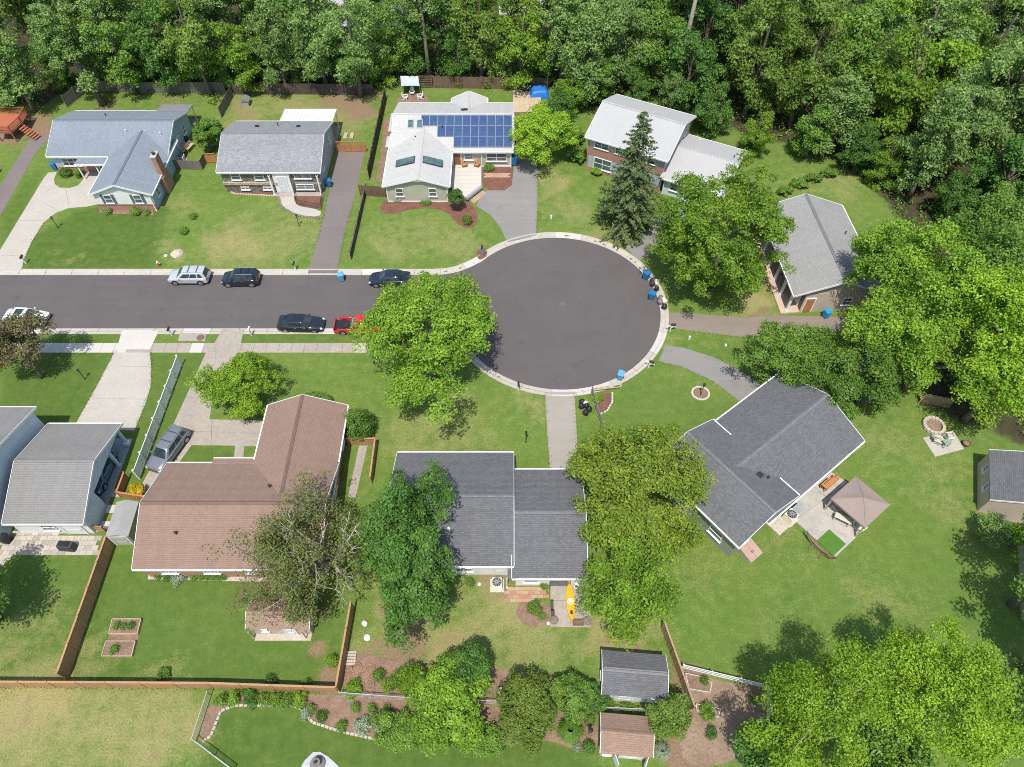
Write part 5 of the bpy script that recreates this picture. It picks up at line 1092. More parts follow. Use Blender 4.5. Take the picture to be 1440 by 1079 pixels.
# brown board walkway, tan deck, tarp behind the solar roof house
cut_drive('deck', 'tan timber deck behind the solar roof house', GP([(721, 127), (748, 126), (760, 132), (762, 157), (722, 158)], .3), M_WOOD_L, z=.3, rows=[((x, 80), (x, 100)) for x in np.arange(.4, 5, .7)], cat='deck', piece='deck_board')
cut_drive('walkway', 'brown board walkway beside the solar roof house', GP([(723, 160), (741, 160), (741, 200), (723, 200)]), M_FW_BROWN, z=.12, rows=[((-1, y), (3, y)) for y in np.arange(78, 90, .5)], cat='walkway', piece='deck_board')
def draped(name, label, cat, px, py, w, d, hs, mat, rz=0.0, seed=1):
    rr = random.Random(seed); n = 12; vs = []; p = G(px, py)
    for j in range(n + 1):
        for i in range(n + 1):
            u, v = i / n * 2 - 1, j / n * 2 - 1; e = max(abs(u), abs(v)); z = hs * (1 - max(0, (e - .7) / .3) ** 1.5) * (1 - .25 * (u * u)) + rr.uniform(-.06, .06) * (1 if e < .95 else 0); vs.append((u * w / 2, v * d / 2, max(z, .01)))
    fs = [(j * (n + 1) + i, j * (n + 1) + i + 1, (j + 1) * (n + 1) + i + 1, (j + 1) * (n + 1) + i) for j in range(n) for i in range(n)]
    o = MB().add(vs, fs).build(name, mat, None, smooth=2, loc=(p.x, p.y, .02), rz=rz); return tag(o, label, cat)
draped('tarpaulin', 'bright blue tarpaulin heaped over something on the tan deck', 'tarpaulin', 758, 134, 2.9, 2.2, 1.1, M_TARP, .1, 3); draped('covered_grill', 'black covered grill beside the blue tarpaulin', 'grill', 741, 129, 1.5, 1.0, 1.15, M_BLACK, 0, 4)
sh = thing('shade_sail', 'pale grey tarp stretched on poles by the back gate', 'shade', G(577, 126)); O = G(577, 126)
q = [G(563, 107, 2.0) - O, G(588, 107, 2.1) - O, G(590, 121, 1.6) - O, G(564, 121, 1.6) - O]; m = MB(); n = 8; vs = []
for j in range(n + 1):
    for i in range(n + 1): u, v = i / n, j / n; p = q[0].lerp(q[1], u).lerp(q[3].lerp(q[2], u), v); vs.append((p.x, p.y, p.z - .25 * math.sin(math.pi * u) * math.sin(math.pi * v)))
m.add(vs, [(j * (n + 1) + i, j * (n + 1) + i + 1, (j + 1) * (n + 1) + i + 1, (j + 1) * (n + 1) + i) for j in range(n) for i in range(n)]).build('cloth', mat_plain('cloth_pale', (.42, .47, .50), .7), sh, smooth=2)
for p in q: MB().tube([(p.x, p.y, 0), (p.x, p.y, p.z)], .03, 6).build('pole', M_GALV, sh)
def air_con(label, px, py, rz=0.0, s=1.0, pad=True):
    o = thing('air_conditioner', label, 'air conditioner', G(px, py), rz); o.scale = (s,) * 3
    if pad: MB().box((0, 0, .05), (1.15, 1.15, .1)).build('pad', M_CONC_NEW, o)
    b = MB().box((0, 0, .48), (.82, .82, .76)); [b.box((0, 0, .2 + i * .08), (.86, .86, .015)) for i in range(8)]; b.build('cabinet', M_BEIGE if pad else M_GALV, o, bevel=.02)
    MB().lathe([(.36, .86), (.38, .9), (.34, .91), (.1, .9), (.01, .92)], 20).build('fan_grille', M_DARK, o); [0]
    f = MB(); [f.box((0, 0, .925), (.7, .04, .01), rz=k * math.pi / 6) for k in range(6)]; f.build('fan_guard', M_GALV, o); return o
air_con('air conditioner on a pad behind the white rear wall', 699, 824); air_con('air conditioner at the corner house beside the patio', 1109, 730, R(38), 1.1); air_con('air conditioner beside the blue house side fence', 257, 226, 0, .9)
# kayak patio
cut_drive('patio', 'concrete patio holding the yellow kayak', GP([(774, 812), (826, 812), (831, 883), (773, 882)]), M_CONC_OLD, z=.06, rows=px_lines([[(770, 845), (835, 846)], [(801, 810), (802, 890)]]), cat='patio')
k = thing('kayak', 'yellow kayak lying on the concrete patio', 'kayak', G(802, 848, .06), R(2)); rg = []
for i in range(17):
    t = i / 16 * 2 - 1; y = t * 1.66; ww = .36 * (1 - abs(t) ** 2.0) ** .8 + .005; zb = .0 + .12 * abs(t) ** 3; zt = .30 + .10 * abs(t) ** 2.5; rg.append([(-ww * .5, y, zb), (ww * .5, y, zb), (ww, y, zb + .12), (ww * .95, y, zt - .03), (ww * .3, y, zt + .03), (-ww * .3, y, zt + .03), (-ww * .95, y, zt - .03), (-ww, y, zb + .12)])
m = MB(); loft(m, rg); m.build('hull', M_YEL, k, smooth=True); MB().lathe([(.24, .30), (.26, .35), (.22, .36), (.2, .3)], 16).build('cockpit_rim', M_WHITE, k); MB().box((0, .1, .34), (.3, .35, .06)).build('seat', M_WHITE, k, bevel=.02); MB().box((0, -.9, .36), (.2, .3, .02)).build('hatch', M_BLACK, k)
def pot(label, px, py, r, mat, h=.35, z=.06, rim=True): o = thing('plant_pot', label, 'pot', G(px, py, z)); MB().lathe([(r * .7, 0), (r, h), (r * 1.08, h), (r * 1.08, h + .04), (r * .9, h + .04), (r * .85, h - .05), (.01, h - .05)], 16).build('pot', mat, o, smooth=True); MB().lathe([(r * .85, h - .06), (.01, h - .02)], 12).build('soil', M_SOIL, o)
pot('dark round pot at the lower left corner of the kayak patio', 779, 874, .33, M_STONE_D, .3); pot('dark round pot at the lower right corner of the kayak patio', 826, 875, .33, M_STONE_D, .3); pot('white bucket at the upper corner of the kayak patio', 810, 827, .22, M_WHITE, .4)
for lab, px, py, d in (('brown planter trough at the kayak patio edge', 776, 852, (.22, .8)), ('grey planter trough below the brown trough', 777, 864, (.28, .6)), ('rusty oblong tray on the kayak patio', 813, 876, (.85, .42))):
    o = thing('planter', lab, 'planter', G(px, py, .06)); b = MB().bx(-d[0] / 2, d[0] / 2, -d[1] / 2, d[1] / 2, 0, .04)
    for sx in (-1, 1): b.box((sx * d[0] / 2, 0, .13), (.04, d[1], .26)); b.box((0, sx * d[1] / 2, .13), (d[0], .04, .26))
    b.build('box', M_FW_DARK if 'brown' in lab else M_STONE_D if 'grey' in lab else M_FW_BROWN, o)
def pavers(label, poly, w_, l_, mats, z=.035, rz=0.0, name='paving'):
    o = link(name, None); struct(o, label, 'paving'); P = GP(poly); c0 = sum(P, Vector((0, 0))) / len(P); xs = [p.x for p in P]; ys = [p.y for p in P]; me = {}
    for j, y in enumerate(np.arange(min(ys), max(ys), w_)):
        for x in np.arange(min(xs) - (l_ / 2 if j % 2 else 0), max(xs), l_):
            if not inside(P, np.array([x + l_ / 2]), np.array([y + w_ / 2]))[0]: continue
            mt = random.choice(mats)
            if mt.name not in me: s_ = MB().box((0, 0, -.03), (l_ - .02, w_ - .02, .06)).build('paver', mt, o); me[mt.name] = s_.data
            else: s_ = link('paver', me[mt.name], o)
            s_.location = (x + l_ / 2, y + w_ / 2, z + random.uniform(-.006, .006)); s_.rotation_euler.z = random.uniform(-.02, .02)
    return o
B1, B2, B3 = mat_plain('paver_red', (.37, .20, .13), .9, nscale=8), mat_plain('paver_rust', (.42, .26, .17), .9, nscale=8), mat_plain('paver_tan', (.40, .30, .21), .9, nscale=8)
pavers('red brick paved square behind the white rear wall', [(709, 825), (765, 823), (772, 830), (770, 843), (712, 847)], .32, .5, [B1, B2, B3]); pavers('tan brick strip between red mulch and driveway', [(680, 244), (717, 244), (717, 250), (680, 250)], .3, .5, [B2, B3]); pavers('pale paved yard before the white wall at the left edge', [(-2, 748), (148, 752), (140, 764), (136, 784), (35, 780), (15, 782), (-2, 795)], .45, .6, [M_CONC, M_STONE, M_CONC_OLD], .03)
pavers('row of paving slabs along the carport side', [(163, 672), (178, 672), (160, 712), (152, 745), (140, 742)], .8, 1.2, [M_CONC, M_CONC_NEW], .03); pavers('brick path curving to the front steps of the solar house', [(660, 280), (676, 268), (682, 272), (666, 286)], .3, .4, [B2, B3], .03)
o = thing('covered_grill', 'grey covered grill on the pavers by the new fence', 'grill', G(97, 771), R(-5)); MB().box((0, 0, .45), (1.5, .7, .9), taper=.85).build('cover', mat_plain('cover_grey', (.05, .052, .056), .7), o, bevel=.08); MB().box((0, 0, .93), (.9, .5, .12)).build('lid', M_BLACK, o, bevel=.05)
# raised beds on the brown house lawn
def raised(label, pts, mat=None, h=.3):
    P = [G(x, y) for x, y in pts]; O = P[0].copy(); o = thing('raised_bed', label, 'raised bed', O); L = [p - O for p in P]; sheet('soil', [p.to_2d() for p in L], h - .06, M_MULCH_BR, o)
    for a, b in zip(L, L[1:] + L[:1]): MB().bar(a + Vector((0, 0, h / 2)), b + Vector((0, 0, h / 2)), .06, h).build('board', mat or M_WOOD_L, o)
    return o
raised('upper timber raised bed on the brown house lawn', [(160, 872), (200, 872), (195, 893), (155, 893)]); raised('lower timber raised bed on the brown house lawn', [(151, 903), (192, 903), (187, 924), (145, 924)]); struct(sheet('path', GP([(154, 893), (196, 893), (192, 903), (151, 903)]), .014, M_MULCH_BR), 'bare strip between two raised beds', 'path')
raised('upper timber raised bed in the vegetable garden', [(963, 948), (985, 953), (1000, 962), (997, 975), (968, 970)], M_CONC_NEW); raised('timber cold frame bed in the vegetable garden', [(978, 991), (1012, 998), (1009, 1010), (979, 1000)], M_CONC_NEW)
# gazebo on the corner house patio
M_PAT = mat_plain('patio_stained', (.40, .37, .33), .85, var=.35, nscale=1.6)
F3 = lambda x, y: (1080 + x * .14826, 640 + y * .14826)
cut_drive('patio', 'stained concrete patio behind the charcoal corner house', GP([F3(600, 165), F3(260, 440), F3(245, 620), F3(640, 970), F3(1130, 500)]), M_PAT, z=.06, rows=px_lines([[F3(430, 300), F3(950, 740)], [F3(250, 620), F3(760, 260)], [F3(330, 700), F3(830, 770)]]), cat='patio')
a38 = R(38); g = thing('gazebo', 'square gazebo with taupe cloth canopy on the patio', 'gazebo', (30.35, 28.4, .06), a38); e = 1.78; H0, H1 = 2.1, 2.85
m = MB(); n = 8; cn = [(-e, -e), (e, -e), (e, e), (-e, e)]
for k_ in range(4):
    a, b = cn[k_], cn[(k_ + 1) % 4]; vs = []
    for j in range(n + 1):
        for i in range(n + 1): t = j / n; u = i / n; x = (a[0] + (b[0] - a[0]) * u) * (1 - t); y = (a[1] + (b[1] - a[1]) * u) * (1 - t); vs.append((x, y, H0 + (H1 - H0) * t - .08 * math.sin(math.pi * u) * math.sin(math.pi * t)))
    m.add(vs, [(j * (n + 1) + i, j * (n + 1) + i + 1, (j + 1) * (n + 1) + i + 1, (j + 1) * (n + 1) + i) for j in range(n) for i in range(n)])
    m.add([(a[0], a[1], H0), (b[0], b[1], H0), (b[0], b[1], H0 - .22), (a[0], a[1], H0 - .22)], [(3, 2, 1, 0)])
m.build('canopy', M_TAUPE, g, smooth=True)
for x, y in cn: MB().box((x * .93, y * .93, H0 / 2), (.14, .14, H0)).build('post', M_WOOD_L, g); MB().tube([(x * 1.0, y, H0 + .0), (0, 0, H1 + .02)], .03, 5).build('canopy_seam', mat_plain('seam', (.28, .23, .2), .9), g)
for x, y, rz in ((0, -e * .93, 0), (0, e * .93, 0), (-e * .93, 0, R(90)), (e * .93, 0, R(90))): MB().box((x, y, H0 - .12), (e * 1.86, .07, .12), rz=rz).build('beam', M_WOOD_L, g)
def table_set(label, px, py, rz, L=1.6, W=.7, mat=None, name='patio_table'):
    o = thing(name, label, 'table', G(px, py, .06), rz); t = MB(); [t.box((0, -W / 2 + (i + .5) * W / 5, .72), (L, W / 5 - .02, .04)) for i in range(5)]; t.build('tabletop', mat or M_BEIGE, o)
    for sx in (-1, 1):
        for sy in (-1, 1): MB().box((sx * L * .42, sy * W * .4, .35), (.06, .06, .7)).build('leg', mat or M_BEIGE, o)
    return o
def bench(label, px, py, rz, mat, L=1.5, name='bench'):
    o = thing(name, label, 'bench', G(px, py, .06), rz); s_ = MB(); [s_.box((0, -.2 + i * .12, .44), (L, .1, .03)) for i in range(4)]; s_.build('seat', mat, o); b = MB(); [b.box((0, .24, .58 + i * .13), (L, .03, .1), rx=-.15) for i in range(3)]; b.build('backrest', mat, o)
    for sx in (-1, 1): MB().box((sx * (L / 2 - .06), -.15, .3), (.06, .06, .6)).build('leg', mat, o); MB().box((sx * (L / 2 - .06), .22, .45), (.06, .06, .9)).build('leg', mat, o); MB().box((sx * (L / 2 - .06), .02, .62), (.07, .45, .04)).build('armrest', mat, o)
    return o
table_set('oblong pale table standing at the gazebo edge', 1080 + 690 * .14826, 640 + 635 * .14826, a38 - R(70), 1.5, .55)
bench('orange timber bench against the corner house wall', 1080 + 585 * .14826, 640 + 285 * .14826, a38, M_WOOD_O, 1.7)
table_set('low orange timber table before the orange bench', 1080 + 545 * .14826, 640 + 300 * .14826, a38, 1.3, .6, M_WOOD_O)
for lab, x, y, rz in (('pale chair under the gazebo near the front post', 830, 690, 40), ('pale chair under the gazebo near the house side', 640, 520, 200), ('tan cushioned chair at the gazebo right corner', 870, 700, -60)): adirondack(lab, *F3(x, y), R(rz), M_BEIGE, 'gazebo chairs', .06)
o = thing('grass_mat', 'green artificial turf mat on the concrete patio', 'mat', G(*F3(600, 830), .06), a38); MB().box((0, 0, .02), (1.75, 1.75, .035)).build('mat', mat_plain('turf_mat', (.07, .17, .02), .95, var=.3, nscale=20), o)
for q, lab in ((F3(255, 540), 'white storage box on the patio beside the air conditioner'),): o = thing('storage_box', lab, 'storage box', G(*q, .06), a38); MB().box((0, 0, .3), (1.2, .6, .6)).build('box', M_GALV, o, bevel=.02); MB().box((0, 0, .63), (1.26, .66, .06)).build('lid', M_GALV, o, bevel=.02)
hm = thing('hammock', 'brown hammock slung on a curved timber stand', 'hammock', G(*F3(470, 900)), math.atan2(*(G(*F3(580, 1010)) - G(*F3(320, 770))).yx)); d = (G(*F3(580, 1010)) - G(*F3(320, 770))).length / 2
MB().tube([(-d * 1.05, 0, 1.1), (-d * .8, 0, .45), (-d * .35, 0, .1), (d * .35, 0, .1), (d * .8, 0, .45), (d * 1.05, 0, 1.1)], .07, 6).build('stand', M_FW_BROWN, hm, smooth=True); m = MB(); rg = [[(x, -.09 * (1 - (x / d) ** 2) - .02, .45 + .6 * (x / d) ** 2), (x, 0, .38 + .66 * (x / d) ** 2), (x, .09 * (1 - (x / d) ** 2) + .02, .45 + .6 * (x / d) ** 2)] for x in np.linspace(-d, d, 13)]
m.v = [p for r in rg for p in r]; m.f = [(i * 3 + j, i * 3 + j + 1, i * 3 + j + 4, i * 3 + j + 3) for i in range(12) for j in range(2)]; m.build('sling', mat_plain('sling_cloth', (.20, .12, .085), .9), hm, smooth=2)
for x in (-d * .35, d * .35): MB().box((x, 0, .06), (.1, 1.2, .1)).build('foot', M_FW_BROWN, hm)
p0 = G(1051, 774); o = thing('cellar_hatch', 'pink brown sloping cellar hatch at the corner house', 'hatch', p0, a38); m = MB(); loft(m, [[(x, -1.0, 0), (x, .9, 0), (x, .9, .8), (x, -1.0, .25)] for x in (-.75, .75)]); m.build('frame', M_CONC_OLD, o)
for s in (-1, 1): q = MB().box((s * .37, -.05, .55), (.7, 1.95, .04), rx=math.atan(.55 / 1.9)).build('door', mat_plain('hatch_pink', (.40, .27, .21), .6), o); MB().box((s * .1, -.4, .5), (.04, .2, .05), rx=.28).build('handle', M_DARK, q)
# fire pit corner
cut_drive('patio', 'small pale patio by the stone fire pit', GP([(1297, 616), (1340, 606), (1356, 632), (1315, 643)]), M_CONC, z=.05, rows=px_lines([[(1318, 612), (1336, 637)]]), cat='patio'); c = G(1312, 600)
fp = thing('fire_pit', 'round pale stone fire pit with brown ashes', 'fire pit', c); me = None
for rr_, zz in ((.9, .1), (.9, .28)):
    for i in range(16):
        a = (i + (zz > .2) * .5) * 2 * math.pi / 16
        if me is None: s_ = MB().box((0, 0, 0), (.33, .3, .18)).build('stone', M_STONE, fp, bevel=.03); me = s_.data
        else: s_ = link('stone', me, fp)
        s_.location = (rr_ * math.cos(a), rr_ * math.sin(a), zz); s_.rotation_euler.z = a + R(90)
MB().lathe([(.78, .05), (.5, .1), (.01, .14)], 16).build('ashes', M_SOIL, fp)
adirondack('cream lounge chair on the fire pit patio, left one', 1316, 622, R(60), M_BEIGE, 'fire pit chairs', .05); adirondack('cream lounge chair on the fire pit patio, upper one', 1332, 617, R(100), M_BEIGE, 'fire pit chairs', .05)
table_set('small green table on the fire pit patio', 1327, 627, R(20), .7, .5, mat_plain('green_paint', (.22, .36, .25), .5)); pot('dark tub at the right corner of the fire pit patio', 1357, 626, .35, M_FW_BROWN, .4, 0)
# bottom edge stone pad and odd garden things
cut_drive('patio', 'pale stone pad with grey border at the bottom edge', GP([(420, 1085), (428, 1070), (440, 1058), (450, 1057), (462, 1064), (478, 1079), (482, 1086)]), M_GALV, z=.06, cat='patio'); o = thing('garden_fountain', 'dark metal fountain on the stone pad at the bottom edge', 'fountain', G(447, 1075, .06)); MB().lathe([(.5, 0), (.55, .2), (.4, .25), (.12, .3), (.1, .6), (.3, .7), (.32, .74), (.05, .72)], 16).build('basin', M_STONE_D, o, smooth=True); MB().lathe([(.06, .7), (.05, .9), (.12, .95), (.02, 1.0)], 10).build('finial', M_DARK, o)
o = thing('bird_bath', 'pale stone bird bath among the shrubs', 'bird bath', G(706, 976)); MB().lathe([(.16, 0), (.07, .1), (.06, .55), (.3, .62), (.33, .7), (.28, .7), (.05, .64)], 16).build('basin', M_STONE, o, smooth=True)
o = thing('bird_feeder', 'dark bird feeder pole between two round shrubs', 'bird feeder', G(828, 1033)); MB().cyl((0, 0), .025, 0, 1.5, 6).build('pole', M_DARK, o); MB().lathe([(.14, 1.4), (.12, 1.6), (.2, 1.62), (.02, 1.75)], 8).build('feeder', M_DARK, o)
for lab, px, py, r in (('white ball ornament beside the fence post', 513, 877, .25), ('white ball ornament beside the bare tree foot', 516, 897, .28), ('small white stone on the corner of the oval bed', 771, 877, .15), ('small white bucket by the rear wall', 674, 822, .16)): boulder(lab, px, py, r, M_WHITE, 'garden_ornament', 'ornament', .95)
boulder('dark round stone in the bottom mulch bed', 493, 984, .32, M_STONE_D); o = thing('pallet', 'pale brick pallet lying beside the timber fence', 'pallet', G(493, 925)); [MB().box((0, -.5 + i * .22, .1), (.9, .18, .06)).build('slat', M_STONE, o) for i in range(5)]; MB().box((-.35, 0, .04), (.1, 1.1, .07)).build('bearer', M_STONE, o); MB().box((.35, 0, .04), (.1, 1.1, .07)).build('bearer', M_STONE, o)
for i, (px, py) in enumerate(((490, 935), (502, 942), (512, 953), (521, 944), (519, 965), (498, 953))):
    p = G(px, py); o = thing('terracotta_ring', ['rust ring edging nearest the pallet', 'rust ring edging second from the pallet', 'rust ring edging in the middle of the corner bed', 'rust ring edging nearest the lawn', 'rust ring edging nearest the wire fence', 'rust ring edging beside the bright round shrub'][i], 'edging ring', p, 0, 'rust rings in the corner bed'); m = MB(); n = 14; r = .42
    vs = [(q * math.cos(k * 6.2832 / n), q * math.sin(k * 6.2832 / n) * 1.2, z) for k in range(n) for q, z in ((r, 0), (r, .14), (r - .05, .14), (r - .05, 0))]; m.add(vs, [(k * 4 + j, ((k + 1) % n) * 4 + j, ((k + 1) % n) * 4 + j + 1, k * 4 + j + 1) for k in range(n) for j in range(3)]); m.build('ring', B1, o); MB().lathe([(r - .05, .08), (.01, .1)], 12).build('soil', M_MULCH_BR, o)
o = thing('dog_house', 'small grey dog house on the grass behind the grey fence', 'dog house', G(347, 147)); MB().box((0, 0, .4), (.9, 1.1, .8)).build('wall', M_GALV, o); m = MB(); loft(m, [[(-.6, y, .78), (.6, y, .78), (0, y, 1.2)] for y in (-.65, .65)]); m.build('roof', SH_I, o)
for k_, (px, py) in enumerate(((486, 192), (495, 192))): o = MB().box((0, 0, .1), (.5, 1.3, .16)).build('timber_plank', M_WOOD_L, None, bevel=.02); o.location = G(px, py); tag(o, ['left pale timber plank on the grass behind the gate', 'right pale timber plank on the grass behind the gate'][k_], 'plank')
for k_, (px, py, rz) in enumerate(((262, 213, .3), (268, 210, .3))): bench(['timber bench nearest the blue house side wall', 'timber bench nearest the clipped evergreens'][k_], px, py, R(75), M_WOOD_L, 1.6)
draped('covered_grill', 'black covered grill beside the blue house side wall', 'grill', 261, 200, 1.1, .9, 1.0, M_BLACK, 0, 8)
bench('dark bench in shade under the trees by the corner house', 1222, 568, R(-10), M_STONE_D, 1.8)
# ---------------------------------------------------------------- leaves and trees
LEAF = {
 'lime': mat_leaf('leaf_lime', (.075, .165, .014), (.17, .32, .022), (.32, .49, .04), .36),
 'bright': mat_leaf('leaf_bright', (.06, .145, .016), (.14, .275, .026), (.27, .43, .045), .35),
 'mid': mat_leaf('leaf_mid', (.048, .118, .02), (.11, .225, .032), (.20, .34, .055), .32),
 'deep': mat_leaf('leaf_deep', (.032, .09, .018), (.068, .165, .028), (.125, .26, .045), .3),
 'oak': mat_leaf('leaf_oak', (.06, .13, .036), (.135, .245, .06), (.25, .38, .11), .3),
 'olive': mat_leaf('leaf_olive', (.07, .14, .026), (.135, .24, .04), (.23, .34, .06), .32),
 'spruce': mat_leaf('leaf_spruce', (.038, .072, .022), (.08, .135, .04), (.145, .205, .068), .1),
 'purple': mat_leaf('leaf_purple', (0.065, 0.065, 0.033), (0.130, 0.124, 0.058), (0.195, 0.182, 0.078), .25),
 'blush': mat_leaf('leaf_blush', (.075, .14, .022), (.135, .225, .032), (.21, .29, .05), .32),
 'yolive': mat_leaf('leaf_yellow_olive', (.075, .145, .02), (.155, .255, .03), (.28, .37, .045), .34),
 'drab': mat_leaf('leaf_drab', (.07, .105, .028), (.13, .175, .045), (.215, .245, .075), .32),
 'dry': mat_leaf('leaf_dry', (0.108, 0.096, 0.054), (0.192, 0.162, 0.090), (0.300, 0.228, 0.156), .25),
 'yellow': mat_leaf('leaf_yellow', (0.242, 0.220, 0.011), (0.462, 0.374, 0.017), (0.660, 0.506, 0.033), .3),
 'silver': mat_leaf('leaf_silver', (0.110, 0.165, 0.110), (0.209, 0.275, 0.187), (0.330, 0.396, 0.275), .2),
}
BARK = mat_bark('bark_grey', (.15, .12, .095)); BARK_W = mat_bark('bark_pale', (.42, .37, .31)); BARK_D = mat_bark('bark_dark', (.085, .065, .05))
def leaf_mesh(name, P, Nn, size, rng, mat, aspect=.62, val=None):
    size = size * .9 if size > .2 else size
    n = len(P); Nn = Nn / np.linalg.norm(Nn, axis=1, keepdims=True)
    t = rng.normal(size=(n, 3)); t -= (t * Nn).sum(1, keepdims=True) * Nn; t /= np.linalg.norm(t, axis=1, keepdims=True); b = np.cross(Nn, t)
    s = (size * rng.uniform(.65, 1.35, n))[:, None]
    V = np.stack([P - t * s * .5, P - b * s * aspect * .5 + t * s * .08, P + t * s * .5 + Nn * s * .06, P + b * s * aspect * .5 + t * s * .08], 1).reshape(-1, 3).astype(np.float32)
    me = bpy.data.meshes.new(name); me.vertices.add(4 * n); me.vertices.foreach_set('co', V.ravel()); me.loops.add(4 * n); me.loops.foreach_set('vertex_index', np.arange(4 * n, dtype=np.int32))
    me.polygons.add(n); me.polygons.foreach_set('loop_start', np.arange(0, 4 * n, 4, dtype=np.int32)); me.polygons.foreach_set('loop_total', np.full(n, 4, np.int32))
    uv = me.uv_layers.new(name='UVMap'); r = rng.uniform(0, 1, n) if val is None else np.clip(val + rng.uniform(-.25, .25, n), 0, 1)
    uv.data.foreach_set('uv', np.repeat(np.stack([r, rng.uniform(0, 1, n)], 1), 4, axis=0).astype(np.float32).ravel()); me.update(); me.validate(); me.materials.append(mat); return me
def sph(rng, n, zmin=-1.0):
    z = rng.uniform(zmin, 1, n); a = rng.uniform(0, 2 * math.pi, n); r = np.sqrt(np.maximum(0, 1 - z * z)); return np.stack([r * np.cos(a), r * np.sin(a), z], 1)
def clumped(rng, rx, ry, rz, n_cl, per, cr, leafn_up=.45, zmin=-.55, shell=.55, lobes=5, lump=.28, droop=.0, dens_core=.12, flat=.7, tight=False, rough=.38, nbm=1.0):
    """leaf positions and normals: boughs fill an uneven outline, each bough carries clumps, each clump carries leaves"""
    rm = (rx * ry * rz) ** (1 / 3); E = np.array([rx, ry, rz])
    if tight: D = sph(rng, n_cl, zmin); C = D * (shell + (1 - shell) * rng.uniform(0, 1, n_cl))[:, None] * E
    else:
        bs = float(np.clip(.34 - .012 * rm, .2, .34)); nb = int(np.clip(1.05 / bs ** 2 * 2.1, 14, 62) * nbm); i = np.arange(nb) + .5; z = zmin + (1 - zmin) * i / nb; a = i * 2.39996 + rng.uniform(-.5, .5, nb); q = np.sqrt(np.maximum(0, 1 - z * z))
        BD = np.stack([q * np.cos(a), q * np.sin(a), z], 1) + rng.normal(0, .12, (nb, 3)); lob = sph(rng, lobes); amp = rng.uniform(-.5, 1, lobes) * lump
        k = 1 + (np.maximum(0, BD @ lob.T) ** 3 @ amp) - lump * .2; BC = BD * (k * rng.uniform(1 - rough, 1.0, nb) * (1 - bs * .55))[:, None]; br = bs * rng.uniform(.62, 1.25, nb)
        inner = rng.uniform(0, 1, nb) < dens_core; BC[inner] *= .5
        w_ = br ** 2; bi = rng.choice(nb, n_cl, p=w_ / w_.sum()); d = sph(rng, n_cl, -.35); C = (BC[bi] + d * (br[bi] * rng.uniform(.55, 1, n_cl))[:, None] * np.array([1, 1, .75])) * E
        D = d * .6 + BD[bi] * .4
    rc = cr * rng.uniform(.45, 1.25, n_cl) * (.8 if not tight else 1)
    m = np.maximum(6, (per * (rc / cr) ** 2 * 1.35)).astype(int); idx = np.repeat(np.arange(n_cl), m); n = len(idx)
    d = sph(rng, n, -.6); rr = rng.uniform(.45, 1.15, n)
    P = C[idx] + d * (rc[idx] * rr)[:, None] * np.array([1, 1, flat]); P[:, 2] -= droop * (P[:, 0] ** 2 + P[:, 1] ** 2) / max(rx, ry)
    Nn = d * .7 + D[idx] * .25 + np.array([0, 0, leafn_up * .8]) + rng.normal(0, .55, (n, 3)); val = rng.uniform(0.1, .9, n_cl)[idx]
    return P, Nn, C, val
def trunk_mesh(mb, base, top, r0, r1, bend, rng, limbs, n=7):
    base, top = Vector(base), Vector(top); pts = []; rad = []
    for i in range(n):
        t = i / (n - 1); p = base.lerp(top, t); p.x += bend * math.sin(t * 3.1) * rng.uniform(.6, 1); p.y += bend * math.sin(t * 2.3) * rng.uniform(-.6, .6); pts.append(p); rad.append(r0 * (1 - t) ** .8 + r1 * t + (r0 * .5 if i == 0 else 0))
    mb.tube(pts, rad, 8)
    for e in limbs:
        e = Vector(e); t = min(.95, max(.25, (e.z - base.z) / max(.1, top.z - base.z) * .6)); k = t * (n - 1); i = min(n - 2, int(k)); s = pts[i].lerp(pts[i + 1], k - i); mid = s.lerp(e, .5) + Vector((0, 0, .12 * (e - s).length)); r = rad[i] * .42; mb.tube([s, mid, e], [r, r * .6, r * .18], 5, False)
TREE_PROTO = {}
def crown_tree(label, crown_px, r_px, zc, rz, kind='mid', trunk_r=.22, base_off=(0, 0), leaf=.27, cl=None, per=95, cr=.95, seed=0, name='broadleaf_tree', ry_px=None, group=None, shell=.5, lump=.3, flat=.72, nl=10, bark=None, zmin=-.55, droop=0., cat='tree', up=.45, rough=.34, nbm=1.0):
    """crown centre given by its pixel and its height above ground"""
    rng = np.random.default_rng(seed + 100); c = G(*crown_px, zc); k = mpp(*crown_px, zc) ; rx = r_px * k * 1.12; ry = (ry_px or r_px) * k * 1.12
    o = thing(name, label, cat, (c.x + base_off[0], c.y + base_off[1], 0), 0, group); A = rx * ry + (rx + ry) * rz; n_cl = cl or int(8.5 * A / cr ** 2 * .48)
    P, Nn, C, val = clumped(rng, rx - cr * .5, ry - cr * .5, rz - cr * .4, n_cl, per, cr, up, shell=shell, lump=lump, flat=flat, zmin=zmin, droop=droop, rough=rough, nbm=nbm); off = np.array([-base_off[0], -base_off[1], zc]); P = P + off; P[:, 2] = np.maximum(P[:, 2], .12)
    link('crown', leaf_mesh('crown', P, Nn, leaf, rng, LEAF[kind], val=val), o)
    mb = MB(); ends = [C[i] + off for i in rng.choice(len(C), min(nl, len(C)), False)]; trunk_mesh(mb, (0, 0, -.1), (-base_off[0] * .7, -base_off[1] * .7, zc + rz * .35), trunk_r, trunk_r * .2, trunk_r * .6, rng, ends); mb.build('trunk', bark or BARK, o, smooth=2); return o
T = crown_tree
T('bright green street tree spreading over the road left of the circle', (602, 470), 94, 6.3, 5.3, 'bright', .28, (.0, -.6), ry_px=112, seed=1, cr=.78, per=80, lump=.2, rough=.24, nbm=1.3, leaf=.26, shell=.45)
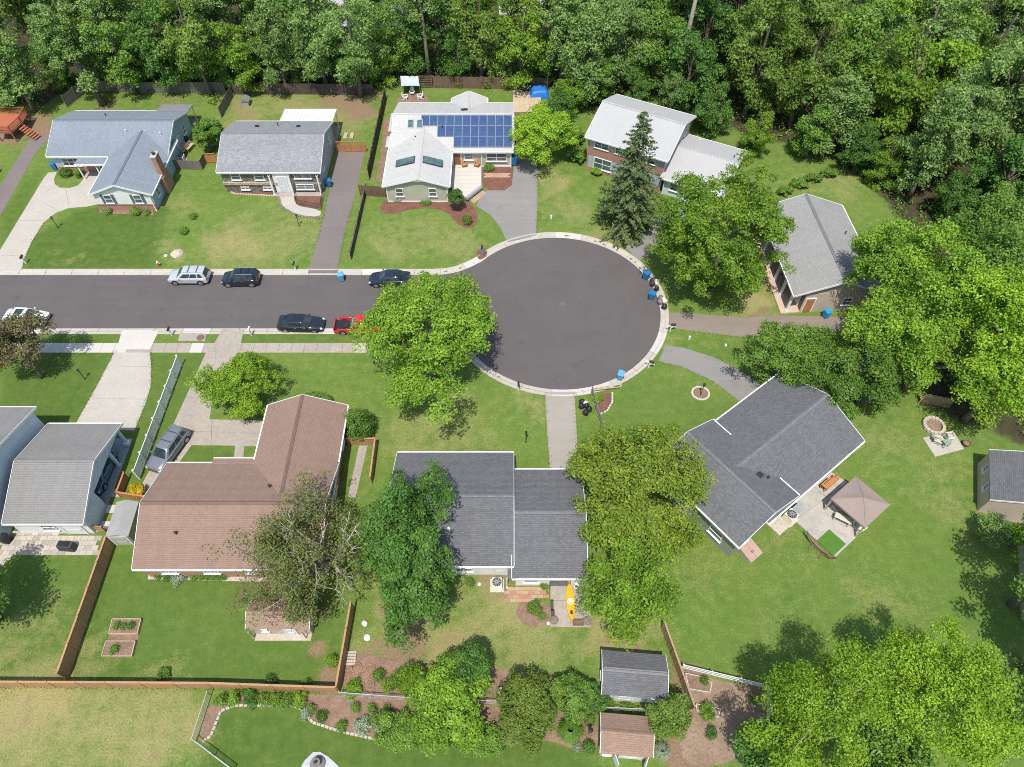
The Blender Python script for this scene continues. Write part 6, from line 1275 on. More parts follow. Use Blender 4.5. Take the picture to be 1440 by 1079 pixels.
T('large round green tree above the bins on the right of the circle', (1015, 329), 83, 7.2, 7.0, 'bright', .35, (0, -.5), ry_px=83, seed=2, cr=.8, per=98, leaf=.27, lump=.05, rough=.1, nbm=2.2, zmin=-.97)
T('yellow green tree at the right end of the central charcoal roof', (900, 688), 90, 5.6, 4.6, 'yolive', .26, (0, 0), ry_px=96, seed=3, cr=.75, per=95, leaf=.23, lump=.08, rough=.14, nbm=1.6)
T('bright green tree below the yellow green tree beside the kayak patio', (888, 814), 70, 4.2, 3.6, 'bright', .2, (0, 0), ry_px=80, seed=4, cr=.8, per=90, leaf=.22, lump=.15, rough=.2)
T('dense dark green tree at the left end of the charcoal roof', (580, 778), 58, 5.8, 5.4, 'deep', .25, (.4, -.6), ry_px=98, seed=5, cr=.7, per=115, leaf=.2, lump=.05, rough=.14, nbm=1.6)
T('small lime green tree over the beige driveway', (338, 543), 54, 2.7, 2.1, 'lime', .14, ry_px=50, seed=6, cr=.55, per=90, leaf=.17, lump=.06, rough=.12, nbm=1.3, up=.7)
T('lime green tree right of the solar roof', (764, 188), 42, 4.2, 4.0, 'lime', .2, (0, -.4), ry_px=44, seed=7, cr=.7, per=90, leaf=.22, lump=.1, rough=.15, up=.7)
T('olive and purple tinged tree at the left edge by the street', (22, 488), 44, 4.2, 3.6, 'purple', .2, (.6, -.5), ry_px=46, seed=8, cr=.75, per=90, leaf=.22, lump=.3)
T('dense green tree on the left of the pair above the corner house', (1108, 497), 66, 3.8, 3.2, 'mid', .22, ry_px=52, seed=9, cr=.75, per=100, leaf=.2, lump=.15, rough=.2)
T('dense green tree on the right of the pair above the corner house', (1188, 525), 62, 4.4, 3.6, 'mid', .22, ry_px=52, seed=10, cr=.8, per=95, leaf=.22, lump=.15, rough=.2)
T('dark evergreen shrub tree in shade right of the pair', (1222, 540), 34, 3.2, 2.8, 'deep', .16, seed=11, cr=.7, per=90, leaf=.22)
# right hand group of light green trees
for i, (px, py, r, zc, rz, kd, lab) in enumerate((
    (1258, 372, 66, 7.5, 5.6, 'bright', 'loose light green tree leaning over the columned house roof'), (1240, 470, 58, 6.5, 5.0, 'bright', 'light green tree between the columned house and the dense pair'),
    (1340, 400, 78, 9.5, 6.5, 'bright', 'tall light green tree in the middle of the right hand group'), (1400, 360, 70, 10.5, 6.5, 'mid', 'tall green tree at the upper right edge of the lawn group'),
    (1415, 460, 80, 9.5, 6.5, 'lime', 'tall yellow green tree at the right edge'), (1306, 500, 68, 5.4, 4.2, 'bright', 'broad light green tree above the fire pit'), (1402, 541, 60, 6.0, 4.6, 'lime', 'yellow green maple hanging over the fire pit corner'))):
    T(lab, (px, py), r, zc, rz, kd, .3, (0, 0), seed=20 + i, cr=.95, per=90, leaf=.26, lump=.35, shell=.42, group='light green trees on the right')
# bottom right
T('yellow green tree at the bottom edge, left of two', (1148, 1010), 92, 6.5, 5.5, 'lime', .25, seed=31, cr=.75, per=85, leaf=.17, lump=.4, shell=.4, bark=BARK_W, nl=16)
T('yellow green tree at the bottom right, larger of two', (1328, 988), 98, 7.0, 5.5, 'lime', .28, seed=32, cr=.7, per=90, leaf=.165, lump=.35, shell=.42)
T('dark green tree between the two bottom right trees', (1230, 1060), 60, 4.5, 3.6, 'mid', .2, seed=33, cr=.85, per=90, leaf=.25)
T('green tree at the bottom right corner', (1432, 1005), 60, 5.0, 4.4, 'mid', .2, seed=34, cr=.8, per=90, leaf=.24); T('dark shrub tree below the tan shed', (1396, 748), 21, 1.7, 1.4, 'oak', .1, seed=35, cr=.5, per=80, leaf=.17); T('bright shrub at the right edge below the tan shed', (1442, 752), 20, 2.4, 1.8, 'bright', .1, seed=36, cr=.5, per=80, leaf=.18)
T('second tree outside the right edge, shading the lower lawn', (1520, 905), 62, 7.0, 5.0, 'mid', .28, seed=40, cr=1.0, per=70, leaf=.3); T('tall green tree just outside the right edge, shading the lawn', (1496, 806), 66, 7.0, 5.0, 'mid', .28, seed=38, cr=1.0, per=70, leaf=.3); T('dark green shrub tree under the bottom left tree', (1075, 1055), 44, 2.6, 2.4, 'deep', .15, seed=37, cr=.6, per=90, leaf=.2)
# bottom middle shrubs and small trees
T('large glossy green shrub tree in the bottom beds', (632, 987), 63, 3.4, 3.0, 'bright', .15, (0, .6), ry_px=68, seed=41, cr=.6, per=100, leaf=.19, lump=.2)
T('blue green shrub tree behind the glossy shrub', (655, 943), 34, 3.4, 2.4, 'deep', .12, seed=42, cr=.55, per=90, leaf=.17); T('blush tinted shrub tree in the bottom beds', (742, 998), 44, 2.5, 2.3, 'blush', .13, ry_px=58, seed=43, cr=.55, per=100, leaf=.17, lump=.25)
T('pale green spreading shrub at the bottom bed edge', (570, 1030), 42, .9, .9, 'mid', .08, ry_px=28, seed=44, cr=.42, per=120, leaf=.13, name='shrub', cat='shrub'); T('pale green low shrub right of the glossy shrub', (675, 1040), 40, .8, .8, 'mid', .08, ry_px=24, seed=45, cr=.42, per=110, leaf=.13, name='shrub', cat='shrub')
T('bright green rounded shrub at the edge of the central lawn', (578, 955), 33, 1.1, 1.0, 'bright', .08, ry_px=24, seed=46, cr=.42, per=110, leaf=.13, name='shrub', cat='shrub'); T('green shrub left of the charcoal shed', (805, 975), 32, 1.8, 1.5, 'mid', .1, ry_px=26, seed=47, cr=.45, per=110, leaf=.15, name='shrub', cat='shrub')
T('dark green shrub tree right of the brown shed', (942, 1012), 30, 2.2, 1.9, 'olive', .1, ry_px=32, seed=48, cr=.45, per=110, leaf=.15); T('blue green shrub against the charcoal shed side', (838, 985), 18, 1.2, 1.1, 'deep', .06, seed=49, cr=.4, per=100, leaf=.14, name='shrub', cat='shrub')
# clipped bush and hedges
def bush(label, px, py, r, h, kind, seed, leaf=.13, name='shrub', ry=None, cr=.28, per=70, tight=False, cat='shrub', z0=0.0):
    rng = np.random.default_rng(seed + 500); k = mpp(px, py); rx = r * k; ryy = (ry or r) * k; c = G(px, py, h * .5); o = thing(name, label, cat, (c.x, c.y, z0))
    n_cl = max(10, int(3.2 * (rx * ryy + (rx + ryy) * h * .5) / cr ** 2)); P, Nn, C, val = clumped(rng, max(.05, rx - cr * .4), max(.05, ryy - cr * .4), max(.05, h * .5 - cr * .3), n_cl, per, cr, .4, shell=.85 if tight else .55, lump=.06 if tight else .25, flat=.8, zmin=-.8, tight=tight or r < 10)
    P[:, 2] = np.maximum(P[:, 2] + h * .5, .03); link('foliage', leaf_mesh('foliage', P, Nn, leaf, rng, LEAF[kind], val=val), o)
    mb = MB(); [mb.tube([(0, 0, -.05), (C[i][0] * .5, C[i][1] * .5, h * .3), (C[i][0], C[i][1], C[i][2] + h * .5)], [.05, .035, .012], 5) for i in rng.choice(len(C), min(5, len(C)), False)]; mb.build('stem', BARK, o); return o
bush('tall clipped dense bush beside the brown roof wing', 504, 597, 22, 3.2, 'mid', 1, .14, ry=22, tight=True, cr=.4); bush('low clipped hedge behind the brown roof gable', 444, 562, 22, 1.3, 'mid', 2, .14, ry=9, tight=True); bush('golden yellow bush beside the orange fence', 192, 690, 13, 1.3, 'yellow', 3, .12)
for i, (px, py, r) in enumerate(((288, 193, 13), (302, 187, 13))): T(['left dense columnar evergreen between the blue and stone houses', 'right dense columnar evergreen between the blue and stone houses'][i], (px, py), r + 3, 2.3, 2.5, 'mid', .15, ry_px=r + 2, seed=60 + i, cr=.45, per=90, leaf=.16, lump=.05, shell=.7, name='evergreen', group='columnar evergreens')
T('small round tree before the solar roof house', (641, 278), 13, 1.9, 1.3, 'deep', .08, ry_px=13, seed=63, cr=.4, per=90, leaf=.14); bush('dark reddish shrub in the tip of the red mulch', 657, 309, 7, 1.0, 'olive', 5, .11); bush('round shrub left before the blue house porch', 92, 243, 7.5, 1.0, 'mid', 6, .11, tight=True); bush('round shrub right before the blue house porch', 110, 243, 6.5, 1.0, 'mid', 7, .11, tight=True)
bush('small dark shrub under the blue house left front window', 151, 297, 6, .6, 'oak', 8, .1); bush('round yellow green shrub under the blue house right front window', 190, 297, 7.5, .8, 'olive', 9, .1); bush('low green shrub at the blue house front corner', 206, 299, 5, .4, 'mid', 10, .1); bush('small green shrub on the lawn, upper of two', 271, 304, 5.5, .5, 'mid', 11, .1); bush('small green shrub on the lawn, lower of two', 259, 324, 6.5, .6, 'mid', 12, .1)
bush('low shrub under the terrace window of the solar roof house', 687, 235, 8, .6, 'mid', 13, .1); bush('spreading plants left of the solar house front bed', 557, 281, 8, .4, 'silver', 14, .1, ry=4); bush('low plants in the middle of the solar house front bed', 600, 286, 9, .35, 'mid', 15, .1, ry=4); bush('bright shrub beside the brick wall of the white roofed house', 839, 241, 10, 1.0, 'bright', 16, .12); bush('dark shrub beside the lime tree', 812, 215, 15, 2.2, 'mid', 17, .16); bush('bright shrub behind the dark shrub', 808, 192, 18, 2.6, 'bright', 18, .16); bush('row of low bright plants before the white roofed house', 940, 280, 12, .5, 'bright', 19, .11, ry=4)
bush('shrub beside the timber fence of the corner house', 1195, 577, 14, 1.5, 'mid', 20, .14); bush('yellow green bush round shape beside the kayak patio', 752, 855, 9.5, .9, 'olive', 21, .1, tight=True); bush('small plant at the lower side of the oval bed', 763, 867, 5, .4, 'oak', 22, .08); bush('dark shrub at the kayak patio upper corner', 767, 820, 8, .7, 'mid', 23, .1, tight=True); bush('green shrub beside the rear wall steps', 661, 819, 6, .6, 'mid', 24, .1)
bush('weedy clump on the lawn by the bottom left fence', 228, 948, 10, .6, 'mid', 25, .11); bush('bright shrub in the corner bed beside the timber fence', 497, 966, 13, .9, 'bright', 26, .11); bush('dark clump by the fence under the bare branched tree', 382, 958, 9, .7, 'deep', 27, .1); bush('green shrub by the fence corner', 430, 962, 12, .6, 'mid', 28, .11, ry=6); bush('light weed clump by the timber fence foot', 468, 930, 9, .7, 'bright', 29, .1)
for i, (px, py, r, k_) in enumerate(((310, 985, 9, 'mid'), (328, 983, 12, 'bright'), (352, 982, 14, 'deep'), (372, 984, 9, 'olive'), (388, 983, 11, 'bright'), (402, 986, 9, 'mid'), (420, 984, 13, 'bright'))): bush('%s green plant, %s along the bottom fence bed' % ({'mid': 'mid', 'bright': 'bright', 'deep': 'dark', 'olive': 'yellowish'}[k_], ['first', 'second', 'third', 'fourth', 'fifth', 'sixth', 'seventh'][i]), px, py, r, .75, k_, 30 + i, .1)
for i, (px, py, r, k_, lab) in enumerate(((437, 997, 7, 'oak', 'dark round plant at the bend of the bottom bed'), (453, 1007, 7, 'deep', 'dark rimmed round plant beside the bottom lawn'), (482, 1022, 8, 'mid', 'green plant with white ornament in the bottom bed'), (500, 995, 6, 'mid', 'small round plant below the dark stone'), (523, 996, 6, 'mid', 'small round plant in the middle of the bottom bed'), (543, 997, 6, 'mid', 'small round plant nearest the pale spreading shrub'), (510, 1020, 14, 'silver', 'silvery shrub left in the bottom bed'), (535, 1020, 14, 'silver', 'silvery shrub right in the bottom bed'), (532, 1034, 8, 'bright', 'bright small shrub at the bottom bed edge'), (533, 950, 9, 'mid', 'green plant in the corner bed near the lawn'),
        (830, 1013, 7, 'olive', 'oval olive shrub above the bird feeder'), (828, 1050, 9, 'deep', 'dark round shrub below the bird feeder'), (811, 1051, 5, 'silver', 'pale tiny plant beside the dark round shrub'), (430, 1005, 9, 'silver', 'pale spiky plant by the bottom lawn bend'), (855, 990, 10, 'bright', 'bright plants behind the charcoal shed, left'), (882, 995, 10, 'mid', 'green plants behind the charcoal shed, right'), (840, 560, 8, 'bright', 'bright shrub in the half round corner bed'), (995, 1000, 14, 'bright', 'leafy crop in the cold frame bed'), (990, 957, 6, 'mid', 'single plant in the upper vegetable bed'), (185, 880, 5, 'deep', 'dark plant at the right of the upper raised bed'), (175, 880, 4, 'mid', 'green plant in the middle of the upper raised bed'), (164, 880, 4, 'mid', 'green plant at the left of the upper raised bed'), (160, 913, 7, 'mid', 'leafy plant in the lower raised bed'), (1062, 985, 10, 'mid', 'leafy plants by the white garden fence corner'), (1000, 1030, 10, 'deep', 'weed clump on the shaded bare earth'))): bush(lab, px, py, r, .2 + r * .055, k_, 50 + i, .09)
for i, (px, r, k_) in enumerate(((222, 5, 'olive'), (236, 6, 'deep'), (251, 12, 'silver'), (273, 5, 'mid'), (282, 4, 'mid'), (292, 5, 'mid'), (301, 6, 'mid'), (312, 7, 'mid'))): bush('%s plant, %s from the left under the brown house eaves' % ({'olive': 'yellowish', 'deep': 'dark', 'silver': 'large silvery', 'mid': 'small green'}[k_], ['first', 'second', 'third', 'fourth', 'fifth', 'sixth', 'seventh', 'eighth'][i]), px, 811, r, .5, k_, 80 + i, .09)
for i, (px, py, r) in enumerate(((1105, 268, 14), (1125, 258, 16), (1145, 250, 16), (1166, 243, 14))): bush('trimmed hedge shrub, %s from the round tree on the boundary' % ['first', 'second', 'third', 'fourth'][i], px, py, r, 1.2, 'mid', 90 + i, .15, ry=8)
T('small young tree at the fence by the tan deck', (790, 150), 22, 3.4, 2.6, 'deep', .12, seed=64, cr=.7, per=80, leaf=.22)
# ornamental grasses
def grass_clump(label, px, py, r, h, kind, seed, n=900):
    rng = np.random.default_rng(seed); rr = r * mpp(px, py); c = G(px, py); o = thing('ornamental_grass', label, 'ornamental grass', c); a = rng.uniform(0, 6.283, n); q = rng.uniform(.2, 1, n) ** .7; L = rng.uniform(.7, 1, n); V = []; F = []
    for i in range(n):
        d = np.array([math.cos(a[i]), math.sin(a[i]), 0]); s = np.array([-d[1], d[0], 0]) * .012; p = [d * .1 * q[i]]; p.append(d * rr * q[i] * .5 * L[i] + [0, 0, h * .85 * L[i]]); p.append(d * rr * q[i] * L[i] + [0, 0, h * (1 - .55 * q[i]) * L[i]]); k = len(V)
        V += [p[0] - s, p[0] + s, p[1] + s * 1.6, p[1] - s * 1.6, p[2]]; F += [(k, k + 1, k + 2, k + 3), (k + 3, k + 2, k + 4)]
    me = bpy.data.meshes.new('blades'); me.from_pydata([tuple(v) for v in V], [], F); uv = me.uv_layers.new(name='UVMap'); val = np.repeat(rng.uniform(0, 1, n), 7); uv.data.foreach_set('uv', np.stack([val, val], 1).astype(np.float32).ravel()); me.materials.append(LEAF[kind]); link('blades', me, o)
grass_clump('fountain of long blue green grass left of the feeder', 801, 1030, 25, 1.5, 'mid', 1, 1600); grass_clump('pale green grass fountain at the brown shed corner', 929, 1058, 17, 1.1, 'silver', 2, 900)

# spruce
def spruce():
    rng = np.random.default_rng(77); b = G(880, 318); Ht = 15.6; o = thing('spruce_tree', 'tall dark spruce before the white roofed house', 'tree', b); P = []; Nn = []; mb = MB()
    mb.tube([(0, 0, -.1), (0, 0, Ht * .5), (0, 0, Ht)], [.3, .18, .02], 8); z = .8
    while z < Ht - .2:
        t = 1 - z / Ht; Lr = 4.5 * t ** .7 + .12; nb = int(6 + 9 * t)
        for k in range(nb):
            a = rng.uniform(0, 6.283); L = Lr * rng.uniform(.65, 1.12); dr = rng.uniform(.12, .3); ns = int(14 + 46 * L / 4)
            u = rng.uniform(.12, 1, ns) ** .75; d = np.array([math.cos(a), math.sin(a), 0]); s = np.array([-d[1], d[0], 0]); wd = (rng.uniform(-1, 1, ns) * .5 * (1.05 - u) * L * .55)
            p = d * (u * L)[:, None] + s * wd[:, None]; p[:, 2] = z - dr * u * L + .22 * (u ** 3) * L * .5 - np.abs(wd) * .25 + rng.normal(0, .05, ns); P.append(p); nn = np.tile([0, 0, 1.0], (ns, 1)) + d * .55 + rng.normal(0, .4, (ns, 3)); Nn.append(nn)
            if k % 2 == 0: mb.tube([(0, 0, z), tuple(d * L * .6 + [0, 0, z - dr * L * .6])], [.045, .012], 4, False)
        z += rng.uniform(.32, .5)
    P = np.vstack(P); Nn = np.vstack(Nn); link('crown', leaf_mesh('crown', P, Nn, .42, rng, LEAF['spruce'], .34), o); mb.build('trunk', BARK_D, o, smooth=2)
spruce()

# half bare tree with pale limbs
def bare_tree():
    rng = np.random.default_rng(5); b = G(492, 812); o = thing('bare_branched_tree', 'half bare tree with pale dead limbs over the brown roof', 'tree', b); mb = MB(); tips = []; rr = random.Random(4); bare = MB()
    def grow(p, d, L, r, depth, dead):
        q = p + d * L; m = p.lerp(q, .5) + Vector((rr.uniform(-1, 1), rr.uniform(-1, 1), rr.uniform(-.3, 1))) * L * .09; (bare if dead else mb).tube([p, m, q], [r, r * .82, r * .62], 5 if depth > 1 else 7, False)
        if depth >= 5 or r < .012: tips.append((q, dead)); return
        if depth >= 3: tips.append((m, dead))
        for k in range(rr.choice((2, 3) if depth else (5, 5))):
            ax = Vector((rr.uniform(-1, 1), rr.uniform(-1, 1), rr.uniform(-.4, .8))).normalized(); nd = (d * .75 + ax * (.75 if depth else 1.1)); nd.z = max(nd.z, -.15) * .8 + .12; nd.x -= .10; grow(q, nd.normalized(), L * rr.uniform(.62, .85), r * rr.uniform(.5, .66), depth + 1, dead or (depth == 1 and rr.random() < .3))
    grow(Vector((0, 0, -.1)), Vector((-.16, .02, 1)).normalized(), 3.2, .26, 0, False)
    for e in ((2.0, -.4, 7.5), (1.4, 2.2, 8.2), (2.4, 1.2, 8.6), (-5.5, -5, 4.6), (-4.0, -6.0, 3.6), (1.6, -3.2, 5.5), (.8, -4.2, 4.5)):        # long pale dead limbs
        s = Vector((-.6, 0, 3.4)); e = Vector(e); pts = [s.lerp(e, t) + Vector((rr.uniform(-.2, .2), rr.uniform(-.2, .2), rr.uniform(-.1, .3))) * (t > .05) for t in np.linspace(0, 1, 6)]; bare.tube(pts, [.12, .1, .08, .055, .035, .015], 6)
        for t in (2, 3, 4): 
            for _ in range(3): a = pts[t]; e2 = a + Vector((rr.uniform(-1, 1), rr.uniform(-1, 1), rr.uniform(.0, .7))) * 1.2; bare.tube([a, a.lerp(e2, .5) + Vector((0, 0, .1)), e2], [.035, .025, .008], 4, False)
    mb.build('trunk', BARK, o, smooth=2); bare.build('dead_limbs', BARK_W, o, smooth=2)
    P = []; Nn = []
    for q, dead in tips:
        if dead and rr.random() < .8: continue
        n = int(rng.uniform(40, 130)); d = sph(rng, n); P.append(np.array(q) + d * rng.uniform(.2, .75, n)[:, None]); Nn.append(d * .5 + [0, 0, .5] + rng.normal(0, .4, (n, 3)))
    rx, ryy = 6.0, 6.4        # looser outer foliage
    Pc, Nc, C, val = clumped(rng, rx, ryy, 2.6, 300, 60, .75, .4, shell=.45, lump=.55); Pc = Pc + np.array([-1.9, .9, 5.0]); P.append(Pc); Nn.append(Nc)
    P = np.vstack(P); Nn = np.vstack(Nn); k = rng.uniform(0, 1, len(P)) < .72; link('crown', leaf_mesh('crown', P[k], Nn[k], .19, rng, LEAF['drab'], .55), o)
    Pd, Nd, C, val = clumped(rng, 3.0, 2.2, 1.2, 110, 46, .6, .4, shell=.4, lump=.4); link('withered_foliage', leaf_mesh('withered_foliage', Pd + np.array([-5.2, -2.4, 3.8]), Nd, .13, rng, LEAF['dry'], .5), o)
bare_tree()

# ---------------------------------------------------------------- the woods: every tree stands for itself, some share leaves
def wood_proto(kind, seed, R_, H_, cr=1.05, per=62, leaf=.36, lump=.4, shell=.5, n_cl=330):
    rng = np.random.default_rng(seed); P, Nn, C, val = clumped(rng, R_, R_, H_ * .47, n_cl, per, cr, .5, shell=shell, lump=lump, zmin=-.9, flat=.65); off = np.array([0, 0, H_ * .53]); P = P + off
    cm = leaf_mesh('crown', P, Nn, leaf, rng, LEAF[kind], val=val); mb = MB(); trunk_mesh(mb, (0, 0, -.2), (0, 0, H_ * .8), .32, .07, .3, rng, [C[i] + off for i in rng.choice(len(C), 14, False)], 8); t = mb.build('trunk', BARK, None, smooth=2); tm = t.data; bpy.data.objects.remove(t); return cm, tm, R_, H_
PROTO = [wood_proto('oak', 1, 4.3, 16), wood_proto('oak', 2, 4.8, 18), wood_proto('mid', 3, 4.2, 15), wood_proto('deep', 4, 4.0, 14), wood_proto('olive', 5, 4.2, 17), wood_proto('bright', 6, 4.0, 13), wood_proto('oak', 7, 3.6, 19, lump=.5)]
KINDW = ['grey green oak', 'tall grey green oak', 'mid green broadleaf tree', 'dark green tree', 'olive green tree', 'bright green tree', 'slender tall oak']
ORD = ['first', 'second', 'third', 'fourth', 'fifth', 'sixth', 'seventh', 'eighth', 'ninth', 'tenth', 'eleventh', 'twelfth', 'thirteenth', 'fourteenth', 'fifteenth', 'sixteenth', 'seventeenth', 'eighteenth', 'nineteenth', 'twentieth']
def wood_tree(i, x, y, s, label, group, k=None, low=0.0):
    k = i % len(PROTO) if k is None else k; cm, tm, r, h = PROTO[k]; o = thing('woodland_tree', label, 'tree', (x, y, 0), (i * 2.399) % 6.283, group); o.scale = (s * (1 + .08 * math.sin(i)), s * (1 - .08 * math.sin(i)), s * (1 + .1 * math.cos(i * 1.7)))
    cr_ = link('crown', cm, o); link('trunk', tm, o)
    if low: cr_.location.z = -low; cr_.scale.z = 1.08
rw = random.Random(3)
FRONT = [(-67.5, 93), (-61, 99.5), (-54.5, 97.5), (-49, 98.8), (-43.5, 97.2), (-37.5, 99), (-32.5, 97.5), (-27, 98.8), (-21.8, 96.8), (-17, 102.5), (-10.8, 103), (-4.5, 101), (1.5, 99.5), (7, 97.5), (10, 93.5), (14.5, 95.5), (19.5, 95), (24, 90.5)]
for i, (x, y) in enumerate(FRONT): wood_tree(i, x, y - (2.6 if x < 5 else .6), rw.uniform(.82, 1.0), '%s, %s from the left along the edge of the woods' % (KINDW[i % 7], ORD[i]), 'trees along the edge of the woods', low=2.2)
SEC = [(-78, 99), (-70, 104), (-64, 106), (-57, 104), (-50.5, 106), (-44, 104.5), (-37, 106.5), (-29, 105), (-22.5, 107), (-6, 108), (1, 106), (8, 105.5), (14, 103.5), (20.5, 103), (27.5, 98), (33, 93.5)]
for i, (x, y) in enumerate(SEC): wood_tree(i + 3, x, y, rw.uniform(.92, 1.12), '%s, %s from the left in the second row of the woods' % (KINDW[(i + 3) % 7], ORD[i]), 'trees in the second row of the woods')
THI = [(-86, 110), (-77, 113), (-68, 114), (-60, 113), (-51, 115), (-42, 114), (-34, 116), (-26, 120), (0, 118), (9, 114), (17, 112), (25, 108), (33, 104), (41, 99), (48, 95)]
for i, (x, y) in enumerate(THI): wood_tree(i + 5, x, y, rw.uniform(.95, 1.15), '%s, %s from the left in the back row of the woods' % (KINDW[(i + 5) % 7], ORD[i]), 'trees in the back row of the woods')
RGT = [(29.5, 85.5, 4, .95), (35.5, 83.5, 4, 1.05), (39, 77.5, 0, .9), (42.5, 86.5, 2, 1.1), (46.5, 78.5, 5, 1.15), (52.5, 84, 5, 1.2), (51, 72.5, 1, .95), (58, 76.5, 1, 1.05), (47, 68.5, 6, .8), (55.5, 66, 3, .95), (62, 68, 2, 1.05), (60, 60, 0, .95), (66, 60, 3, 1.0), (54, 91.5, 1, 1.1), (62, 88, 4, 1.1), (68, 80, 0, 1.1), (61, 97, 2, 1.1), (72, 92, 3, 1.1), (70, 71, 1, 1.05), (79, 83, 0, 1.1)]
for i, (x, y, k, s) in enumerate(RGT): wood_tree(i + 11, x + (2.8 if i < 13 else 0), y + (3.2 if i < 13 else 0), s, '%s, %s counting outward in the woods at the upper right' % (KINDW[k], ORD[i]), 'trees in the woods at the upper right', k, low=2.6)
for i, (px, py, zt, lab) in enumerate(((1000, 118, 1, 'bare tall grey trunk rising behind the white roofed house'),)):
    b = G(948, 134); o = thing('tall_trunk_tree', lab, 'tree', b); mb = MB(); t = Vector((.6, .6, 19)); mb.tube([(0, 0, -.2), tuple(t * .3), tuple(t * .65), tuple(t)], [.42, .34, .27, .18], 9); mb.build('trunk', BARK_W, o, smooth=2); c = link('crown', PROTO[4][0], o); c.location = (1, 3, 12); c.scale = (.9, .9, .7)
for i, (x, y) in enumerate(((-12.0, 97.3), (-58.3, 92.2))):
    o = thing('tall_trunk_tree', ['pale bare trunk behind the slatted gate', 'thick leaning trunk beside the corner of the grey fence'][i], 'tree', (x, y, 0)); mb = MB(); mb.tube([(0, 0, -.2), (-.1, 0, 5), (-.3, .3, 12)] if i == 0 else [(0, 0, -.2), (-1.0, .5, 5), (-2.0, 1, 10)], [.32, .26, .16] if i == 0 else [.5, .4, .3], 9); mb.build('trunk', BARK, o, smooth=2); c = link('crown', PROTO[0][0], o); c.location = (-.3, 1.5, 6.5) if i == 0 else (-2, 1, 3); c.scale = (.75, .75, .7)

UND = [(-72, 92), (-65, 96.5), (-57.5, 97), (-51.5, 96.9), (-46, 97.2), (-40.5, 96.9), (-35, 97.3), (-30, 96.9), (-24.5, 97.4), (-18.8, 97.8), (-14.5, 101), (-7.5, 98), (-1.5, 98.1), (4.3, 97.8), (8.2, 90.6), (12.8, 92.3), (17.2, 90.3), (21.8, 87.6), (26.5, 85.2), (31.8, 80.5)]
for i, (x, y) in enumerate(UND): wood_tree(i + 40, x, y, rw.uniform(.46, .6), 'low understorey tree, %s from the left at the foot of the woods' % ORD[i], 'understorey trees at the foot of the woods', (2, 3, 0, 3, 5)[i % 5], low=3.0)
UN2 = [(36, 76.5), (41.5, 73.5), (44, 71), (49.8, 64.5), (52.5, 60), (55.5, 56), (57, 50), (55, 44.5), (53.5, 39.5), (58, 44), (60.5, 37), (54.5, 35.5)]
for i, (x, y) in enumerate(UN2): wood_tree(i + 60, x + (2.8 if i < 6 else .5), y + (3.4 if i < 6 else 0), rw.uniform(.5, .66), 'low understorey tree, %s from the top along the right hand woods' % ORD[i], 'understorey trees of the right hand woods', (2, 3, 5, 3)[i % 4], low=3.0)
FAR = [(45, 106), (53, 103), (61, 106), (70, 101), (79, 98), (87, 93), (80, 108), (38, 112), (90, 104), (29, 117), (-13, 122), (60, 115), (72, 113), (48, 117), (88, 116)]
for i, (x, y) in enumerate(FAR): wood_tree(i + 80, x, y, rw.uniform(1.0, 1.15), '%s, %s of the farthest trees toward the top right' % (KINDW[(i + 80) % 7], ORD[i]), 'farthest woodland trees')
T('broad tree outside the left edge, shading the paved yard lawn', (-62, 838), 62, 5.5, 4.2, 'mid', .25, seed=39, cr=1.0, per=70, leaf=.3)
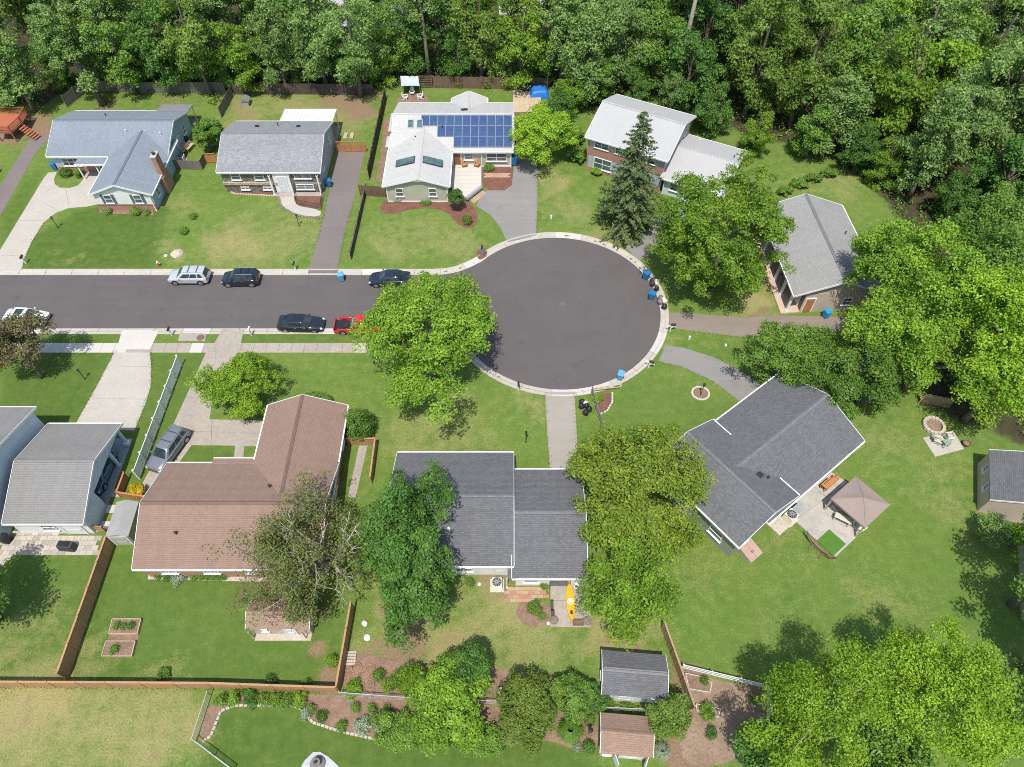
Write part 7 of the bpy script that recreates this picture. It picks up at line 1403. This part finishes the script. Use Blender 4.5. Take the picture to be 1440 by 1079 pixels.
# undergrowth along the wood's edge: one mass of leaves nobody could count
def undergrowth():
    rng = np.random.default_rng(9); X = rng.uniform(-85, 75, 7500); Y = rng.uniform(34, 118, 7500); W = inside(GP(WOODS_PX), X, Y); X, Y = X[W], Y[W]; keep = ~((np.abs(X + 51) < 9) & (Y < 92)) ; X, Y = X[keep], Y[keep]; n = len(X)
    m = 22; idx = np.repeat(np.arange(n), m); hs = rng.uniform(.3, 1.5, n); d = sph(rng, n * m, -.1); P = np.stack([X, Y, hs * .3], 1)[idx] + d * np.stack([hs * .7, hs * .7, hs * .8], 1)[idx]; P[:, 2] = np.maximum(P[:, 2], .05)
    o = link('undergrowth', leaf_mesh('undergrowth', P, d + [0, 0, .4] + rng.normal(0, .4, (n * m, 3)), .3, rng, LEAF['mid'], val=rng.uniform(.1, .9, n)[idx])); stuff(o); o['label'] = 'low tangled green undergrowth on the floor of the woods'; o['category'] = 'undergrowth'
undergrowth()
# unmown tufts along edges and in the turf
def turf():
    rng = np.random.default_rng(12); P = []
    def along(pts, n, w):
        Q = GP(pts); 
        for a, b in zip(Q, Q[1:]):
            k = int((b - a).length * n); t = rng.uniform(0, 1, k); P.append(np.stack([a.x + (b.x - a.x) * t + rng.normal(0, w, k), a.y + (b.y - a.y) * t + rng.normal(0, w, k), np.full(k, .03)], 1))
    for pts in ([(95, 152), (124, 130), (205, 133), (318, 133)], [(516, 266), (493.5, 366)], [(543, 140), (519, 254)], [(161, 767), (96, 955)], [(-40, 966), (160, 967), (300, 968), (476, 974)], [(498, 856), (478, 973)], [(930, 884), (971, 1000)], [(256, 514), (197, 674)], [(446, 340), (456, 300), (466, 250)], [(497, 285), (484, 330), (474, 384)], [(756, 222), (756, 290), (754, 331)], [(1005, 503), (1040, 520), (1075, 545)], [(1050, 572), (1000, 535), (960, 517), (926, 509)], [(766, 552), (770, 620), (774, 662)], [(808, 551), (810, 590), (812, 625)], [(62, 313), (45, 340), (34, 365), (31, 380)], [(163, 491.5), (135, 545), (104, 600)], [(211, 492), (213, 520), (212, 545), (190, 604)], [(960, 517), (926, 509)], [(975, 466), (1040, 474)]): along(pts, 26, .1)
    n = 45000; X = rng.uniform(-62, 60, n); Y = rng.uniform(6, 96, n); bad = np.any([inside(GP(q), X, Y) for q in LUSH], axis=0) | inside(offset_path(EDGE, 1.1), X, Y) | inside(GP(WOODS_PX), X, Y); P.append(np.stack([X, Y, np.full(n, .0)], 1)[~bad]); P = np.vstack(P)
    nn = rng.normal(0, .6, P.shape) + [0, 0, .6]; o = link('grass', leaf_mesh('grass', P, nn, .13, rng, mat_leaf('leaf_grass', (.08, .125, .02), (.12, .175, .03), (.17, .215, .05), .2), .5)); stuff(o); o['label'] = 'short uneven grass tufts across the lawns'; o['category'] = 'grass'
turf()
